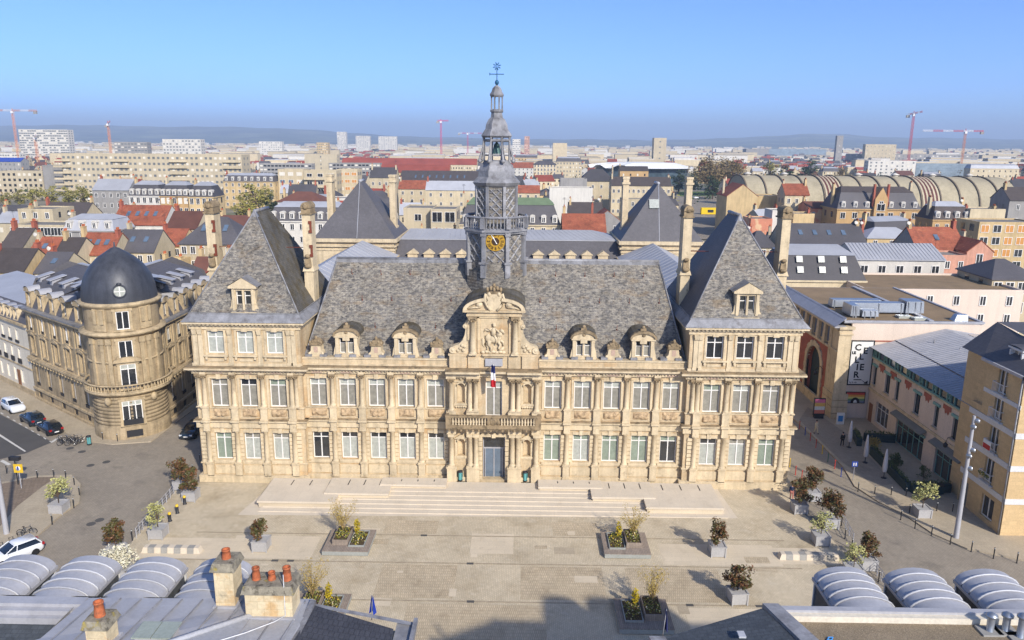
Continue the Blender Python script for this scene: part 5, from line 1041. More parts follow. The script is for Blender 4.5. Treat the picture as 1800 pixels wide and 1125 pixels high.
for o, x0, x1 in ((FGL,-32,-6.6),(FGR,14.6,36)):
    mb = MB(); mb.box(x0, x1, -62, -43.2, 0, 12.0); mb.build('wall', LT, o)
    mb = MB(); mb.box(x0-.3, x1+.3, -62.2, -42.7, 12.0, 12.4); mb.build('cornice', LT, o)
    mb = MB(); mb.poly((x0,-42.9,12.4),(x1,-42.9,12.4),(x1,-45.6,15.7),(x0,-45.6,15.7)); q = x1 if o is FGL else x0; r = -2.5 if o is FGL else 2.5; mb.poly((q,-42.9,12.4),(q,-62,12.4),(q,-62,15.2),(q,-45.6,15.2)) if False else None
    mb.build('mansard_roof', MATS['slate_near'], o)
def barrel(o, xa, xb, y0, y1, ze, rise):
    n = 12; pr_ = arch(xa-.12, xb+.12, ze, rise, n); m = MB()
    m.add([(x,y1,z) for x,z in pr_]+[(x,y0,z) for x,z in pr_], [[i,i+1,n+2+i,n+1+i] for i in range(n)], True)
    m.poly(*[(x,y1,z) for x,z in pr_]); m.poly(*[(x,y1,z-.12) for x,z in pr_])
    for xx in (xa-.12, xb+.12): m.box(xx-.05, xx+.05, y0, y1+.03, ze-.14, ze+.02)
    bo = MB()
    for xx in (xa, xb): bo.poly((xx,y1-.1,12.4),(xx,y1-.1,ze),(xx,y0,ze),(xx,y0,12.4))
    bo.wall(xa, xb, 12.4, ze, [(xa+.25,xb-.25,12.8,ze-.3)], 0) if False else bo.poly((xa,y1-.12,12.4),(xb,y1-.12,12.4),(xb,y1-.12,ze),(xa,y1-.12,ze))
    d = bo.build('dormer', MATS['slate_near'], o); m.build('barrel_roof', ZN, d)
    for k in range(1, 5):
        y = y0+(y1-y0)*k/5+.1; s = MB(); q = arch(xa-.13, xb+.13, ze, rise+.02, n); s.tube([(x,y,z+.02) for x,z in q], .05, 6); s.build('roof_roll', MATS['zinc_pale'], d)
    f = MB(); f.box(xa-.1, xb+.1, y1-.1, y1+.02, 14.6, ze-.02) if False else f.box(xa-.06, xa+.1, y1-.12, y1, 12.4, ze-.15); f.box(xb-.1, xb+.06, y1-.12, y1, 12.4, ze-.15); f.split('front_post', MATS['white_band'], d)
for xr in (-20.3, -17.05, -13.75, -10.45): barrel(FGL, xr-2.45, xr, -46.0, -42.3, 15.2, .62)
for xl in (17.5, 20.95, 24.4): barrel(FGR, xl, xl+2.5, -45.7, -42.3, 15.2, .64)
# left: flat zinc roof with seams, hip line and slate sides
mb = MB(); mb.poly((-16.35,-46.1,15.95),(-6.3,-45.9,15.95),(-6.2,-46.4,15.95),(-6.4,-51,16.35),(-9,-55,16.9),(-21.5,-55,16.9),(-16.6,-49.2,16.1)); mb.poly((-16.35,-46.1,15.95),(-6.3,-45.9,15.95),(-6.3,-45.9,15.5),(-16.35,-46.1,15.5)); mb.build('zinc_roof', ZN, FGL)
for i in range(11):
    x = -15.8+.92*i; s = MB(); s.bar((x,-46.15,15.98),(x-.2,-53.5,16.72), .06); s.build('standing_seam', LD, FGL)
s = MB(); s.tube([(-7.8,-46.9,16.12),(-11.4,-50.2,16.5),(-14,-53.5,16.9)], .13, 6); s.build('hip_roll', MATS['zinc_pale'], FGL)
mb = MB(); mb.poly((-7.75,-46.9,16.06),(-6.25,-46.3,16.0),(-6.4,-51,16.4),(-11.4,-50.3,16.5)); mb.build('zinc_hip', MATS['zinc_pale'], FGL)
mb = MB(); mb.box(-32, -16.4, -46.6, -46.05, 15.5, 15.95); mb.box(-32, -16.6, -46.9, -46.6, 15.5, 15.8); mb.box(-32, -16.8, -47.15, -46.9, 15.3, 15.6); mb.build('gutter', ZN, FGL)
mb = MB(); mb.poly((-32,-47.15,15.3),(-16.9,-47.15,15.3),(-17.2,-50,14.0),(-20,-54,13),(-32,-54,13)); mb.build('slate_valley', MATS['slate_near'], FGL); mb = MB(); mb.poly((-16.7,-46.7,15.9),(-16.6,-49.2,16.05),(-21.5,-55,16.9),(-21.5,-55,12.5),(-17.1,-49.5,13.0),(-16.9,-47,15.2)); mb.build('zinc_cheek', ZN, FGL)
mb = MB(); mb.poly((-6.1,-46.4,15.95),(-2.5,-47.2,15.4),(-2.2,-51,15.4),(-6.3,-51,16.3)); mb.build('slate_slope', MATS['slate_ribbed'], FGL)
mb = MB(); mb.box(-6.35, -6.1, -51, -46.2, 15.6, 16.1); mb.poly((-6.1,-46.2,15.9),(-1.7,-46.5,15.25),(-1.7,-46.75,15.25),(-6.1,-46.45,15.9)); mb.box(-2.45, -1.6, -52, -46.5, 14.9, 15.22); mb.box(-1.72, -1.55, -52, -46.4, 15.22, 15.42); mb.build('edge_gutter', LD, FGL)
mb = MB(); mb.box(-6.2, -2.4, -52, -46.6, 12, 14.9); mb.build('gable_wall', LT, FGL)
sk = thing('roof_skylight', 'square glass skylight on the grey zinc roof at lower left', 'skylight', (-12,-49.5,16.3)); b = MB(); b.box(-12.5,-11.1,-49.6,-48.7,16.1,16.5); b.build('kerb', ZN, sk); b = MB(); b.box(-12.6,-11.82,-49.7,-48.6,16.5,16.56); b.box(-11.78,-11.0,-49.7,-48.6,16.5,16.56); M('skylight_glass', (150,156,142), rough=.2, var=.1, bump=0, coat=.6); b.split('pane', MATS['skylight_glass'], sk)
def chimney_stack(px0, px1, lab, zb, zt, dx, dy, pots):
    x, y = px0, px1; o = thing('chimney_stack', lab, 'chimney', (x,y,zb)); b = MB(); b.box(x-dx, x+dx, y-dy, y+dy, zb-1.5, zt-.35); b.build('shaft', MATS['chimney_stone'], o)
    b = MB(); b.box(x-dx-.13, x+dx+.13, y-dy-.13, y+dy+.13, zt-.35, zt, top=(x-dx-.02, x+dx+.02, y-dy-.02, y+dy+.02)); b.build('cap', MATS['chimney_cap'], o)
    for ux, h, r in pots: p = MB(); p.lathe([(r*1.1,zt-.05),(r*.95,zt+h*.5),(r*.85,zt+h*.85),(r*.98,zt+h*.87),(r*.98,zt+h),(r*.7,zt+h),(r*.7,zt+h*.6)], 14, (x+ux, y)); p.build('chimney_pot', MATS['terracotta'], o)
    b = MB(); b.box(x-dx-.12, x+dx+.12, y-dy-.12, y+dy+.12, zb-.3, zb+.12); b.build('flashing', ZN, o)
chimney_stack(-13.9,-49.4,'small stone chimney with one clay pot at the lower left corner',16.1,17.35,.42,.42,[(0,.62,.2)])
chimney_stack(-9.95,-46.2,'tall narrow stone chimney with one clay pot beside the barrel dormers',15.95,18.1,.42,.5,[(0,.42,.19)])
chimney_stack(-7.7,-47.1,'wide stone chimney with three orange clay pots',16.1,17.65,1.0,.55,[(-.65,.55,.17),(.02,.35,.16),(.68,.6,.18)])
cb = thing('roof_cable', 'thin white cable draped from the wide chimney over the zinc roof', 'cable', (-7,-47.7,16)); b = MB(); b.tube([(-7.0,-47.66,18.2),(-7.0,-47.68,16.3),(-7.3,-48.2,16.35),(-8.2,-49.2,16.5),(-9.8,-50.4,16.62)], .025, 5); b.build('cable', MATS['white_band'], cb)
# right: parapet, gravel roof, slate slope
mb = MB(); mb.box(14.2, 36, -46.12, -45.8, 15.2, 15.92); mb.build('parapet_coping', ZN, FGR)
mb = MB(); mb.box(14.5, 36, -46.4, -46.12, 15.2, 15.8); mb.build('parapet', MATS['white_render'], FGR)
mb = MB(); mb.poly((14.5,-46.4,15.52),(36,-46.4,15.52),(36,-60,15.52),(18.4,-60,15.52)); mb.build('gravel_roof', MATS['gravel'], FGR)
mb = MB(); mb.poly((9.3,-46.9,15.0),(13.8,-45.9,15.85),(15.6,-52,15.85),(10.2,-52,15.0)); mb.build('slate_slope', MATS['slate_near'], FGR)
mb = MB(); mb.extr([(13.8,-45.75,15.5),(14.5,-45.75,15.5),(16.6,-52,15.5),(15.7,-52,15.5)], (0,0,.5)); mb.extr([(8.6,-46.9,14.7),(9.3,-46.9,14.7),(10.2,-52,14.7),(9.4,-52,14.7)], (0,0,.35)); mb.split('edge_gutter', LD, FGR)
mb = MB(); mb.prism([(8.9,-47),(14.2,-46),(15.6,-52),(9.9,-52)], 12, 15.0); mb.build('gable_wall', LT, FGR)
mb = MB(); mb.box(12.2,12.5,-47.9,-47.5,15.72,15.8); mb.build('roof_hatch', MATS['zinc_pale'], FGR)
for i, (x, y, h) in enumerate(((23.25,-46.9,.75),(23.95,-46.85,.75),(24.3,-47.3,1.0))):
    h += .2
    o = thing('roof_vent', ['left small','middle small','tallest front'][i]+' metal vent pipe with cap on the gravel roof', 'vent', (x,y,15.3), group='vent pipes on the gravel roof'); b = MB(); b.lathe([(.2,15.3),(.2,15.35),(.15,15.4),(.15,15.3+h)], 12, (x,y)); b.build('pipe', MATS['duct_steel'], o); b = MB(); b.lathe([(.15,15.3+h),(.24,15.32+h),(.24,15.4+h),(.1,15.5+h),(0,15.52+h)], 12, (x,y)); b.build('cap', MATS['duct_steel'], o); b = MB(); b.box(x-.45,x+.45,y-.35,y+.35,15.5,15.6); b.build('base_slab', MATS['concrete'], o)
M('toy_blue', (60,130,190), var=.1, bump=0)
o = thing('blue_ladder', 'small blue ladder-like frame lying on the gravel roof', 'ladder', (15.6,-48,15.3)); 
for q in (-.09,.09): b = MB(); b.bar((15.45+q,-48.6,15.56),(16.2+q,-47.5,15.56), .04); b.build('rail', MATS['toy_blue'], o)
for i in range(7): b = MB(); u = i/6.5+.05; x, y = 15.45+.75*u, -48.6+1.1*u; b.bar((x-.1,y,15.58),(x+.1,y,15.58), .035); b.build('rung', MATS['toy_blue'], o)
# ================================================================ STREET FURNITURE, VEHICLES, PEOPLE
M('car_white', (214,216,218), rough=.25, var=.02, fine=0, bump=0, coat=.8); M('car_black', (26,28,32), rough=.25, var=.05, bump=0, coat=.9); M('car_blue', (30,42,52), rough=.25, var=.05, bump=0, coat=.9); M('car_grey', (110,114,120), rough=.25, var=.03, bump=0, coat=.8)
M('car_glass', (22,28,32), rough=.05, var=.1, bump=0, coat=1, spec=.6); M('tyre', (28,28,28), rough=.8, bump=0); M('alloy', (150,150,152), rough=.3, metal=.6, bump=0); M('tail_red', (150,24,26), rough=.3, bump=0); M('lamp_clear', (206,210,214), rough=.15, bump=0)
def rring(x0, x1, hw, z, r=.32):
    out = []
    for cx, cy_, a in ((x1-r,hw-r,0),(x0+r,hw-r,pi/2),(x0+r,-hw+r,pi),(x1-r,-hw+r,1.5*pi)):
        for k in range(4): t = a+pi/2*k/3; out.append((cx+r*cos(t), cy_+r*sin(t), z))
    return out
def loft(mb, rings):
    n = len(rings[0]); mb.add([p for r in rings for p in r], [[k*n+i, k*n+(i+1)%n, (k+1)*n+(i+1)%n, (k+1)*n+i] for k in range(len(rings)-1) for i in range(n)]+[list(range((len(rings)-1)*n, len(rings)*n))], True)
def car(px, py, head, paint, label, tall=0., L=4.3):
    x, y = G(px, py); o = thing('parked_car', label, 'car', (x, y, 0), atan2(head[1], head[0]), 'parked cars'); h = L/2; t = tall
    b = MB(); loft(b, [rring(-h+.1,h-.12,.8,.24), rring(-h,h,.88,.42), rring(-h,h-.02,.89,.68+t*.4), rring(-h+.06,h-.2,.86,.86+t*.6), rring(-h+.12,h-.5,.8,.98+t*.7)]); body = b.build('body', MATS[paint], o, local=True)
    g = MB(); loft(g, [rring(-h+.16,h-1.15,.8,.96+t*.7,.2), rring(-h+.55,h-2.05,.66,1.44+t,.2)]); g.build('glasshouse', MATS['car_glass'], o, local=True)
    r = MB(); loft(r, [rring(-h+.5,h-2.0,.67,1.42+t,.2), rring(-h+.56,h-2.08,.64,1.5+t,.2)]); r.build('roof', MATS[paint], o, local=True)
    for q in (-1, 1):
        for a0, a1 in ((h-1.17,h-2.05),(.05,-.1),(-h+.2,-h+.58)): p = MB(); p.bar((a0,q*.79,.97+t*.7),(a1,q*.66,1.45+t), .07); p.build('pillar', MATS[paint], o, local=True)
        m = MB(); m.ball((h-1.3,q*.93,1.0+t*.6), .1, .09, .08); m.build('mirror', MATS[paint], o, local=True)
        m = MB(); m.box(h-.32,h-.02,q*.62-.16,q*.62+.16,.62+t*.3,.78+t*.3); m.build('headlight', MATS['lamp_clear'], o, local=True)
        m = MB(); m.box(-h-.015,-h+.2,q*.68-.15,q*.68+.15,.72+t*.3,.92+t*.4); m.build('taillight', MATS['tail_red'], o, local=True)
        for wx in (-h+.8, h-.82):
            m = MB(lambda a,b,c: (wx+a, q*.8+c, .32+b)); m.lathe([(.2,-.1),(.3,-.1),(.33,-.06),(.33,.06),(.3,.1),(.2,.1)], 18); wo = m.build('wheel', MATS['tyre'], o, local=True); m = MB(lambda a,b,c: (wx+a, q*.8+c, .32+b)); m.lathe([(0,-.085),(.2,-.085),(.2,.085),(0,.085)], 12); m.build('rim', MATS['alloy'], wo, local=True)
    for sx in (-1, 1): m = MB(); m.box(sx*(h+.005)-.015, sx*(h+.005)+.015, -.26, .26, .48, .6); m.build('number_plate', MATS['sign_white'], o, local=True)
D1 = (.796, -.605); D1r = (-.796, .605)
car(24,721,D1,'car_white','white crossover car parked first in the row on the left street',.1)
car(58,743,D1r,'car_blue','dark blue-grey hatchback parked between the white car and the black one',.06)
car(88,759,D1r,'car_black','black hatchback parked last in the row beside the bicycle stand',0)
car(339,764,(.02,-1),'car_blue','dark car by the left side of the town hall',0)
a_, b_ = Vector(G(-6,990)), Vector(G(64,964)); dv_ = (a_-b_).normalized()
car(27,981,(dv_.x, dv_.y),'car_white','white hatchback parked at the left edge above the barrel dormers',.0)
for i, (x, y) in enumerate(((1215,349),(1222,349),(1275,350),(1300,350),(1308,350),(1316,350))): car(x,y,(1,.1),('car_grey','car_white','car_black','car_black','car_white','car_grey')[i],f'{["first","second","third","fourth","fifth","last"][i]} tiny car from the left parked on the far square right of the right pyramid',.1)
yk = thing('yellow_kiosk', 'bright yellow kiosk container on the far square between the right pyramids', 'kiosk', (*G(1247,377),0)); M('kiosk_yellow', (226,190,30), var=.05, bump=0); x, y = G(1247,377); m = MB(); m.box(x-4.2,x+4.2,y,y+2.6,.1,3.4); m.build('body', MATS['kiosk_yellow'], yk); m = MB(); m.box(x-1,x+2,y-.05,y,1,2.4); m.build('hatch', MATS['black_metal'], yk)
# bollards
bm = MB(); bm.lathe([(.07,0),(.06,.05),(.05,.1),(.05,.95),(.065,.97),(.065,1.08),(.0,1.12)], 8); bmesh_ = bm.mesh('post', MATS['black_metal']); M('bollard_tip', (190,190,186), bump=0)
bt_ = MB(); bt_.lathe([(.066,.98),(.066,1.06)], 8); btm = bt_.mesh('reflective_band', MATS['bollard_tip'])
rows = {'along the left pavement island': [(66,842),(95,840),(116,842),(131,854),(140,872),(130,893),(92,922),(12,832)], 'round the foot of the domed corner building': [(181,774),(207,777),(237,770),(275,762),(293,748)], 'on the left edge of the plaza': [(233,950),(246,936),(339,832),(352,813)], 'at the café terrace': [(1508,864),(1537,870),(1566,872),(1592,874)], 'along the right pavement kerb': [(1583,914),(1608,929),(1637,942),(1670,957),(1707,970),(1746,982),(1787,990)], 'on the right pavement beside the planter': [(1598,904),(1646,900),(1674,901)], 'on the right edge of the plaza': [(1446,896),(1479,924),(1485,947),(1497,965),(1544,1023),(1558,1042)]}
ORD = ['first','second','third','fourth','fifth','sixth','seventh','eighth']
for wh, L_ in rows.items():
    for i, (px, py) in enumerate(sorted(L_)):
        x, y = G(px, py); o = thing('bollard', f'{ORD[i]} black metal bollard from the left {wh}', 'bollard', (x,y,0), group='black bollards '+wh); put('post', bmesh_, o, local=True); put('reflective_band', btm, o, local=True)
for c, rgb in (('red',(178,58,44)),('blue',(44,66,140)),('yellow',(214,176,44)),('green',(58,96,78))): M('paint_'+c, rgb, rough=.5, var=.05, bump=0)
for i, (px, py, c) in enumerate(((1405,754,'red'),(1415,765,'blue'),(1424,775,'red'),(1434,787,'red'),(1445,798,'yellow'),(1455,812,'green'),(1467,824,'red'),(1478,838,'blue'),(1388,821,'yellow'),(1398,835,'red'),(1409,843,'red'))):
    x, y = G(px, py); o = thing('painted_bollard', f'{c} painted bollard, '+(f'{ORD[i]} from the back of the row before the lettered hall' if i < 8 else f'{ORD[i-8]} from the back beside the town hall corner'), 'bollard', (x,y,0), group='colourful bollards'); put('post', bmesh_, o, local=True, mat=MATS['paint_'+c])
for i, (px, py) in enumerate(((299,916),(312,902),(325,886))):
    x, y = G(px, py); o = thing('capped_bollard', f'stout black bollard with yellow cap, {["nearest","middle","farthest"][i]} of three on the plaza left', 'bollard', (x,y,0), group='yellow capped bollards'); m = MB(); m.lathe([(.2,0),(.2,.05),(.14,.1),(.14,.72)], 12, (x,y)); m.build('post', MATS['black_metal'], o); m = MB(); m.lathe([(.145,.72),(.145,.9),(.05,.95),(0,.96)], 12, (x,y)); m.build('cap', MATS['paint_yellow'], o)
# low barriers
def barrier(p0, p1, n, lab):
    a, b = Vector((*G(*p0),0)), Vector((*G(*p1),0)); o = thing('metal_barrier', lab, 'barrier', a)
    for i in range(n+1): c = a.lerp(b, i/n); m = MB(); m.bar((c.x,c.y,0),(c.x,c.y,1.0), .07); m.build('post', MATS['zinc'], o)
    for z in (.35,.68,1.0): m = MB(); m.bar((a.x,a.y,z),(b.x,b.y,z), .045); m.build('rail', MATS['zinc'], o)
barrier((240,946),(268,912),5,'low metal barrier on the plaza left, nearer section'); barrier((272,908),(306,868),5,'low metal barrier on the plaza left, farther section'); barrier((1534,1003),(1556,1032),3,'short metal barrier by the right edge of the plaza'); barrier((1479,918),(1499,955),3,'low metal barrier behind the right planters')
# lamp masts
def mast(x, y, lab, h=12.2):
    o = thing('lamp_mast', lab, 'lamp', (x,y,0)); m = MB(); m.lathe([(.26,0),(.24,.3),(.13,h)], 10, (x,y)); m.build('pole', MATS['zinc'], o)
    for z, q in ((h-.4,1),(h-1.0,-1),(h-3.2,1),(h-3.8,-1),(h-5,1)): m = MB(lambda a,b,c: (x+q*.12+c*.75, y-.15+a-c*.5, z+b)); m.lathe([(.08,-.18),(.2,-.05),(.24,.2),(.2,.24),(0,.24)], 10); m.build('spotlight', MATS['duct_steel'], o)
mast(43.8,-10.25,'tall grey lamp mast with spotlights before the tan apartment house'); mast(-44.9,-12.1,'tall grey lamp mast at the left edge beside the bicycle')
# signs
x, y = G(38,860); o = thing('square_sign', 'yellow square sign with blue emblem on the left pavement', 'sign', (x,y,0)); m = MB(); m.bar((x,y,0),(x,y,2.9), .07); m.build('post', MATS['zinc'], o); m = MB(); m.box(x-.48,x+.48,y-.08,y-.04,1.9,2.86); m.build('panel', MATS['paint_yellow'], o); m = MB(lambda a,b,c: (x+a,y-.09-c,2.38+b)); m.lathe([(0,0),(.26,0),(.26,.01),(0,.01)], 16); m.build('emblem_disc', MATS['sign_white'], o); m = MB(); m.box(x-.09,x+.09,y-.115,y-.1,2.24,2.52); m.ball((x,y-.105,2.55), .08,.01,.08); m.build('emblem', MATS['paint_blue'], o)
x, y = G(34,858); o = thing('traffic_signal', 'black traffic signal head beside the yellow sign', 'traffic light', (x-.5,y+.6,0)); m = MB(); m.bar((x-.5,y+.6,0),(x-.5,y+.6,3.3), .1); m.build('post', MATS['black_metal'], o); m = MB(); m.box(x-1.0,x+.1,y+.4,y+.8,2.9,3.3); m.build('signal_head', MATS['black_metal'], o)
x, y = G(1499,846); o = thing('parking_sign', 'blue square parking sign on a thin post by the café', 'sign', (x,y,0)); m = MB(); m.bar((x,y,0),(x,y,2.3), .06); m.build('post', MATS['zinc'], o); m = MB(); m.box(x-.32,x+.32,y-.06,y-.03,1.75,2.35); m.build('panel', MATS['paint_blue'], o)
for q in (-.12, .12): m = MB(); m.box(x+q-.05,x+q+.05,y-.07,y-.06,1.85,2.2); m.build('symbol', MATS['sign_white'], o)
x, y = G(1369,858); o = thing('parking_meter', 'grey parking meter with blue panel at the right corner of the town hall', 'parking meter', (x,y,0)); m = MB(); m.box(x-.26,x+.26,y-.18,y+.18,0,1.1); m.build('base', MATS['awning_grey'], o); m = MB(); m.box(x-.28,x+.28,y-.2,y+.2,1.1,1.95); m.build('head', MATS['planter_grey'], o); m = MB(); m.box(x-.2,x+.2,y-.215,y-.2,1.3,1.75); m.build('panel', MATS['toy_blue'], o)
x, y = G(1438,736); o = thing('poster_stand', 'upright poster stand with pink colourful poster in the street by the hall', 'poster stand', (x,y,0)); m = MB(); m.box(x-.75,x+.75,y-.15,y+.15,.5,2.9); m.box(x-.6,x+.6,y-.3,y+.3,0,.5); m.build('case', MATS['black_metal'], o)
for i, c in enumerate(((206,110,140),(214,170,90),(210,206,196),(190,110,90))): M(f'stand_{i}', c, var=.05, bump=0); m = MB(); m.box(x-.68,x+.68,y-.17,y-.15,2.3-.5*i,2.8-.5*i); m.build('poster_strip', MATS[f'stand_{i}'], o)
x, y = G(1476,747); o = thing('advert_panel', 'small white panel stand with teal picture before the hall pier', 'panel', (x,y,0)); m = MB(); m.box(x-.5,x+.5,y-.06,y+.06,.1,1.7); m.build('frame', MATS['sign_white'], o); m = MB(); m.box(x-.32,x+.3,y-.075,y-.06,.5,1.3); m.build('picture', MATS['toy_blue'], o)
# waste bins
M('bin_teal', (96,160,158), rough=.4, var=.1, bump=0)
for px, py, z, lab in ((810,839,.6,'teal cylindrical bin left of the entrance door'),(923,840,.6,'teal cylindrical bin right of the entrance door'),(157,781,.1,'teal bin on the pavement left of the domed corner building')):
    p = at(px, py, z=z); p.y -= .75 if z > .5 else 0; o = thing('waste_bin', lab, 'bin', p, group='teal waste bins'); m = MB(); m.lathe([(.27,0),(.27,.12)], 14); m.build('foot', MATS['black_metal'], o, local=True); m = MB(); m.lathe([(.24,.12),(.24,.95)], 14); m.build('drum', MATS['bin_teal'], o, local=True); m = MB(); m.lathe([(.27,.95),(.28,1.08),(.16,1.12),(.16,1.0)], 14); m.build('lid', MATS['black_metal'], o, local=True)
    for k in range(6): a = pi/3*k; m = MB(); m.bar((.26*cos(a),.26*sin(a),.12),(.26*cos(a),.26*sin(a),.95), .03); m.build('strut', MATS['black_metal'], o, local=True)
# bicycles
def bicycle(x, y, rz, label):
    o = thing('bicycle', label, 'bicycle', (x,y,.0), rz, 'bicycles'); 
    for wx in (-.52,.52): m = MB(); m.tube([(wx+.33*cos(2*pi*k/16),0,.34+.33*sin(2*pi*k/16)) for k in range(17)], .028, 5); wo = m.build('wheel', MATS['tyre'], o, local=True); m = MB(); [m.bar((wx,0,.34),(wx+.31*cos(pi/4*k),0,.34+.31*sin(pi/4*k)), .012) for k in range(8)]; m.build('spokes', MATS['alloy'], wo, local=True)
    m = MB(); [m.bar(a,b,.04) for a,b in (((-.52,0,.34),(-.08,0,.32)),((-.08,0,.32),(.38,0,.72)),((-.08,0,.32),(-.2,0,.8)),((-.2,0,.8),(.36,0,.82)),((-.52,0,.34),(-.2,0,.76)),((.34,0,.95),(.52,0,.34)))]; m.build('frame', MATS['black_metal'], o, local=True)
    m = MB(); m.bar((.33,-.28,1.0),(.33,.28,1.0), .035); m.bar((.34,0,.9),(.33,0,1.0), .03); m.build('handlebar', MATS['alloy'], o, local=True); m = MB(); m.ball((-.23,0,.9), .14,.07,.04); m.bar((-.21,0,.78),(-.23,0,.9), .03); m.build('saddle', MATS['tyre'], o, local=True); return o
bc = bicycle(*G(48,941), .3, 'dark bicycle standing alone on the left pavement')
for i, (px, py) in enumerate(((106,779),(114,781),(121,778),(128,782),(134,777),(140,780))): x, y = G(px, py); copy_tree(bc, (x,y,0), -.65+.3*(i % 3)+1.2*(i % 2), f'{ORD[i]} bicycle from the left in the crowded stand beside the black car', 'bicycles in the stand')
for i, (px, py) in enumerate(((0,972),(18,962),(33,953))):
    a, b = G(px, py), G(px+7, py-2); o = thing('bike_rack', f'{["nearest","middle","farthest"][i]} bent tube bike rack above the white hatchback', 'bike rack', (*a,0), group='bike racks on the left pavement'); m = MB(); m.tube([(*a,.1),(*a,.95),(*b,.95),(*b,.1)], .04, 6); m.build('hoop', MATS['black_metal'], o)
# café terrace: hedged boxes, folded parasols, pots
M('hedge_box', (38,58,60), rough=.7, var=.08, bump=0); M('parasol_cloth', (196,192,190), rough=.8, var=.05, streak=.1, bump=.1)
def hedge(p0, p1, lab):
    a, b = Vector((*G(*p0),.12)), Vector((*G(*p1),.12)); L_ = (b-a).length; o = thing('hedge_planter', lab, 'planter', a, atan2(b.y-a.y, b.x-a.x)); m = MB(); m.box(0,L_,-.3,.3,0,.95); m.build('box', MATS['hedge_box'], o, local=True); m = MB(); r_ = random.Random(lab); [leaves(m, 30, (L_*(k+.5)/max(2,int(L_*2)),0,1.1), (.35,.3,.3), .1, r_, 0) for k in range(max(2,int(L_*2)))]; m.build('hedge', MATS['leaf_green'], o, local=True)
hedge((1532,800),(1596,866),'long dark green hedge planter along the street side of the café terrace'); hedge((1601,868),(1668,866),'dark hedge planter closing the near end of the café terrace'); hedge((1518,776),(1572,779),'dark hedge planter closing the far end of the café terrace'); hedge((1502,770),(1510,786),'short dark planter at the far corner of the café terrace')
for i, (px, py) in enumerate(((1492,788),(1520,815),(1553,842))):
    x, y = G(px, py); o = thing('folded_parasol', f'folded pale parasol, {["farthest","middle","nearest"][i]} of three by the café terrace', 'parasol', (x,y,.12), group='folded parasols'); m = MB(); m.lathe([(.3,0),(.3,.06),(.05,.1),(.04,1.0)], 10); m.build('stand', MATS['black_metal'], o, local=True); m = MB(); m.lathe([(.18,.75),(.24,.9),(.26,1.4),(.2,2.4),(.1,3.2),(.07,3.4),(0,3.45)], 12); m.build('cloth', MATS['parasol_cloth'], o, local=True)
for i, (px, py, k) in enumerate(((1537,790,'blossom'),(1573,825,'photinia'),(1622,848,'pale'))): x, y = G(px, py); o = thing('terrace_plant', ['round straw-coloured plant in the café terrace','dark small tree in the café terrace','bushy green pot plant near the shop window'][i], 'plant', (x,y,.12)); t, c = SH[(k,0)]; q = put('trunk', t, o, local=True); r_ = put('crown', c, o, local=True, mat=MATS[('leaf_straw','leaf_green','leaf_green')[i]]); o.scale = (.6,.6,.75)
for px, py, lab in ((1632,868,'left of two dark wheelie bins at the end of the café terrace'),(1650,870,'right of two dark wheelie bins at the end of the café terrace')): x, y = G(px, py); o = thing('wheelie_bin', lab, 'bin', (x,y,.12)); m = MB(); m.box(-.3,.3,-.35,.35,.1,1.0, top=(-.36,.36,-.4,.4)); m.build('body', MATS['hedge_box'], o, local=True); m = MB(); m.box(-.38,.38,-.44,.42,1.0,1.1); m.build('lid', MATS['black_metal'], o, local=True)
def lantern(p, n, lab):
    o = thing('wall_lantern', lab, 'lamp', p); m = MB(); m.tube([(p[0]+n[0]*d, p[1]+n[1]*d, p[2]+h) for d, h in ((0,0),(.1,.9),(.5,1.35),(.95,1.2),(1.1,.7))], .04, 5); m.build('arm', MATS['black_metal'], o); m = MB(); m.lathe([(.05,.7),(.25,.5),(.2,.2),(.05,.1)], 8, (p[0]+n[0]*1.1, p[1]+n[1]*1.1)); m.v = [(a,b,c+p[2]) for a,b,c in m.v]; m.build('lamp_head', MATS['black_metal'], o)
lantern((49.0,.6,4.6),(-1,0),'black swan-neck lantern on the café wall near the lamp mast'); lantern((44.4,25.6,4.9),(-1,0),'swan-neck lantern on the red brick wall of the hall')
# flags
for c, rgb in (('blue',(36,44,96)),('white',(222,220,220)),('red',(186,40,46)),('eu',(30,58,150))): M('flag_'+c, rgb, rough=.8, var=.08, bump=0)
def flag(loc, lab, bands, pole, drop, wd=1.0, pm='white_band'):
    o = thing('flag', lab, 'flag', loc); m = MB(); m.tube([(0,0,0), pole], .04 if wd == 1 else .02, 6); m.build('pole', MATS[pm], o, local=True); P = Vector(pole); n = len(bands)
    for i, c in enumerate(bands):
        z0, z1 = -drop*i/n, -drop*(i+1)/n; m = MB()
        f = lambda u, z: (P.x+(u-.5)*(.1+.3*(-z/drop) if wd < 1 else .28+.16*(-z/drop))*1.3*wd, P.y+.14*sin(u*9+z*2), P.z+z-.1*u)
        for k in range(6): m.poly(f(k/6,z0), f((k+1)/6,z0), f((k+1)/6,z1), f(k/6,z1))
        m.build('cloth_band', MATS['flag_'+c], o, local=True)
flag((0,-.25,13.6),'drooping blue white red flag over the central balcony',('blue','white','red'),(0,-1.6,.35),2.3)
flag((-3.6,-46.45,15.3),'small dark blue flag on a pole behind the ribbed slate roof',('eu',),(0,.3,1.0),.8,.55,'lead'); flag((9.3,-46.4,14.6),'furled dark flag on a pole behind the right slate roof',('blue',),(.15,.2,1.3),1.0,.5,'lead')
lw = MB(); M('lawn', (96,116,52), var=.2, vs=.2, bump=0); lw.poly(*[(*G(x,y),.01) for x,y in ((1195,345),(1190,337),(1275,336),(1282,344))]); struct('lawn', lw, MATS['lawn'])
sqp = MB(); sqp.poly(*[(*G(x,y),-.02) for x,y in ((1170,420),(1190,336),(1330,336),(1290,420))]); struct('square_paving', sqp, MATS['street_setts'])
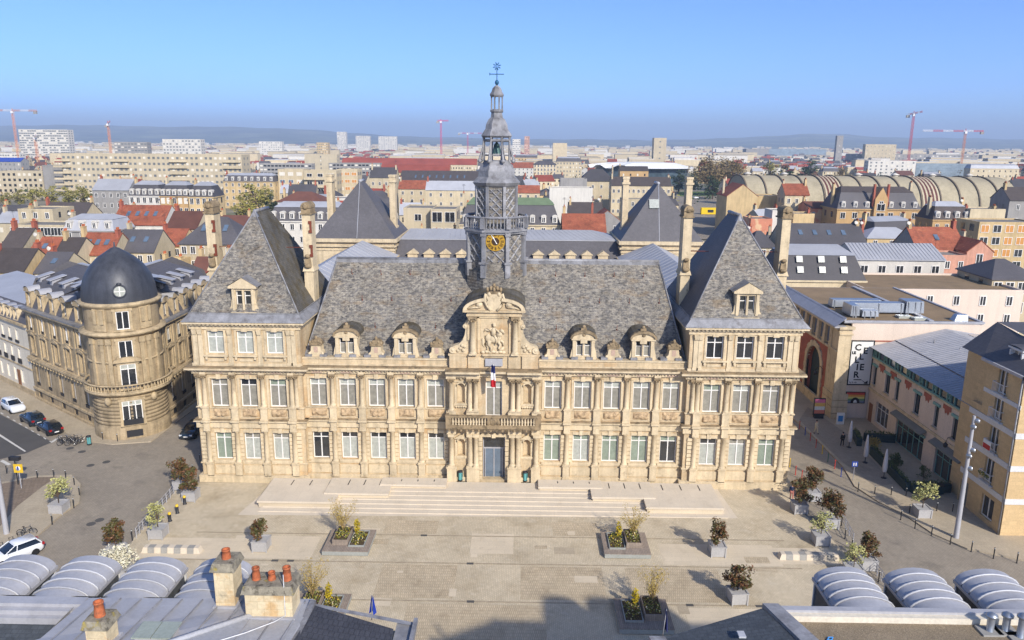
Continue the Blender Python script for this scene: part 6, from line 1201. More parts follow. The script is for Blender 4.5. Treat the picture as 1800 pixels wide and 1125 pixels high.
# manhole covers
for i, (px, py) in enumerate(((144,794),(187,812),(159,818),(123,788),(175,914),(160,921),(118,740))): x, y = G(px, py); m = MB(); m.lathe([(.42,-.01),(.42,.006)], 14, (x,y)); struct('manhole_cover', m, MATS['asphalt'])
# people
M('skin', (206,160,132), rough=.6, var=.04, bump=0); M('cloth_beige', (196,180,146), rough=.9, var=.08, bump=0); M('cloth_black', (28,28,30), rough=.9, var=.08, bump=0); M('cloth_navy', (38,48,74), rough=.9, var=.08, bump=0); M('cloth_red', (176,112,100), rough=.9, var=.08, bump=0); M('hair', (60,46,34), rough=.8, bump=0)
def skinned(name, verts, edges, radii, mat, parent, root=0):
    me = bpy.data.meshes.new(name); me.from_pydata(verts, edges, []); me.materials.append(mat); o = put(name, me, parent, local=True); o.modifiers.new('Skin', 'SKIN'); sk = me.skin_vertices[0].data
    for i, r in enumerate(radii): sk[i].radius = (r, r)
    for i in range(len(verts)): sk[i].use_root = i == root
    s = o.modifiers.new('Sub', 'SUBSURF'); s.levels = 1; s.render_levels = 1; return o
def person(px, py, rz, label, top, legs, z=0., stride=.22, hairm='hair'):
    p = at(px, py, z=z); o = thing('person', label, 'person', p, rz)
    J = {'pel':(0,0,.95),'che':(0,.02,1.3),'nec':(0,.02,1.48),'hea':(0,-.02,1.6),'hed':(0,-.02,1.7),'hl':(.1,0,.9),'kl':(.11,-stride*.6,.5),'al':(.11,-stride,.09),'tl':(.11,-stride-.16,.04),'hr':(-.1,0,.9),'kr':(-.11,stride*.3,.5),'ar':(-.11,stride,.12),'tr':(-.11,stride-.15,.05),'sl':(.19,.02,1.4),'el':(.25,.12,1.12),'wl':(.24,-.02,.88),'fl':(.23,-.08,.78),'sr':(-.19,.02,1.4),'er':(-.25,-.08,1.13),'wr':(-.24,-.2,.92),'fr':(-.22,-.26,.84)}
    R_ = dict(pel=.12,che=.13,nec=.055,hea=.085,hed=.075,hl=.08,kl=.055,al=.04,tl=.035,hr=.08,kr=.055,ar=.04,tr=.035,sl=.06,el=.042,wl=.03,fl=.03,sr=.06,er=.042,wr=.03,fr=.03); K = list(J)
    E_ = [('pel','che'),('che','nec'),('nec','hea'),('hea','hed'),('pel','hl'),('hl','kl'),('kl','al'),('al','tl'),('pel','hr'),('hr','kr'),('kr','ar'),('ar','tr'),('che','sl'),('sl','el'),('el','wl'),('wl','fl'),('che','sr'),('sr','er'),('er','wr'),('wr','fr')]
    def sub(keys, grow, name, m): ks = [k for k in K if k in keys]; skinned(name, [J[k] for k in ks], [(ks.index(a), ks.index(b)) for a, b in E_ if a in ks and b in ks], [R_[k]+grow for k in ks], MATS[m], o)
    sub(K, 0, 'body', 'skin'); sub(['pel','che','sl','el','wl','sr','er','wr'], .035, 'jacket', top); sub(['pel','hl','kl','al','hr','kr','ar'], .025, 'trousers', legs)
    m = MB(); m.ball((0,.01,1.72), .1,.11,.1, 10, 8); m.build('hair', MATS[hairm], o, local=True)
    for k in ('l','r'): m = MB(); a = J['a'+k]; m.ball((a[0],a[1]-.07,.05), .055,.13,.06); m.build('shoe', MATS['cloth_black'], o, local=True)
person(1434,762,.5,'person in beige coat and pale trousers walking before the lettered hall','cloth_beige','cloth_beige',.12)
person(1480,784,pi,'person dressed all in black walking towards the café','cloth_black','cloth_black',.12,.1)
person(1391,878,pi-.3,'person in navy top and reddish shorts beside the planters','cloth_navy','cloth_red',0,.15)
# ================================================================ THE CITY BEYOND
M('tile_red', (152,86,62), rough=.85, var=.16, vs=.25, fine=.12, fs=3, rnd=.12, spots=(((116,66,48), .45, .5, .64, .7), ((176,112,78), .8, .55, .68, .6)), brick=(.3,.35,.03,.8,.08,'wall'), bump=.3)
M('tile_brown', (104,68,56), rough=.85, var=.15, vs=.3, rnd=.2, bump=.2)
M('tile_far', (134,66,52), rough=.9, var=.2, vs=.08, rnd=.25, bump=0)
M('slate_brown', (78,70,66), rough=.8, var=.12, rnd=.15, brick=(.3,.2,.012,.8,.06,'wall'), bump=.2)
M('wall_cream', (196,180,148), var=.1, vs=.3, streak=.2, rnd=.12, bump=.1)
M('wall_yellow', (200,174,128), var=.14, vs=.3, streak=.25, rnd=.1, bump=.15)
M('wall_white', (204,198,186), var=.06, vs=.25, streak=.15, rnd=.08, bump=.1)
M('wall_tan', (188,154,106), var=.08, vs=.3, streak=.15, bump=.1)
M('wall_beige', (186,172,144), var=.08, vs=.2, streak=.15, rnd=.06, bump=.05)
M('wall_grey', (150,146,140), var=.1, vs=.3, streak=.2, rnd=.1, bump=.05)
M('wall_pink', (198,146,122), var=.12, vs=.3, streak=.3, bump=.1)
M('wall_faded_red', (196,128,100), var=.15, vs=.3, spots=(((206,176,136), .25, .5, .56, .8),), bump=.1)
M('flat_roof', (128,122,112), var=.15, vs=.2, rnd=.15, bump=.1)
M('glass_soft', (112,114,112), rough=.3, var=.25, vs=.2, bump=0); M('glass_far', (70,84,92), rough=.12, var=.3, vs=.3, bump=0, coat=.8)
M('glass_facade', (128,140,148), rough=.15, var=.15, vs=.1, brick=(4,1.8,.12,1.35,.12,'wall'), bump=0, coat=.6)
M('shutter_closed', (216,208,190), var=.06, bump=0); M('shutter_orange', (196,138,74), var=.06, bump=0)
M('hall_concrete', (172,160,132), var=.1, vs=.12, streak=.2, spots=(((120,110,88), .1, .5, .7, .5),), bump=.1)
M('louvre_dark', (98,58,52), bump=0); M('rib_dark', (112,100,84), var=.1, bump=0)
PANE_D = MATS['pane_dark']
_hw = {}
def hwin(w, h, kind='dark'):
    k = (w, h, kind)
    if k not in _hw:
        m = MB(); m.m = 0; m.box(-w/2, w/2, -.06, .02, 0, h); m.m = 1; f = .1
        m.box(-w/2-f, -w/2+.03, -.1, .02, -f, h+f); m.box(w/2-.03, w/2+f, -.1, .02, -f, h+f); m.box(-w/2, w/2, -.1, .02, h-.02, h+f); m.box(-w/2-.05, w/2+.05, -.16, .02, -f, .02); m.box(-.05, .05, -.09, .02, 0, h)
        _hw[k] = m.mesh('window', [{'dark': PANE_D, 'white': MATS['shutter_closed'], 'orange': MATS['shutter_orange'], 'blue': MATS['pane_blue']}[kind], MATS['white_frame']])
    return _hw[k]
SPEC = []
def roof_mesh(w, d, h, kind, rise, rm, wm, top=None):
    """wall and roof meshes, front wall on y=0, running back to y=d"""
    a = w/2; e = .35; wl = MB(); rf = MB()
    wl.box(-a, a, 0, d, -.3, h)
    if kind == 'gable':
        m = d/2; rf.extr([(-a-.1,-e,h-.12),(a+.1,-e,h-.12),(a+.1,m,h+rise),(-a-.1,m,h+rise)], (0,0,.18)); rf.extr([(-a-.1,d+e,h-.12),(a+.1,d+e,h-.12),(a+.1,m,h+rise),(-a-.1,m,h+rise)], (0,0,.18))
        for q in (-a, a-.2): wl.extr([(q,0,h),(q,d,h),(q,m,h+rise-.05)], (.2,0,0))
    elif kind == 'gabley':
        rf.extr([(-a-e,-.1,h-.15),(-a-e,d,h-.15),(0,d,h+rise),(0,-.1,h+rise)], (0,0,.18)); rf.extr([(a+e,-.1,h-.15),(a+e,d,h-.15),(0,d,h+rise),(0,-.1,h+rise)], (0,0,.18)); wl.extr([(-a,0,h),(a,0,h),(0,0,h+rise-.05)], (0,.3,0))
    elif kind == 'hip':
        r = min(a, d/2)*.8; y0, y1 = d/2-.01, d/2+.01; A, B_ = (-a+r,d/2,h+rise), (a-r,d/2,h+rise); c = [(-a-e,-e,h),(a+e,-e,h),(a+e,d+e,h),(-a-e,d+e,h)]
        rf.poly(c[0],c[1],B_,A); rf.poly(c[1],c[2],B_); rf.poly(c[2],c[3],A,B_); rf.poly(c[3],c[0],A); rf.box(-a-e, a+e, -e, d+e, h-.2, h-.01)
    elif kind == 'mansard':
        k = rise*.45; s = rise*.8; c0 = (-a,a,0,d); c1 = (-a+k*.6,a-k*.6,k,d-k); rf.m = 0; rf.box(-a-.1, a+.1, -.1, d+.1, h, h+s, top=c1); rf.m = 1
        rf.box(c1[0]-.15, c1[1]+.15, c1[2]-.15, c1[3]+.15, h+s+.01, h+rise+.4, top=(c1[0]+1.5, c1[1]-1.5, d/2-.3, d/2+.3)); wl.box(-a-.25, a+.25, -.3, d+.25, h-.35, h)
    else:
        wl.box(-a, a, 0, d, h, h+.01)
        for b in ((-a,a,-.02,.3),(-a,a,d-.3,d),(-a,-a+.3,.3,d-.3),(a-.3,a,.3,d-.3)): wl.box(*b, h+.01, h+.5)
        rf.box(-a+.3, a-.3, .3, d-.3, h+.01, h+.12)
    return wl.mesh('wall', wm), rf.mesh('roof', [rm, top or MATS['zinc_pale']])
def house(label, x, y, w, d, h, kind, rise, rm, wm, rz=0, floors=3, cols=3, name='house', cat='house', win='part', chim=1, group=None, ww=1.0, wh=1.6, kinds=('dark',), top=None, first=None, sky=0, potm='tile_red'):
    o = thing(name, label, cat, (x, y, 0), rz, group); rnd = random.Random(label)
    a, b = roof_mesh(w, d, h, kind, rise, rm, wm, top); put('wall', a, o, local=True); put('roof', b, o, local=True)
    fh = h/floors; st = MB()
    for f in range(floors):
        z = fh*f+fh*.3 if first is None else first+(h-first)*f/floors+.6
        for c in range(cols):
            xx = -w/2+w*(c+.5)/cols
            if win == 'part': put('window', hwin(ww, wh, rnd.choice(kinds)), o, (xx, 0, z), local=True)
            elif win: st.m = 0 if rnd.random() < .7 else 1; st.box(xx-ww/2, xx+ww/2, -.08, .02, z, z+wh)
        if win:
            for q in (-1, 1):
                for yy in (d*.3, d*.7): st.m = 0; st.box(q*w/2-.06, q*w/2+.06, yy-ww/2, yy+ww/2, z, z+wh)
    if win and st.v: tag(st.build('glazing', [MATS['glass_soft'] if h > 16 else PANE_D, MATS['shutter_closed']], o, local=True), kind='stuff')
    for i in range(chim):
        cx = (-w/2+.6) if i == 0 else (w/2-.6) if i == 1 else rnd.uniform(-w/3, w/3); cy_ = d*rnd.uniform(.4,.6); zt = h+rise+rnd.uniform(.8,1.8)
        m = MB(); m.box(cx-.35, cx+.35, cy_-.7, cy_+.7, h*.8, zt); m.box(cx-.42, cx+.42, cy_-.78, cy_+.78, zt, zt+.15); ch = m.build('chimney', MATS[rnd.choice(['brick_red','wall_yellow','wall_cream'])], o, local=True)
        m = MB(); [m.lathe([(.14,zt+.15),(.11,zt+.7)], 6, (cx, cy_-.5+.33*k)) for k in range(4)]; tag(m.build('chimney_pots', MATS['terracotta'], ch, local=True), kind='stuff')
        if win == 'part' and rnd.random() < .4: m = MB(lambda a,b,c: (cx-.5+a, cy_-.8-c*.8+b*.3, zt-.3+b)); m.lathe([(0,.1),(.25,.06),(.45,-.04)], 12); m.build('satellite_dish', MATS['wall_white'], ch, local=True)
        if win == 'part' and rnd.random() < .5: m = MB(); m.bar((cx,cy_,zt+.1),(cx,cy_,zt+2.6), .05); [m.bar((cx-.5+.05*k,cy_,zt+2.1+.15*k),(cx+.5-.05*k,cy_,zt+2.1+.15*k), .03) for k in range(4)]; m.build('aerial', MATS['black_metal'], ch, local=True)
    if kind == 'mansard' and win == 'part':
        for c in range(cols):
            m = MB(); xx = -w/2+w*(c+.5)/cols; m.box(xx-.7, xx+.7, .1, 2.2, h+.5, h+2.2); m.extr([(xx+.8*cos(pi*j/6), 0, h+2.2+.5*sin(pi*j/6)) for j in range(7)], (0,2.4,0)); dd = m.build('dormer', MATS['wall_white'], o, local=True); put('window', hwin(.8, 1.3), dd, (xx, .08, h+.7), local=True)
    for i in range(sky):
        u = (i+.5)/sky; m = MB(); xx = -w*.35+w*.7*u; t = .45
        m.extr([(xx-.5, d/2*t-.35, h+rise*t-.1+.2), (xx+.5, d/2*t-.35, h+rise*t-.1+.2), (xx+.5, d/2*(t+.2), h+rise*(t+.2)+.2), (xx-.5, d/2*(t+.2), h+rise*(t+.2)+.2)], (0,-.03,.12)); m.build('skylight', MATS['pane_blue'], o, local=True)
    SPEC.append((x, y, w, d, h)); return o
def B(px0, px1, py, h, kind, rise, rm, wm, label, d=11, dist=None, **k):
    if dist: p, q = at(px0, py, y=dist-76.5), at(px1, py, y=dist-76.5); h = p.z
    else: p = at(px0, py, z=h); q = at(px1, py, y=p.y)
    return house(label, (p.x+q.x)/2, p.y, q.x-p.x, d, h, kind, rise, MATS[rm], MATS[wm], **k)
S, R, Z = 'slate_house', 'tile_red', 'zinc_pale'
# ---- left of the town hall
B(45,90,454,10,'gable',4,R,'wall_cream','red-tiled house with a flat skylight just left of the dome',sky=1,cols=3)
B(92,131,455,10,'gable',4,'slate_brown','wall_cream','dark brown slate roofed house squeezed behind the left side of the dome',cols=3)
B(128,197,448,10,'gable',4.4,R,'wall_cream','bright red-tiled house with blue skylight behind the dome',sky=3,cols=4,chim=2)
B(203,271,443,10,'gable',4.6,S,'wall_cream','dark slate roofed house with one white skylight behind the dome',sky=2,cols=4)
B(273,318,432,10,'gable',3.6,R,'wall_yellow','small red-tiled house right of the dark slate one by the dome',cols=3)
B(275,312,463,9.5,'flat',0,'flat_roof','wall_yellow','blank ochre party wall block between the dome and the town hall chimney',cols=0,win=None,chim=2,d=7)
B(18,112,398,13,'flat',0,'flat_roof','wall_cream','modern cream terrace block with long balcony and flat roofs',cols=8,floors=4,ww=1.8,wh=2,chim=0)
B(31,92,370,15.5,'flat',0,'flat_roof','wall_cream','cream rooftop penthouse block above the long balcony',cols=3,floors=5,chim=1)
B(110,200,405,12.5,'mansard',3.5,'zinc_pale','wall_grey','grey zinc mansard building right of the long balcony block',cols=4,floors=4,chim=1)
B(196,287,395,12,'gable',5,R,'wall_white','wide red-tiled roof with glass strips above the dome',sky=4,cols=5,chim=2,d=13)
B(292,346,402,12,'gable',4.2,'tile_brown','wall_cream','brown-tiled roof beside the outer left town hall chimney',cols=4,d=12)
B(315,424,428,13,'hip',5.5,S,'wall_cream','long dark slate hipped roof directly behind the left pavilion',cols=7,floors=4,d=13,chim=0,sky=2)
B(60,106,480,9,'gable',3.5,S,'wall_cream','slate house with white chimney at the left behind the corner building',cols=3,sky=1)
B(-30,42,478,9.5,'gable',4,'slate_brown','wall_yellow','old ochre gabled house at the left edge',cols=3,chim=2)
B(0,40,436,11,'gable',4,'slate_brown','wall_cream','grey-brown roofed house at the left edge below the balcony block',cols=2,chim=2)
B(226,281,344,15,'mansard',5,S,'wall_white','white and brick mansard terrace house with tall windows in the upper left',cols=5,floors=4,ww=1.2,wh=2)
B(281,331,345,15,'mansard',5,S,'wall_tan','tan brick mansard terrace house with white shutters in the upper left',cols=5,floors=4,ww=1.2,wh=2,kinds=('white','dark'))
B(331,375,346,15,'mansard',5,S,'wall_yellow','ochre mansard terrace house at the right end of the upper left row',cols=4,floors=4,ww=1.2,wh=2)
B(162,226,334,16,'gable',4,Z,'wall_grey','long zinc-roofed building with grey gable in the upper left',cols=5,floors=4,chim=2)
B(392,482,319,14,'mansard',4,S,'wall_yellow','ochre building half hidden behind the spring trees left of centre',cols=8,floors=4)
B(70,150,378,9.5,'gable',4,'slate_brown','wall_cream','grey roofed old house among the trees at upper left',cols=4,chim=2)
# long slab and estate
sl_ = B(107,424,271,27,'flat',0,'flat_roof','wall_beige','very long beige eight-storey apartment slab in the upper left',d=14,floors=8,cols=38,win='stuff',ww=1.4,wh=1.3,chim=0,name='apartment_slab',cat='apartments')
for u in (-.14,.12,.36,-.4):
    for z in (6,9.2,12.5,16,19.5,23): m = MB(); w_ = 131; m.box(u*w_-5, u*w_+5, -1.3, -.02, z, z+.2); m.box(u*w_-5, u*w_+5, -1.3, -1.2, z+.2, z+1.1); m.build('balcony', MATS['wall_cream'], sl_, local=True)
B(-8,74,302,16,'flat',0,'flat_roof','wall_beige','beige apartment block with glazed stair at the far left',floors=5,cols=9,win='stuff',chim=0,ww=1.5,wh=1.5,name='apartment_block',cat='apartments')
B(74,108,292,20,'flat',0,'flat_roof','wall_grey','grey ribbed block joined to the long beige slab',floors=7,cols=0,win='stuff',chim=0,name='apartment_block',cat='apartments')
B(32,118,228,0,'flat',0,'flat_roof','wall_white','tall white tower slab beside the leftmost crane',dist=1050,floors=15,cols=22,win='stuff',chim=0,ww=2.6,wh=1.5,d=14,name='tower_block',cat='tower block')
B(285,352,245,0,'flat',0,'flat_roof','wall_white','white apartment tower with comb-like roof at upper left',dist=950,floors=10,cols=12,win='stuff',chim=0,ww=2.2,wh=1.5,d=13,name='tower_block',cat='tower block')
B(200,258,250,0,'flat',0,'flat_roof','wall_grey','grey and white balcony block between the crane and the comb-roofed tower',dist=980,floors=8,cols=10,win='stuff',chim=0,ww=3,wh=1.5,name='apartment_block',cat='apartments')
B(-10,34,270,0,'flat',0,'flat_roof','wall_white','low white block at the left edge below the crane jib',dist=900,floors=5,cols=10,win='stuff',chim=0,ww=2,wh=1.4,name='apartment_block',cat='apartments')
M('blue_tarp', (44,70,150), var=.1, bump=.2)
B(-10,36,284,0,'gable',3,'blue_tarp','wall_grey','roof wrapped in bright blue sheeting at the left edge',dist=640,floors=4,cols=6,win='stuff',chim=0)
for a, b, c, l in ((592,608,232,'tall slim white tower block on the skyline left of centre'),(625,650,239,'middle pale tower pair on the skyline left of centre'),(665,697,240,'rightmost pale tower pair on the skyline left of centre')): B(a,b,c,0,'flat',0,'flat_roof','wall_white',l,dist=2300,floors=14,cols=8,win='stuff',chim=0,ww=2,wh=1.4,d=16,name='tower_block',cat='tower block')
# ---- behind the town hall
for i, (a, b) in enumerate(((488,533),(534,591),(592,628))):
    o = B(a,b,299+(i==1)*2,20,'flat',0,'flat_roof','wall_cream',['left wing of the cream apartment block above the left pavilion','balconied middle of the cream apartment block above the left pavilion','right wing of the cream apartment block above the left pavilion'][i],floors=5,cols=3,ww=2.6,wh=1.6,kinds=('white','blue') if i == 0 else ('dark',) if i == 1 else ('white','orange'),chim=0,d=12,name='apartment_block',cat='apartments')
    if i == 1:
        for z in (3.6,7.6,11.6,15.6): m = MB(); m.box(-8.5,8.5,-1.4,-.02,z,z+.2); m.box(-8.5,8.5,-1.4,-1.3,z+.2,z+1.1); m.build('balcony', MATS['wall_cream'], o, local=True)
B(456,548,288,14,'flat',0,'flat_roof','wall_grey','grey modern office with strip windows above the left pavilion',floors=4,cols=14,win='stuff',ww=2.6,wh=1.5,chim=0,name='office_block',cat='offices')
B(578,668,287,14,'flat',0,'flat_roof','wall_grey','grey glass office right of the cream apartment block',floors=4,cols=14,win='stuff',ww=2.6,wh=1.5,chim=0,name='office_block',cat='offices')
B(535,592,272,22,'flat',0,'flat_roof','wall_beige','blank beige block rising behind the cream apartments',floors=6,cols=1,win='stuff',chim=0,name='apartment_block',cat='apartments')
B(488,566,354,13,'hip',3.4,'tile_brown','wall_white','villa with brown hipped roof and plants on its terrace',cols=4,ww=1.8,wh=1.8,chim=1,d=14)
B(472,604,388,14,'mansard',4.6,S,'wall_white','white and brick mansard building behind the inner left chimney',cols=8,floors=4,d=12,chim=0)
B(586,690,384,13,'gable',4,S,'wall_white','slate roofed white house behind the left rear pyramid',cols=5)
B(650,696,312,17,'gable',5,S,'wall_cream','house with dark slate roof and tall stone dormer left of the clock tower',cols=4,chim=2)
B(709,760,368,15,'flat',0,'flat_roof','wall_beige','beige modern wall with one small square window left of the clock tower',cols=1,floors=3,ww=2,wh=2,chim=0,d=14)
B(757,802,370,15,'flat',0,'flat_roof','wall_beige','beige modern block with large balcony windows left of the clock tower',cols=2,floors=3,ww=3,wh=3,chim=0,d=14)
B(808,985,394,14,'mansard',6.4,S,'wall_cream','large mansard building with green copper roof behind the clock tower',cols=9,floors=4,top=MATS['copper_green'],d=15,chim=1)
B(989,1066,413,12,'gable',5,R,'wall_cream','plain red-tiled roof between the clock tower and right rear pyramid',cols=4,chim=1,d=12)
B(700,748,332,12,'gable',4,R,'wall_cream','small red-tiled house left of the clock tower top',cols=3)
B(748,838,334,13,'gable',4,Z,'wall_cream','pale zinc roofed house left of the upper clock tower',cols=5)
B(908,949,339,11,'gable',3.4,R,'wall_cream','red-tiled house just right of the upper clock tower',cols=3)
B(966,1042,332,17,'flat',0,'flat_roof','wall_white','large blank white wall right of the clock tower',cols=0,win=None,chim=1,d=10)
B(985,1032,316,20,'flat',0,'flat_roof','wall_grey','grey box storey above the blank white wall',cols=0,win=None,chim=0,d=9)
B(1020,1080,318,16,'hip',6,S,'wall_cream','dark slate hipped house with stone dormer right of centre',cols=4,d=14,chim=2)
B(938,978,289,18,'hip',3,S,'wall_cream','tall cream six-storey corner house with rows of windows right of the tower',floors=6,cols=7,ww=1.1,wh=1.9,chim=0)
B(902,938,295,12,'gable',5,R,'wall_white','white house with red roof beside the tall cream one',floors=4,cols=5,chim=1)
B(905,948,277,14,'mansard',4,S,'wall_yellow','wide ochre mansard building behind the tall cream house',floors=3,cols=8,win='stuff',chim=0)
B(978,1022,284,18,'mansard',4,S,'wall_cream','stone mansard block left of the white wavy roof',floors=5,cols=8,win='stuff',chim=1)
B(1075,1180,326,15,'gable',4,'slate_brown','wall_cream','long old cream building below the white wavy roof',cols=12,floors=3,chim=2)
B(1095,1165,352,13,'flat',0,'flat_roof','wall_cream','cream block with rows of shutters behind the right rear pyramid',cols=6,floors=4,chim=0)
B(1000,1060,378,11,'gable',4,'slate_brown','wall_beige','sloping grey roofed house below the blank white wall',cols=3,chim=2)
B(1040,1095,392,10.5,'gabley',4,R,'wall_grey','grey gable with red roof edge right of the clock tower',cols=2,chim=1)
B(1090,1140,300,16,'gable',3,'slate_brown','wall_tan','narrow tan house under the white wavy roof',cols=4,win='stuff')
B(600,838,288,12,'gable',6,'tile_far','wall_cream','very long red-tiled factory range left of the clock tower',floors=2,cols=50,win='stuff',chim=0,d=18,name='factory_range',cat='factory')
B(668,790,303,11,'gable',6,'tile_far','wall_yellow','lower red-tiled factory range in front of the long one',floors=2,cols=26,win='stuff',chim=0,d=18,name='factory_range',cat='factory')
B(700,842,323,8,'gable',8,'slate_brown','wall_beige','broad dark shed roof with strips of skylights left of the tower',floors=1,cols=10,win='stuff',chim=0,d=36,name='shed',cat='shed',sky=8)
for a, b, c, dd, l, wmat, fl, cl in ((1150,1172,243,1000,'square beige water-tower-like block on the skyline','wall_beige',6,1),(922,931,240,1700,'slim red tower block just right of the spire','wall_pink',14,3),(901,915,245,1600,'white tower block just right of the spire','wall_white',10,5),(972,997,252,1000,'blank pinkish-beige block right of the spire','wall_cream',8,0),(455,495,249,1500,'stepped white apartment group at centre left','wall_white',8,10),(556,576,251,1400,'yellow apartment tower at centre left','wall_yellow',7,6)): B(a,b,c,0,'flat',0,'flat_roof',wmat,l,dist=dd,floors=fl,cols=cl,win='stuff',chim=0,ww=2,wh=1.5,d=14,name='tower_block',cat='tower block')
# ---- right of the town hall
tb = B(1472,1619,367,14,'mansard',7,S,'wall_tan','tan brick house with big slate roof and pointed central gable',cols=7,floors=3,ww=1.6,wh=2,d=15,chim=2,top=MATS['slate_brown'])
m = MB(); m.box(-2.2,2.2,-1.2,5,0,17.5); m.extr([(-2.2,-1.2,17.5),(2.2,-1.2,17.5),(0,-1.2,21.5)], (0,6,0)); m.build('gable_bay', MATS['wall_tan'], tb, local=True)
for z in (10.4,13.6,15.8): put('window', hwin(2.6 if z < 15 else 1.2, 2.3 if z < 15 else 1.0), tb, (0,-1.2,z), local=True)
for q in (-1,1): m = MB(); m.box(q*2.4-.3,q*2.4+.3,-.6,.4,15,22.6); m.build('chimney', MATS['brick_red'], tb, local=True)
B(1640,1708,386,13,'mansard',5,'slate_brown','wall_tan','tan house with dormers and brown roof right of the pointed gable',cols=4,floors=3,chim=2)
B(1706,1768,370,16,'flat',0,'flat_roof','wall_cream','blank cream upper wall right of the tan houses',cols=0,win=None,chim=2,d=9)
B(1722,1830,393,14,'flat',0,'flat_roof','wall_yellow','cream balcony apartments with orange blinds at the right edge',cols=5,floors=4,ww=2.2,wh=2,kinds=('orange','dark'),chim=0,d=12,name='apartment_block',cat='apartments')
B(1612,1700,441,11,'gable',5,R,'wall_grey','orange-red tiled roof house in the right middle',cols=3,chim=2,sky=1,d=13)
B(1700,1746,443,11.5,'gabley',2.6,R,'wall_pink','pink rendered gable house with two tall windows',cols=1,floors=3,ww=1.4,wh=2.2,d=14,chim=0)
B(1655,1702,452,11,'flat',0,'flat_roof','wall_pink','terracotta pink house wall with small balconies',cols=2,floors=3,d=8,chim=1)
zr = B(1505,1662,456,12,'gable',2.6,Z,'wall_white','long pale pink building with ribbed zinc roof in the right middle',cols=5,floors=3,ww=1.5,wh=1.5,d=13,chim=0)
for i in range(24): m = MB(); x = -8.9+.78*i; m.bar((x,-.3,12.1),(x,6.5,14.85), .07); m.build('standing_seam', MATS['zinc'], zr, local=True)
gm = B(1376,1522,492,10.5,'mansard',5.6,S,'wall_cream','grey slate mansard with six skylights beside the right pavilion',cols=0,win=None,floors=3,d=15,chim=0)
for i in range(6): m = MB(); xx = -4.5+4.2*(i % 3); t = .25+.42*(i//3); m.extr([(xx-.6,t*2.5-.25,10.5+t*4.5+.2),(xx+.6,t*2.5-.25,10.5+t*4.5+.2),(xx+.6,t*2.5+.3,10.5+t*4.5+1.35),(xx-.6,t*2.5+.3,10.5+t*4.5+1.35)], (0,-.06,.06)); m.build('skylight', MATS['pane_pale'], gm, local=True)
B(1378,1524,429,11,'gable',4.6,S,'wall_cream','long dark slate roof with four skylights behind the outer right chimney',cols=8,floors=3,chim=2,sky=4,d=12)
B(1322,1364,434,10,'hip',3.6,S,'wall_cream','small dark hipped roof with satellite dish left of the outer right chimney',cols=3,chim=1)
B(1278,1332,345,16,'gabley',4.5,R,'wall_yellow','ochre blank gable with red roof left of the market hall',cols=0,win=None,chim=1,d=16)
B(1332,1374,346,15.5,'flat',0,'flat_roof','wall_yellow','low ochre blank wall left of the market hall',cols=0,win=None,chim=0)
B(1380,1423,343,17,'gable',4,R,'wall_cream','pale tower-like house with red roof before the market hall',cols=3,floors=4,chim=2,d=9)
B(1320,1358,387,11,'flat',0,'flat_roof','wall_faded_red','tan block with faded red painted wall',cols=0,win=None,chim=1,d=10)
B(1358,1384,372,13,'flat',0,'flat_roof','wall_white','white narrow party wall behind the right chimney',cols=0,win=None,chim=0,d=9)
B(1395,1432,378,12,'flat',0,'flat_roof','wall_yellow','sandy blank party wall with chimneys',cols=0,win=None,chim=2,d=9)
B(1420,1462,366,13,'gable',2,'tile_brown','wall_faded_red','low house with mottled pink wall left of the tan brick house',cols=2,chim=1)
B(1525,1612,418,10,'hip',2.6,Z,'wall_yellow','low ochre building with pale hipped zinc roof before the tan brick house',cols=3,chim=1,d=10)
B(1745,1830,490,11.5,'hip',3,S,'wall_cream','modern cream house with grey hipped roof and balconies at the right edge',cols=4,floors=3,ww=1.4,wh=2,chim=0,d=12)
B(1775,1840,352,18,'gable',4,'slate_brown','wall_grey','grey gabled house at the right edge beside the market hall',cols=2,floors=4,chim=1)
B(1520,1800,512,10,'flat',0,'roof_gravel','pink_render','flat roofed pinkish annex with parapet behind the lettered hall',cols=6,floors=3,d=18,chim=0)
B(1527,1611,283,18,'flat',0,'flat_roof','wall_white','white flat-roofed apartment block beyond the market hall',floors=5,cols=9,win='stuff',ww=1.8,wh=1.6,chim=0,name='apartment_block',cat='apartments')
B(1611,1712,288,15,'flat',0,'flat_roof','glass_facade','glass-fronted office right of the white block beyond the market hall',floors=3,cols=0,win=None,chim=0,name='office_block',cat='offices')
B(1706,1792,296,14,'mansard',4,'zinc_pale','wall_cream','cream mansard building at the right beyond the market hall',floors=3,cols=9,win='stuff',chim=0)
B(1495,1720,271,19,'flat',0,'flat_roof','wall_grey','long grey modern block with layered roof on the right',floors=4,cols=30,win='stuff',ww=3,wh=1.8,chim=0,d=20,name='office_block',cat='offices')
B(1312,1352,262,22,'flat',0,'flat_roof','wall_grey','dark grey ribbed end of the glass media building',floors=5,cols=0,win=None,chim=0,d=34,name='office_block',cat='offices')
B(1350,1453,262,22,'flat',0,'flat_roof','glass_facade','wide glass-fronted media building beyond the market hall',floors=5,cols=0,win=None,chim=0,d=30,name='office_block',cat='offices')
B(1472,1483,239,0,'flat',0,'flat_roof','wall_grey','slender dark bell tower on the right skyline',dist=1300,floors=5,cols=1,win='stuff',chim=0,d=7,name='bell_tower',cat='tower')
B(1522,1576,254,0,'flat',0,'flat_roof','wall_cream','white stepped apartments left of the right-hand crane',dist=1350,floors=6,cols=8,win='stuff',chim=0,name='apartment_block',cat='apartments')
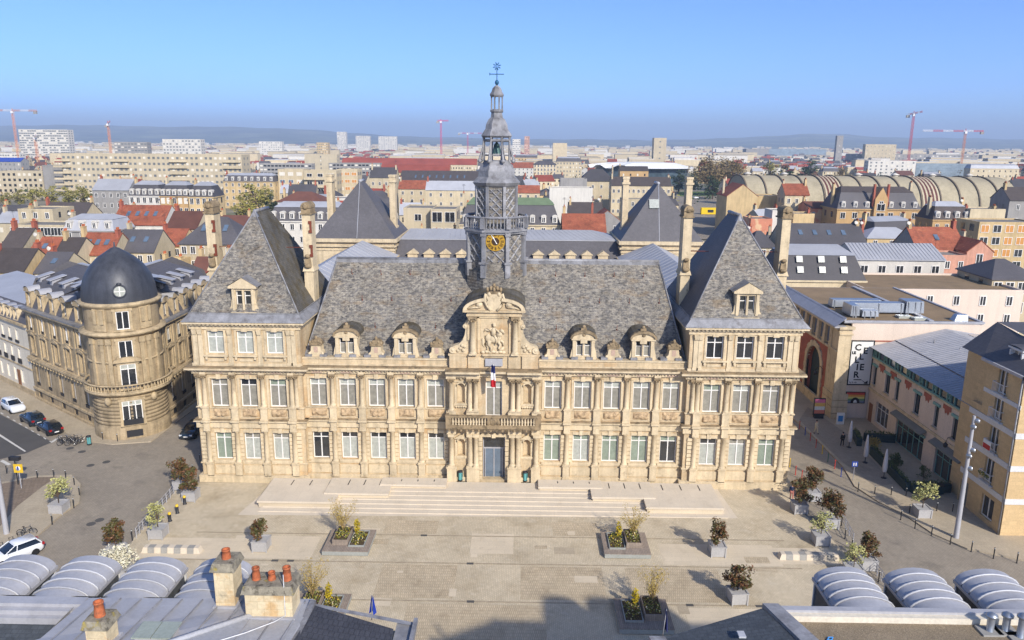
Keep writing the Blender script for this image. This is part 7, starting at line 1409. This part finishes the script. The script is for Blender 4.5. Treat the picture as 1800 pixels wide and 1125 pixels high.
# ---- market hall with the concrete vault
p = at(1312, 405, z=0); q = at(1786, 405, y=p.y); Y0, X0, X1 = p.y, p.x, q.x; SPAN, RISE = 38, 22.3
MH = thing('market_hall', 'long concrete vaulted market hall with curved ribs across the right middle', 'market hall', ((X0+X1)/2, Y0, 0)); SPEC.append(((X0+X1)/2, Y0, X1-X0, SPAN, 22))
def vault(x0, x1, off=0., n=20): return [(Y0+SPAN/2-(SPAN/2+off)*cos(pi*i/n), 3+(RISE-3+off)*sin(pi*i/n)**.62) for i in range(n+1)]
NS = 14; ws_ = (X1-X0)/NS; louv = {4, 9}
for i in range(NS):
    a, b = X0+i*ws_, X0+(i+1)*ws_; pf = vault(a, b); m = MB(); n = len(pf)
    m.add([(a,y,z) for y,z in pf]+[(b,y,z) for y,z in pf], [[k,k+1,n+k+1,n+k] for k in range(n-1)], True); m.build('vault_panel', MATS['hall_concrete'], MH)
    r = MB(); pf = vault(a, a, .5); r.add([(a-.26,y,z) for y,z in pf]+[(a+.26,y,z) for y,z in pf]+[(a-.26,y,z-.6) for y,z in pf]+[(a+.26,y,z-.6) for y,z in pf], [[k,k+1,n+k+1,n+k] for k in range(n-1)]+[[k,k+1,2*n+k+1,2*n+k] for k in range(n-1)]+[[n+k,n+k+1,3*n+k+1,3*n+k] for k in range(n-1)]); r.build('rib', MATS['rib_dark'], MH)
    if i in louv:
        for j in range(9):
            x = a+.9+j*(ws_-1.8)/8; pf = vault(a, a, .25)[:10]; r = MB(); k_ = len(pf); r.add([(x-.36,y,z) for y,z in pf]+[(x+.36,y,z) for y,z in pf], [[k,k+1,k_+k+1,k_+k] for k in range(k_-1)]); r.build('louvre_strip', MATS['louvre_dark' if j % 2 else 'wall_beige'], MH)
    elif i % 2 == 0: m = MB(); m.lathe([(1.2,RISE-.2),(1.2,RISE+.5),(2.0,RISE+.7),(.6,RISE+1.3),(0,RISE+1.5)], 10, ((a+b)/2, Y0+SPAN/2)); m.build('roof_ventilator', MATS['wall_white'], MH)
m = MB(); m.box(X0, X1, Y0-6, Y0, 0, 5); m.box(X0-.3, X1+.3, Y0-6.3, Y0+.3, 5, 5.4); m.build('front_aisle', MATS['hall_concrete'], MH)
for x in (X0, X1): m = MB(); m.poly(*[(x,y,z) for y,z in vault(x,x)], (x,Y0+SPAN,0), (x,Y0,0)); m.build('end_wall', MATS['hall_concrete'], MH)
# ---- white wavy canopy
M('canopy_white', (222,220,214), rough=.6, var=.04, bump=0)
c = at(1128, 290, y=560); CW = thing('wavy_roof_hall', 'low hall under a broad white wavy roof right of centre', 'hall', (c.x, c.y, 0)); SPEC.append((c.x, c.y-20, 86, 44, 18))
m = MB(); n = 48; zt = c.z; rim_ = []
for i in range(n): a = 2*pi*i/n; rim_.append((c.x+44*cos(a), c.y+24*sin(a), zt-1.6+(1.8 if i % 4 < 2 and pi*.75 < a < pi*1.5 else -.6)))
m.add(rim_+[(c.x+26*cos(2*pi*i/n), c.y+14*sin(2*pi*i/n), zt+2.0) for i in range(n)]+[(c.x, c.y, zt+2.6)], [[i,(i+1)%n,n+(i+1)%n,n+i] for i in range(n)]+[[n+i,n+(i+1)%n,2*n] for i in range(n)]); m.build('roof', MATS['canopy_white'], CW)
m = MB(); m.lathe([(1,0),(1,zt-2)], 40, (0,0)); m.v = [(c.x+38*x, c.y+19*y, z) for x, y, z in m.v]; m.build('glass_wall', MATS['glass_far'], CW)
# ---- cranes
M('crane_red', (196,60,70), rough=.5, var=.05, bump=0); M('crane_orange', (206,132,84), rough=.5, var=.05, bump=0); M('crane_pink', (196,64,112), rough=.5, var=.05, bump=0); M('crane_white', (220,216,214), rough=.5, bump=0)
def crane(px, ptop, dist, jl, jr, mast, lab, jibcol=('crane_white','crane_red'), slope=0., toward=0.):
    t = at(px, ptop, y=dist-76.5); sc = dist/1350; o = thing('tower_crane', lab, 'crane', (t.x, t.y, 0), group='construction cranes on the skyline'); hw = .9
    m = MB()
    for dx in (-hw, hw):
        for dy in (-hw, hw): m.bar((t.x+dx,t.y+dy,0),(t.x+dx,t.y+dy,t.z), .3)
    z = 1
    while z < t.z-2: m.bar((t.x-hw,t.y-hw,z),(t.x+hw,t.y-hw,z+2), .2); m.bar((t.x+hw,t.y-hw,z+2),(t.x-hw,t.y-hw,z+4), .2); z += 4
    m.build('mast', MATS[mast], o); m = MB(); m.box(t.x-1.3,t.x+1.3,t.y-1.6,t.y+1.3,t.z,t.z+2.4); m.build('cab', MATS['crane_white'], o); m = MB(); m.bar((t.x,t.y,t.z+2),(t.x,t.y,t.z+5.5), .5); m.build('apex', MATS[jibcol[1]], o)
    L0, L1 = jl*sc, jr*sc; n = 6
    for i in range(n):
        u0, u1 = -L0+(L0+L1)*i/n, -L0+(L0+L1)*(i+1)/n; m = MB(); f = lambda u: (t.x+u, t.y-toward*u, t.z+2.4+slope*u)
        for dz, dy in ((0,-.6),(0,.6),(1.3,0)): m.bar(tuple(Vector(f(u0))+Vector((0,dy,dz))), tuple(Vector(f(u1))+Vector((0,dy,dz))), .3)
        for k in range(4): v0, v1 = u0+(u1-u0)*k/4, u0+(u1-u0)*(k+1)/4; m.bar(tuple(Vector(f(v0))+Vector((0,-.6,0))), tuple(Vector(f(v1))+Vector((0,0,1.3))), .18)
        m.build('jib_section', MATS[jibcol[i % 2]], o)
    m = MB(); k = -1 if L0 < L1 else 1; u = -L0*.92 if L0 < L1 else L1*.92; m.box(t.x+u-1.8, t.x+u+1.8, t.y-1-toward*u, t.y+1-toward*u, t.z-.6+slope*u, t.z+2.2+slope*u); m.build('counterweight', MATS['wall_grey'], o)
crane(22,199,900,45,43,'crane_orange','tall orange crane at the far left with a level jib',('crane_white','crane_orange'))
crane(62,245,850,10,8,'crane_orange','shorter red-topped crane before the white tower slab',('crane_red','crane_white'),.4,1.0)
crane(190,221,900,8,11,'crane_orange','orange crane with red and white jib end above the long slab',('crane_white','crane_red'),.25,1.2)
crane(775,216,1100,6,13,'crane_pink','magenta crane left of the clock tower',('crane_pink','crane_pink'))
crane(822,237,1500,16,24,'crane_pink','distant faint crane just left of the spire',('crane_white','crane_pink'))
crane(1606,204,900,6,8,'crane_red','tall red and white crane on the right skyline, jib towards the viewer',('crane_white','crane_red'),.3,1.5)
crane(1697,235,900,72,30,'crane_orange','crane with long level red and white jib on the right skyline')
# ---- trees of the city
M('leaf_spring', (142,134,66), rough=.7, var=.3, vs=.6, bump=0, rnd=.15); M('leaf_brown', (122,104,66), rough=.8, var=.25, vs=.5, bump=0, rnd=.12); M('leaf_dark', (52,68,38), rough=.7, var=.3, vs=.6, bump=0, rnd=.15)
def tree_mesh(seed, h, r, leaf, n, size, clumps, low=.3):
    rnd = random.Random(seed); t = MB(); cr = MB(); t.tube([(0,0,0),(.1,.05,h*.35),(0,0,h*.8)], h*.025, 6, h*.006)
    for i in range(clumps):
        a = rnd.uniform(0,6.28); z = h*rnd.uniform(low,.95); k = 1-abs((z/h-(low+.95)/2)/((.95-low)/1.7)); rr = r*rnd.uniform(.2,1)*max(.35,k); c = (rr*cos(a), rr*sin(a), z)
        t.tube([(0,0,h*.3),(c[0]*.5,c[1]*.5,h*.2+z*.6),c], h*.009, 4, h*.002); q = r*rnd.uniform(.22,.42); leaves(cr, n//clumps, c, (q,q,q*.8), size, rnd, 0)
    return t.mesh('trunk', MATS['bark']), cr.mesh('crown', MATS[leaf])
TREES = {'spring': [tree_mesh(k, 10, 4, 'leaf_spring', 900, .3, 22) for k in range(3)], 'brown': [tree_mesh(k+10, 14, 6.5, 'leaf_brown', 2200, .32, 40) for k in range(2)], 'dark': [tree_mesh(k+20, 9, 3.6, 'leaf_dark', 1300, .3, 24, .15) for k in range(2)], 'bare': [tree_mesh(k+30, 11, 4, 'leaf_brown', 200, .12, 40) for k in range(2)]}
TL = {'spring': 'yellow-green budding tree', 'brown': 'large brown budding tree', 'dark': 'dark evergreen tree', 'bare': 'bare twiggy tree'}
def tree(kind, px, top, base, where):
    p = at(px, base, z=0); h = at(px, top, y=p.y).z; h0 = {'spring':10,'brown':14,'dark':9,'bare':11}[kind]
    o = thing('tree', f'{TL[kind]} {where}', 'tree', (p.x, p.y, 0), random.uniform(0,6), 'city trees'); q = h/h0; o.scale = (q*1.25, q*1.25, q); t, c = random.choice(TREES[kind]); put('trunk', t, o, local=True); put('crown', c, o, local=True); SPEC.append((p.x, p.y, 4, 4, h*.8))
for i, x in enumerate((14,36,60,96,122,148)): tree('spring', x, (338,333,330,326,328,325)[i], 368, ['at the left edge below the beige block','second in the row below the beige block','third in the row below the long slab','in the middle of the row below the long slab','fifth in the row below the long slab','last of the row beside the zinc-roofed gable'][i])
for i, (x, t) in enumerate(((75,329),(108,324),(135,323),(160,330))): tree('spring', x, t, 352, ['first','second','third','fourth'][i]+' tree of the back row under the long slab')
tree('spring',447,322,392,'tall above the left pavilion tip'); tree('spring',470,328,378,'beside the cream apartment block'); tree('spring',430,345,400,'low behind the left pavilion tip'); tree('bare',384,328,398,'left of the spring trees above the left pavilion'); tree('dark',480,345,385,'below the cream apartment block')
tree('dark',122,362,395,'behind the balcony block on the left'); tree('dark',148,362,395,'right of the other evergreen behind the balcony block'); tree('spring',178,352,392,'between the evergreens and the wide red roof'); tree('spring',200,345,385,'in front of the white mansard terrace'); tree('spring',826,318,352,'just left of the upper clock tower')
tree('brown',1246,276,345,'left of the group before the glass building'); tree('brown',1285,280,345,'right of the group before the glass building'); tree('brown',1266,278,335,'behind the brown group by the square'); tree('dark',1252,310,350,'in the square right of the right pyramid'); tree('dark',1192,300,338,'behind the right rear pyramid'); tree('dark',1215,303,340,'beside the square behind the right pyramid')
tree('dark',1420,284,330,'before the glass media building'); tree('dark',1380,292,330,'above the market hall left end'); tree('spring',1352,284,330,'rounded before the glass media building'); tree('brown',1480,296,330,'low behind the market hall roof')
# ---- random town fabric: one prototype of each kind, then copies
rnd = random.Random(11); protos = []
for k in range(18):
    far = k >= 12
    kind, rm, wm, lab = [('gable','tile_far','wall_cream','small red-roofed cream house in the dense town'),('gable','slate_house','wall_cream','small slate-roofed cream house in the dense town'),('gable','slate_brown','wall_white','white house with grey-brown roof in the dense town'),('hip','slate_house','wall_yellow','ochre house with hipped slate roof in the dense town'),('mansard','slate_house','wall_cream','cream mansard house in the dense town'),('gable','zinc_pale','wall_beige','beige house with pale zinc roof in the dense town'),('gable','tile_brown','wall_beige','beige house with brown tiled roof in the dense town'),('flat','flat_roof','wall_white','white flat-roofed block in the dense town')][k % 8]
    w_, d_, h_ = (rnd.uniform(9,17), rnd.uniform(9,12), rnd.uniform(7,11)) if kind != 'flat' else (rnd.uniform(16,30), 12, rnd.uniform(9,15))
    ns = len(SPEC); o = house(lab, -500-k*40, -900, w_, d_, h_, kind, 0 if kind == 'flat' else rnd.uniform(3,4.6), MATS[rm], MATS[wm], floors=max(2,int(h_/3.2)), cols=max(2,int(w_/3)), win='stuff', chim=0 if kind == 'flat' else 2, group=lab+' houses'); del SPEC[ns:]
    protos.append((o, w_, d_, h_))
def proj(x, y, z):
    dx, dy, dz = x-CAM[0], y-CAM[1], z-CAM[2]; c, s = cos(YAW), sin(YAW); X = c*dx+s*dy; Y = -s*dx+c*dy; zc = Y*cos(PITCH)-dz*sin(PITCH); yc = Y*sin(PITCH)+dz*cos(PITCH); return 900+FPX*X/zc, 562.5-FPX*yc/zc
HAND = [(*[proj(x-w/2, y, h)[0], proj(x+w/2, y, h)[0]], proj(x, y, h)[1], y, x, w, d) for x, y, w, d, h in SPEC]
spots = []; used = set()
def clear(x, y, r, h):
    if y < 95 and abs(x) < 44: return False
    if y < 62 and abs(x) < 82: return False
    for sx, sy, sr in spots:
        if (sx-x)**2+(sy-y)**2 < (sr+r)**2*.8: return False
    px, py = proj(x, y, h+4); hw = FPX*r/max(60, y+76)
    for a, b, pt, yy, X, W, D in HAND:
        if abs(X-x) < W/2+r and yy-r < y < yy+D+r: return False
        if y < yy and px+hw > a and px-hw < b and py < pt+14: return False
    return True
tries = 0; town = []
while len(spots) < 285 and tries < 30000:
    tries += 1; dd = 120+1050*rnd.random()**1.5; px = rnd.uniform(-60, 1860); x = CAM[0]+(px-915)/FPX*dd*1.02; y = dd-76
    if 1180 < px < 1262 and dd < 560: continue
    k = rnd.randrange(18); o, w_, d_, h_ = protos[k]; r = max(w_, d_)*.52
    if not clear(x, y+d_/2, r, h_): continue
    spots.append((x, y+d_/2, r)); rz = [0, .12, -.2, .35][int(abs(math.sin(x*.004+y*.003))*3.99)]+(pi/2 if rnd.random() < .2 else 0)
    if k not in used: used.add(k); o.location = (x, y, 0); o.rotation_euler.z = rz; town.append((o, x, y, h_))
    else: town.append((copy_tree(o, (x, y, 0), rz), x, y, h_))
for k, (o, *_ ) in enumerate(protos):
    if k not in used:
        for c in list(o.children_recursive)+[o]: bpy.data.objects.remove(c)
LM = [(60,300,'far-left beige block'),(260,290,'long beige slab'),(76,250,'white tower slab'),(318,255,'comb-roofed tower'),(300,335,'mansard terrace row'),(200,440,'dome'),(65,400,'balcony block'),(370,420,'left pavilion roof'),(558,320,'cream apartment block'),(520,375,'brown hipped villa'),(600,250,'slim white tower'),(720,280,'red factory range'),(770,312,'dark shed roof'),(637,370,'left rear pyramid'),(755,385,'beige modern block'),(872,260,'spire'),(900,370,'green copper roof'),(958,300,'tall cream corner house'),(1005,345,'blank white wall'),(1050,318,'slate hipped house'),(1128,288,'white wavy roof'),(1160,255,'beige water tower block'),(1157,370,'right rear pyramid'),(1265,310,'brown trees'),(1380,280,'glass media building'),(1400,340,'market hall left half'),(1650,340,'market hall right half'),(1545,365,'tan brick gable house'),(1680,420,'orange-red roof house'),(1570,292,'white block'),(1607,235,'tall red crane'),(1697,250,'long-jib crane'),(1478,250,'dark bell tower'),(1450,420,'long slate roof'),(1770,430,'orange-blind apartments'),(455,352,'spring trees'),(985,262,'pinkish-beige block'),(190,240,'orange crane')]
seen = {}
for o, x, y, h_ in sorted(town, key=lambda t: t[2]):
    px, py = proj(x, y, h_); _, lx, ly, nm = min(((px-a)**2+(2.2*(py-b))**2, a, b, c) for a, b, c in LM); dx, dy = px-lx, py-ly
    way = ('left of' if dx < 0 else 'right of') if abs(dx) > 1.6*abs(dy) else ('beyond' if dy < 0 else 'in front of'); ds = o['group'].replace(' houses','').replace(' in the dense town','').replace('small ','')
    k = seen[(ds, way, nm)] = seen.get((ds, way, nm), 0)+1; o['label'] = f'{ds}, {["nearest","second nearest","third nearest","fourth nearest","fifth nearest","sixth nearest","seventh nearest"][min(k,7)-1]} {way} the {nm}'; o['group'] = 'houses of the dense town'
# ---- the mass of roofs further out: too many and too small to count
far = MB(); fm = ['wall_white','wall_cream','wall_beige','tile_far','slate_house','flat_roof','zinc_pale']
for i in range(4600):
    dd = 950+4300*rnd.random()**1.6; px = rnd.uniform(-80, 1880); x = CAM[0]+(px-915)/FPX*dd*1.02; y = dd-76; big = rnd.random() < .26; w_ = rnd.uniform(22,60) if big else rnd.uniform(8,16); d_ = rnd.uniform(10,15); h_ = rnd.uniform(9,19) if big else rnd.uniform(5,8)
    if any(a-8 < px < b+8 and yy > y-30 for a, b, pt, yy, *_ in HAND if pt < 262 and yy > 700): h_ = min(h_, 8)
    far.m = rnd.choice((0,1,2,2)); far.box(x-w_/2, x+w_/2, y, y+d_, 0, h_)
    if big: far.m = rnd.choice((5,5,6,0)); far.box(x-w_/2+.3, x+w_/2-.3, y+.3, y+d_-.3, h_+.02, h_+.6)
    else: far.m = rnd.choice((3,3,3,4,4,5)); far.extr([(x-w_/2,y-.3,h_+.02),(x-w_/2,y+d_+.3,h_+.02),(x-w_/2,y+d_/2,h_+3.2)], (w_,0,0))
tag(far.build('distant_town', [MATS[q] for q in fm]), 'mass of small pale and red-roofed buildings reaching to the horizon', 'town', kind='stuff')
woods = MB()
for i in range(2400):
    dd = 420+4500*rnd.random()**1.3; px = rnd.uniform(-80, 1880); x = CAM[0]+(px-915)/FPX*dd*1.02; y = dd-76; r = rnd.uniform(2.5,6)
    if not all(not(abs(X-x) < W/2+r and yy-r < y < yy+D+r) for a, b, pt, yy, X, W, D in HAND): continue
    woods.m = rnd.randrange(3); leaves(woods, 26, (x,y,r*.9), (r*1.3,r,r*.9), 1.1, rnd, .2)
tag(woods.build('distant_trees', [MATS['leaf_brown'], MATS['leaf_dark'], MATS['leaf_spring']]), 'scattered bare and budding trees among the far roofs', 'trees', kind='stuff')
# ---- hills
M('hillside', (84,92,62), var=.25, vs=.0012, fine=.2, fs=.006, bump=0, spots=(((128,128,92), .0016, .5, .54, .8), ((52,64,44), .0022, .52, .56, .8)))
prof = [(-300,226),(-100,224),(100,219),(250,222),(400,223),(540,227),(600,233),(700,239),(800,242),(900,244),(1150,246),(1250,244.5),(1350,239),(1420,235),(1480,236),(1550,241),(1700,243),(1800,245),(2000,243),(2200,240)]
hl = MB(); pts = []; NX = 120
def ptop(px):
    for (a, b), (c, e) in zip(prof, prof[1:]):
        if a <= px <= c: return b+(e-b)*(px-a)/(c-a)
for i in range(NX+1):
    px = -300+2500*i/NX; t = at(px, ptop(px)-.6*math.sin(i*1.7)-.4*math.sin(i*.61), y=9200)
    pts += [(t.x*.62, 5600, -.3), (t.x*.74, 6800, max(2, t.z*.24+4*math.sin(i*.9))), (t.x*.87, 8000, max(4, t.z*.66+6*math.sin(i*.7+1))), (t.x, 9200, t.z), (t.x*1.1, 10400, t.z*.6), (t.x*1.18, 11400, -.3)]
hl.add(pts, [[i*6+j, (i+1)*6+j, (i+1)*6+j+1, i*6+j+1] for i in range(NX) for j in range(5)], True); struct('hills', hl, MATS['hillside'])
# ---- the air
vm = bpy.data.materials.new('haze'); vm.use_nodes = True; n_ = vm.node_tree.nodes; n_.remove(n_['Principled BSDF']); pv = n_.new('ShaderNodeVolumePrincipled'); pv.inputs['Color'].default_value = (.6,.74,.95,1); pv.inputs['Density'].default_value = .00017; pv.inputs['Anisotropy'].default_value = 0
vm.node_tree.links.new(pv.outputs[0], n_['Material Output'].inputs['Volume'])
mb = MB(); mb.box(-17000, 17000, -2500, 13500, -1.6, 330); hz = mb.build('haze', vm); tag(hz, 'pale bluish haze lying over the whole town', 'haze', kind='stuff')
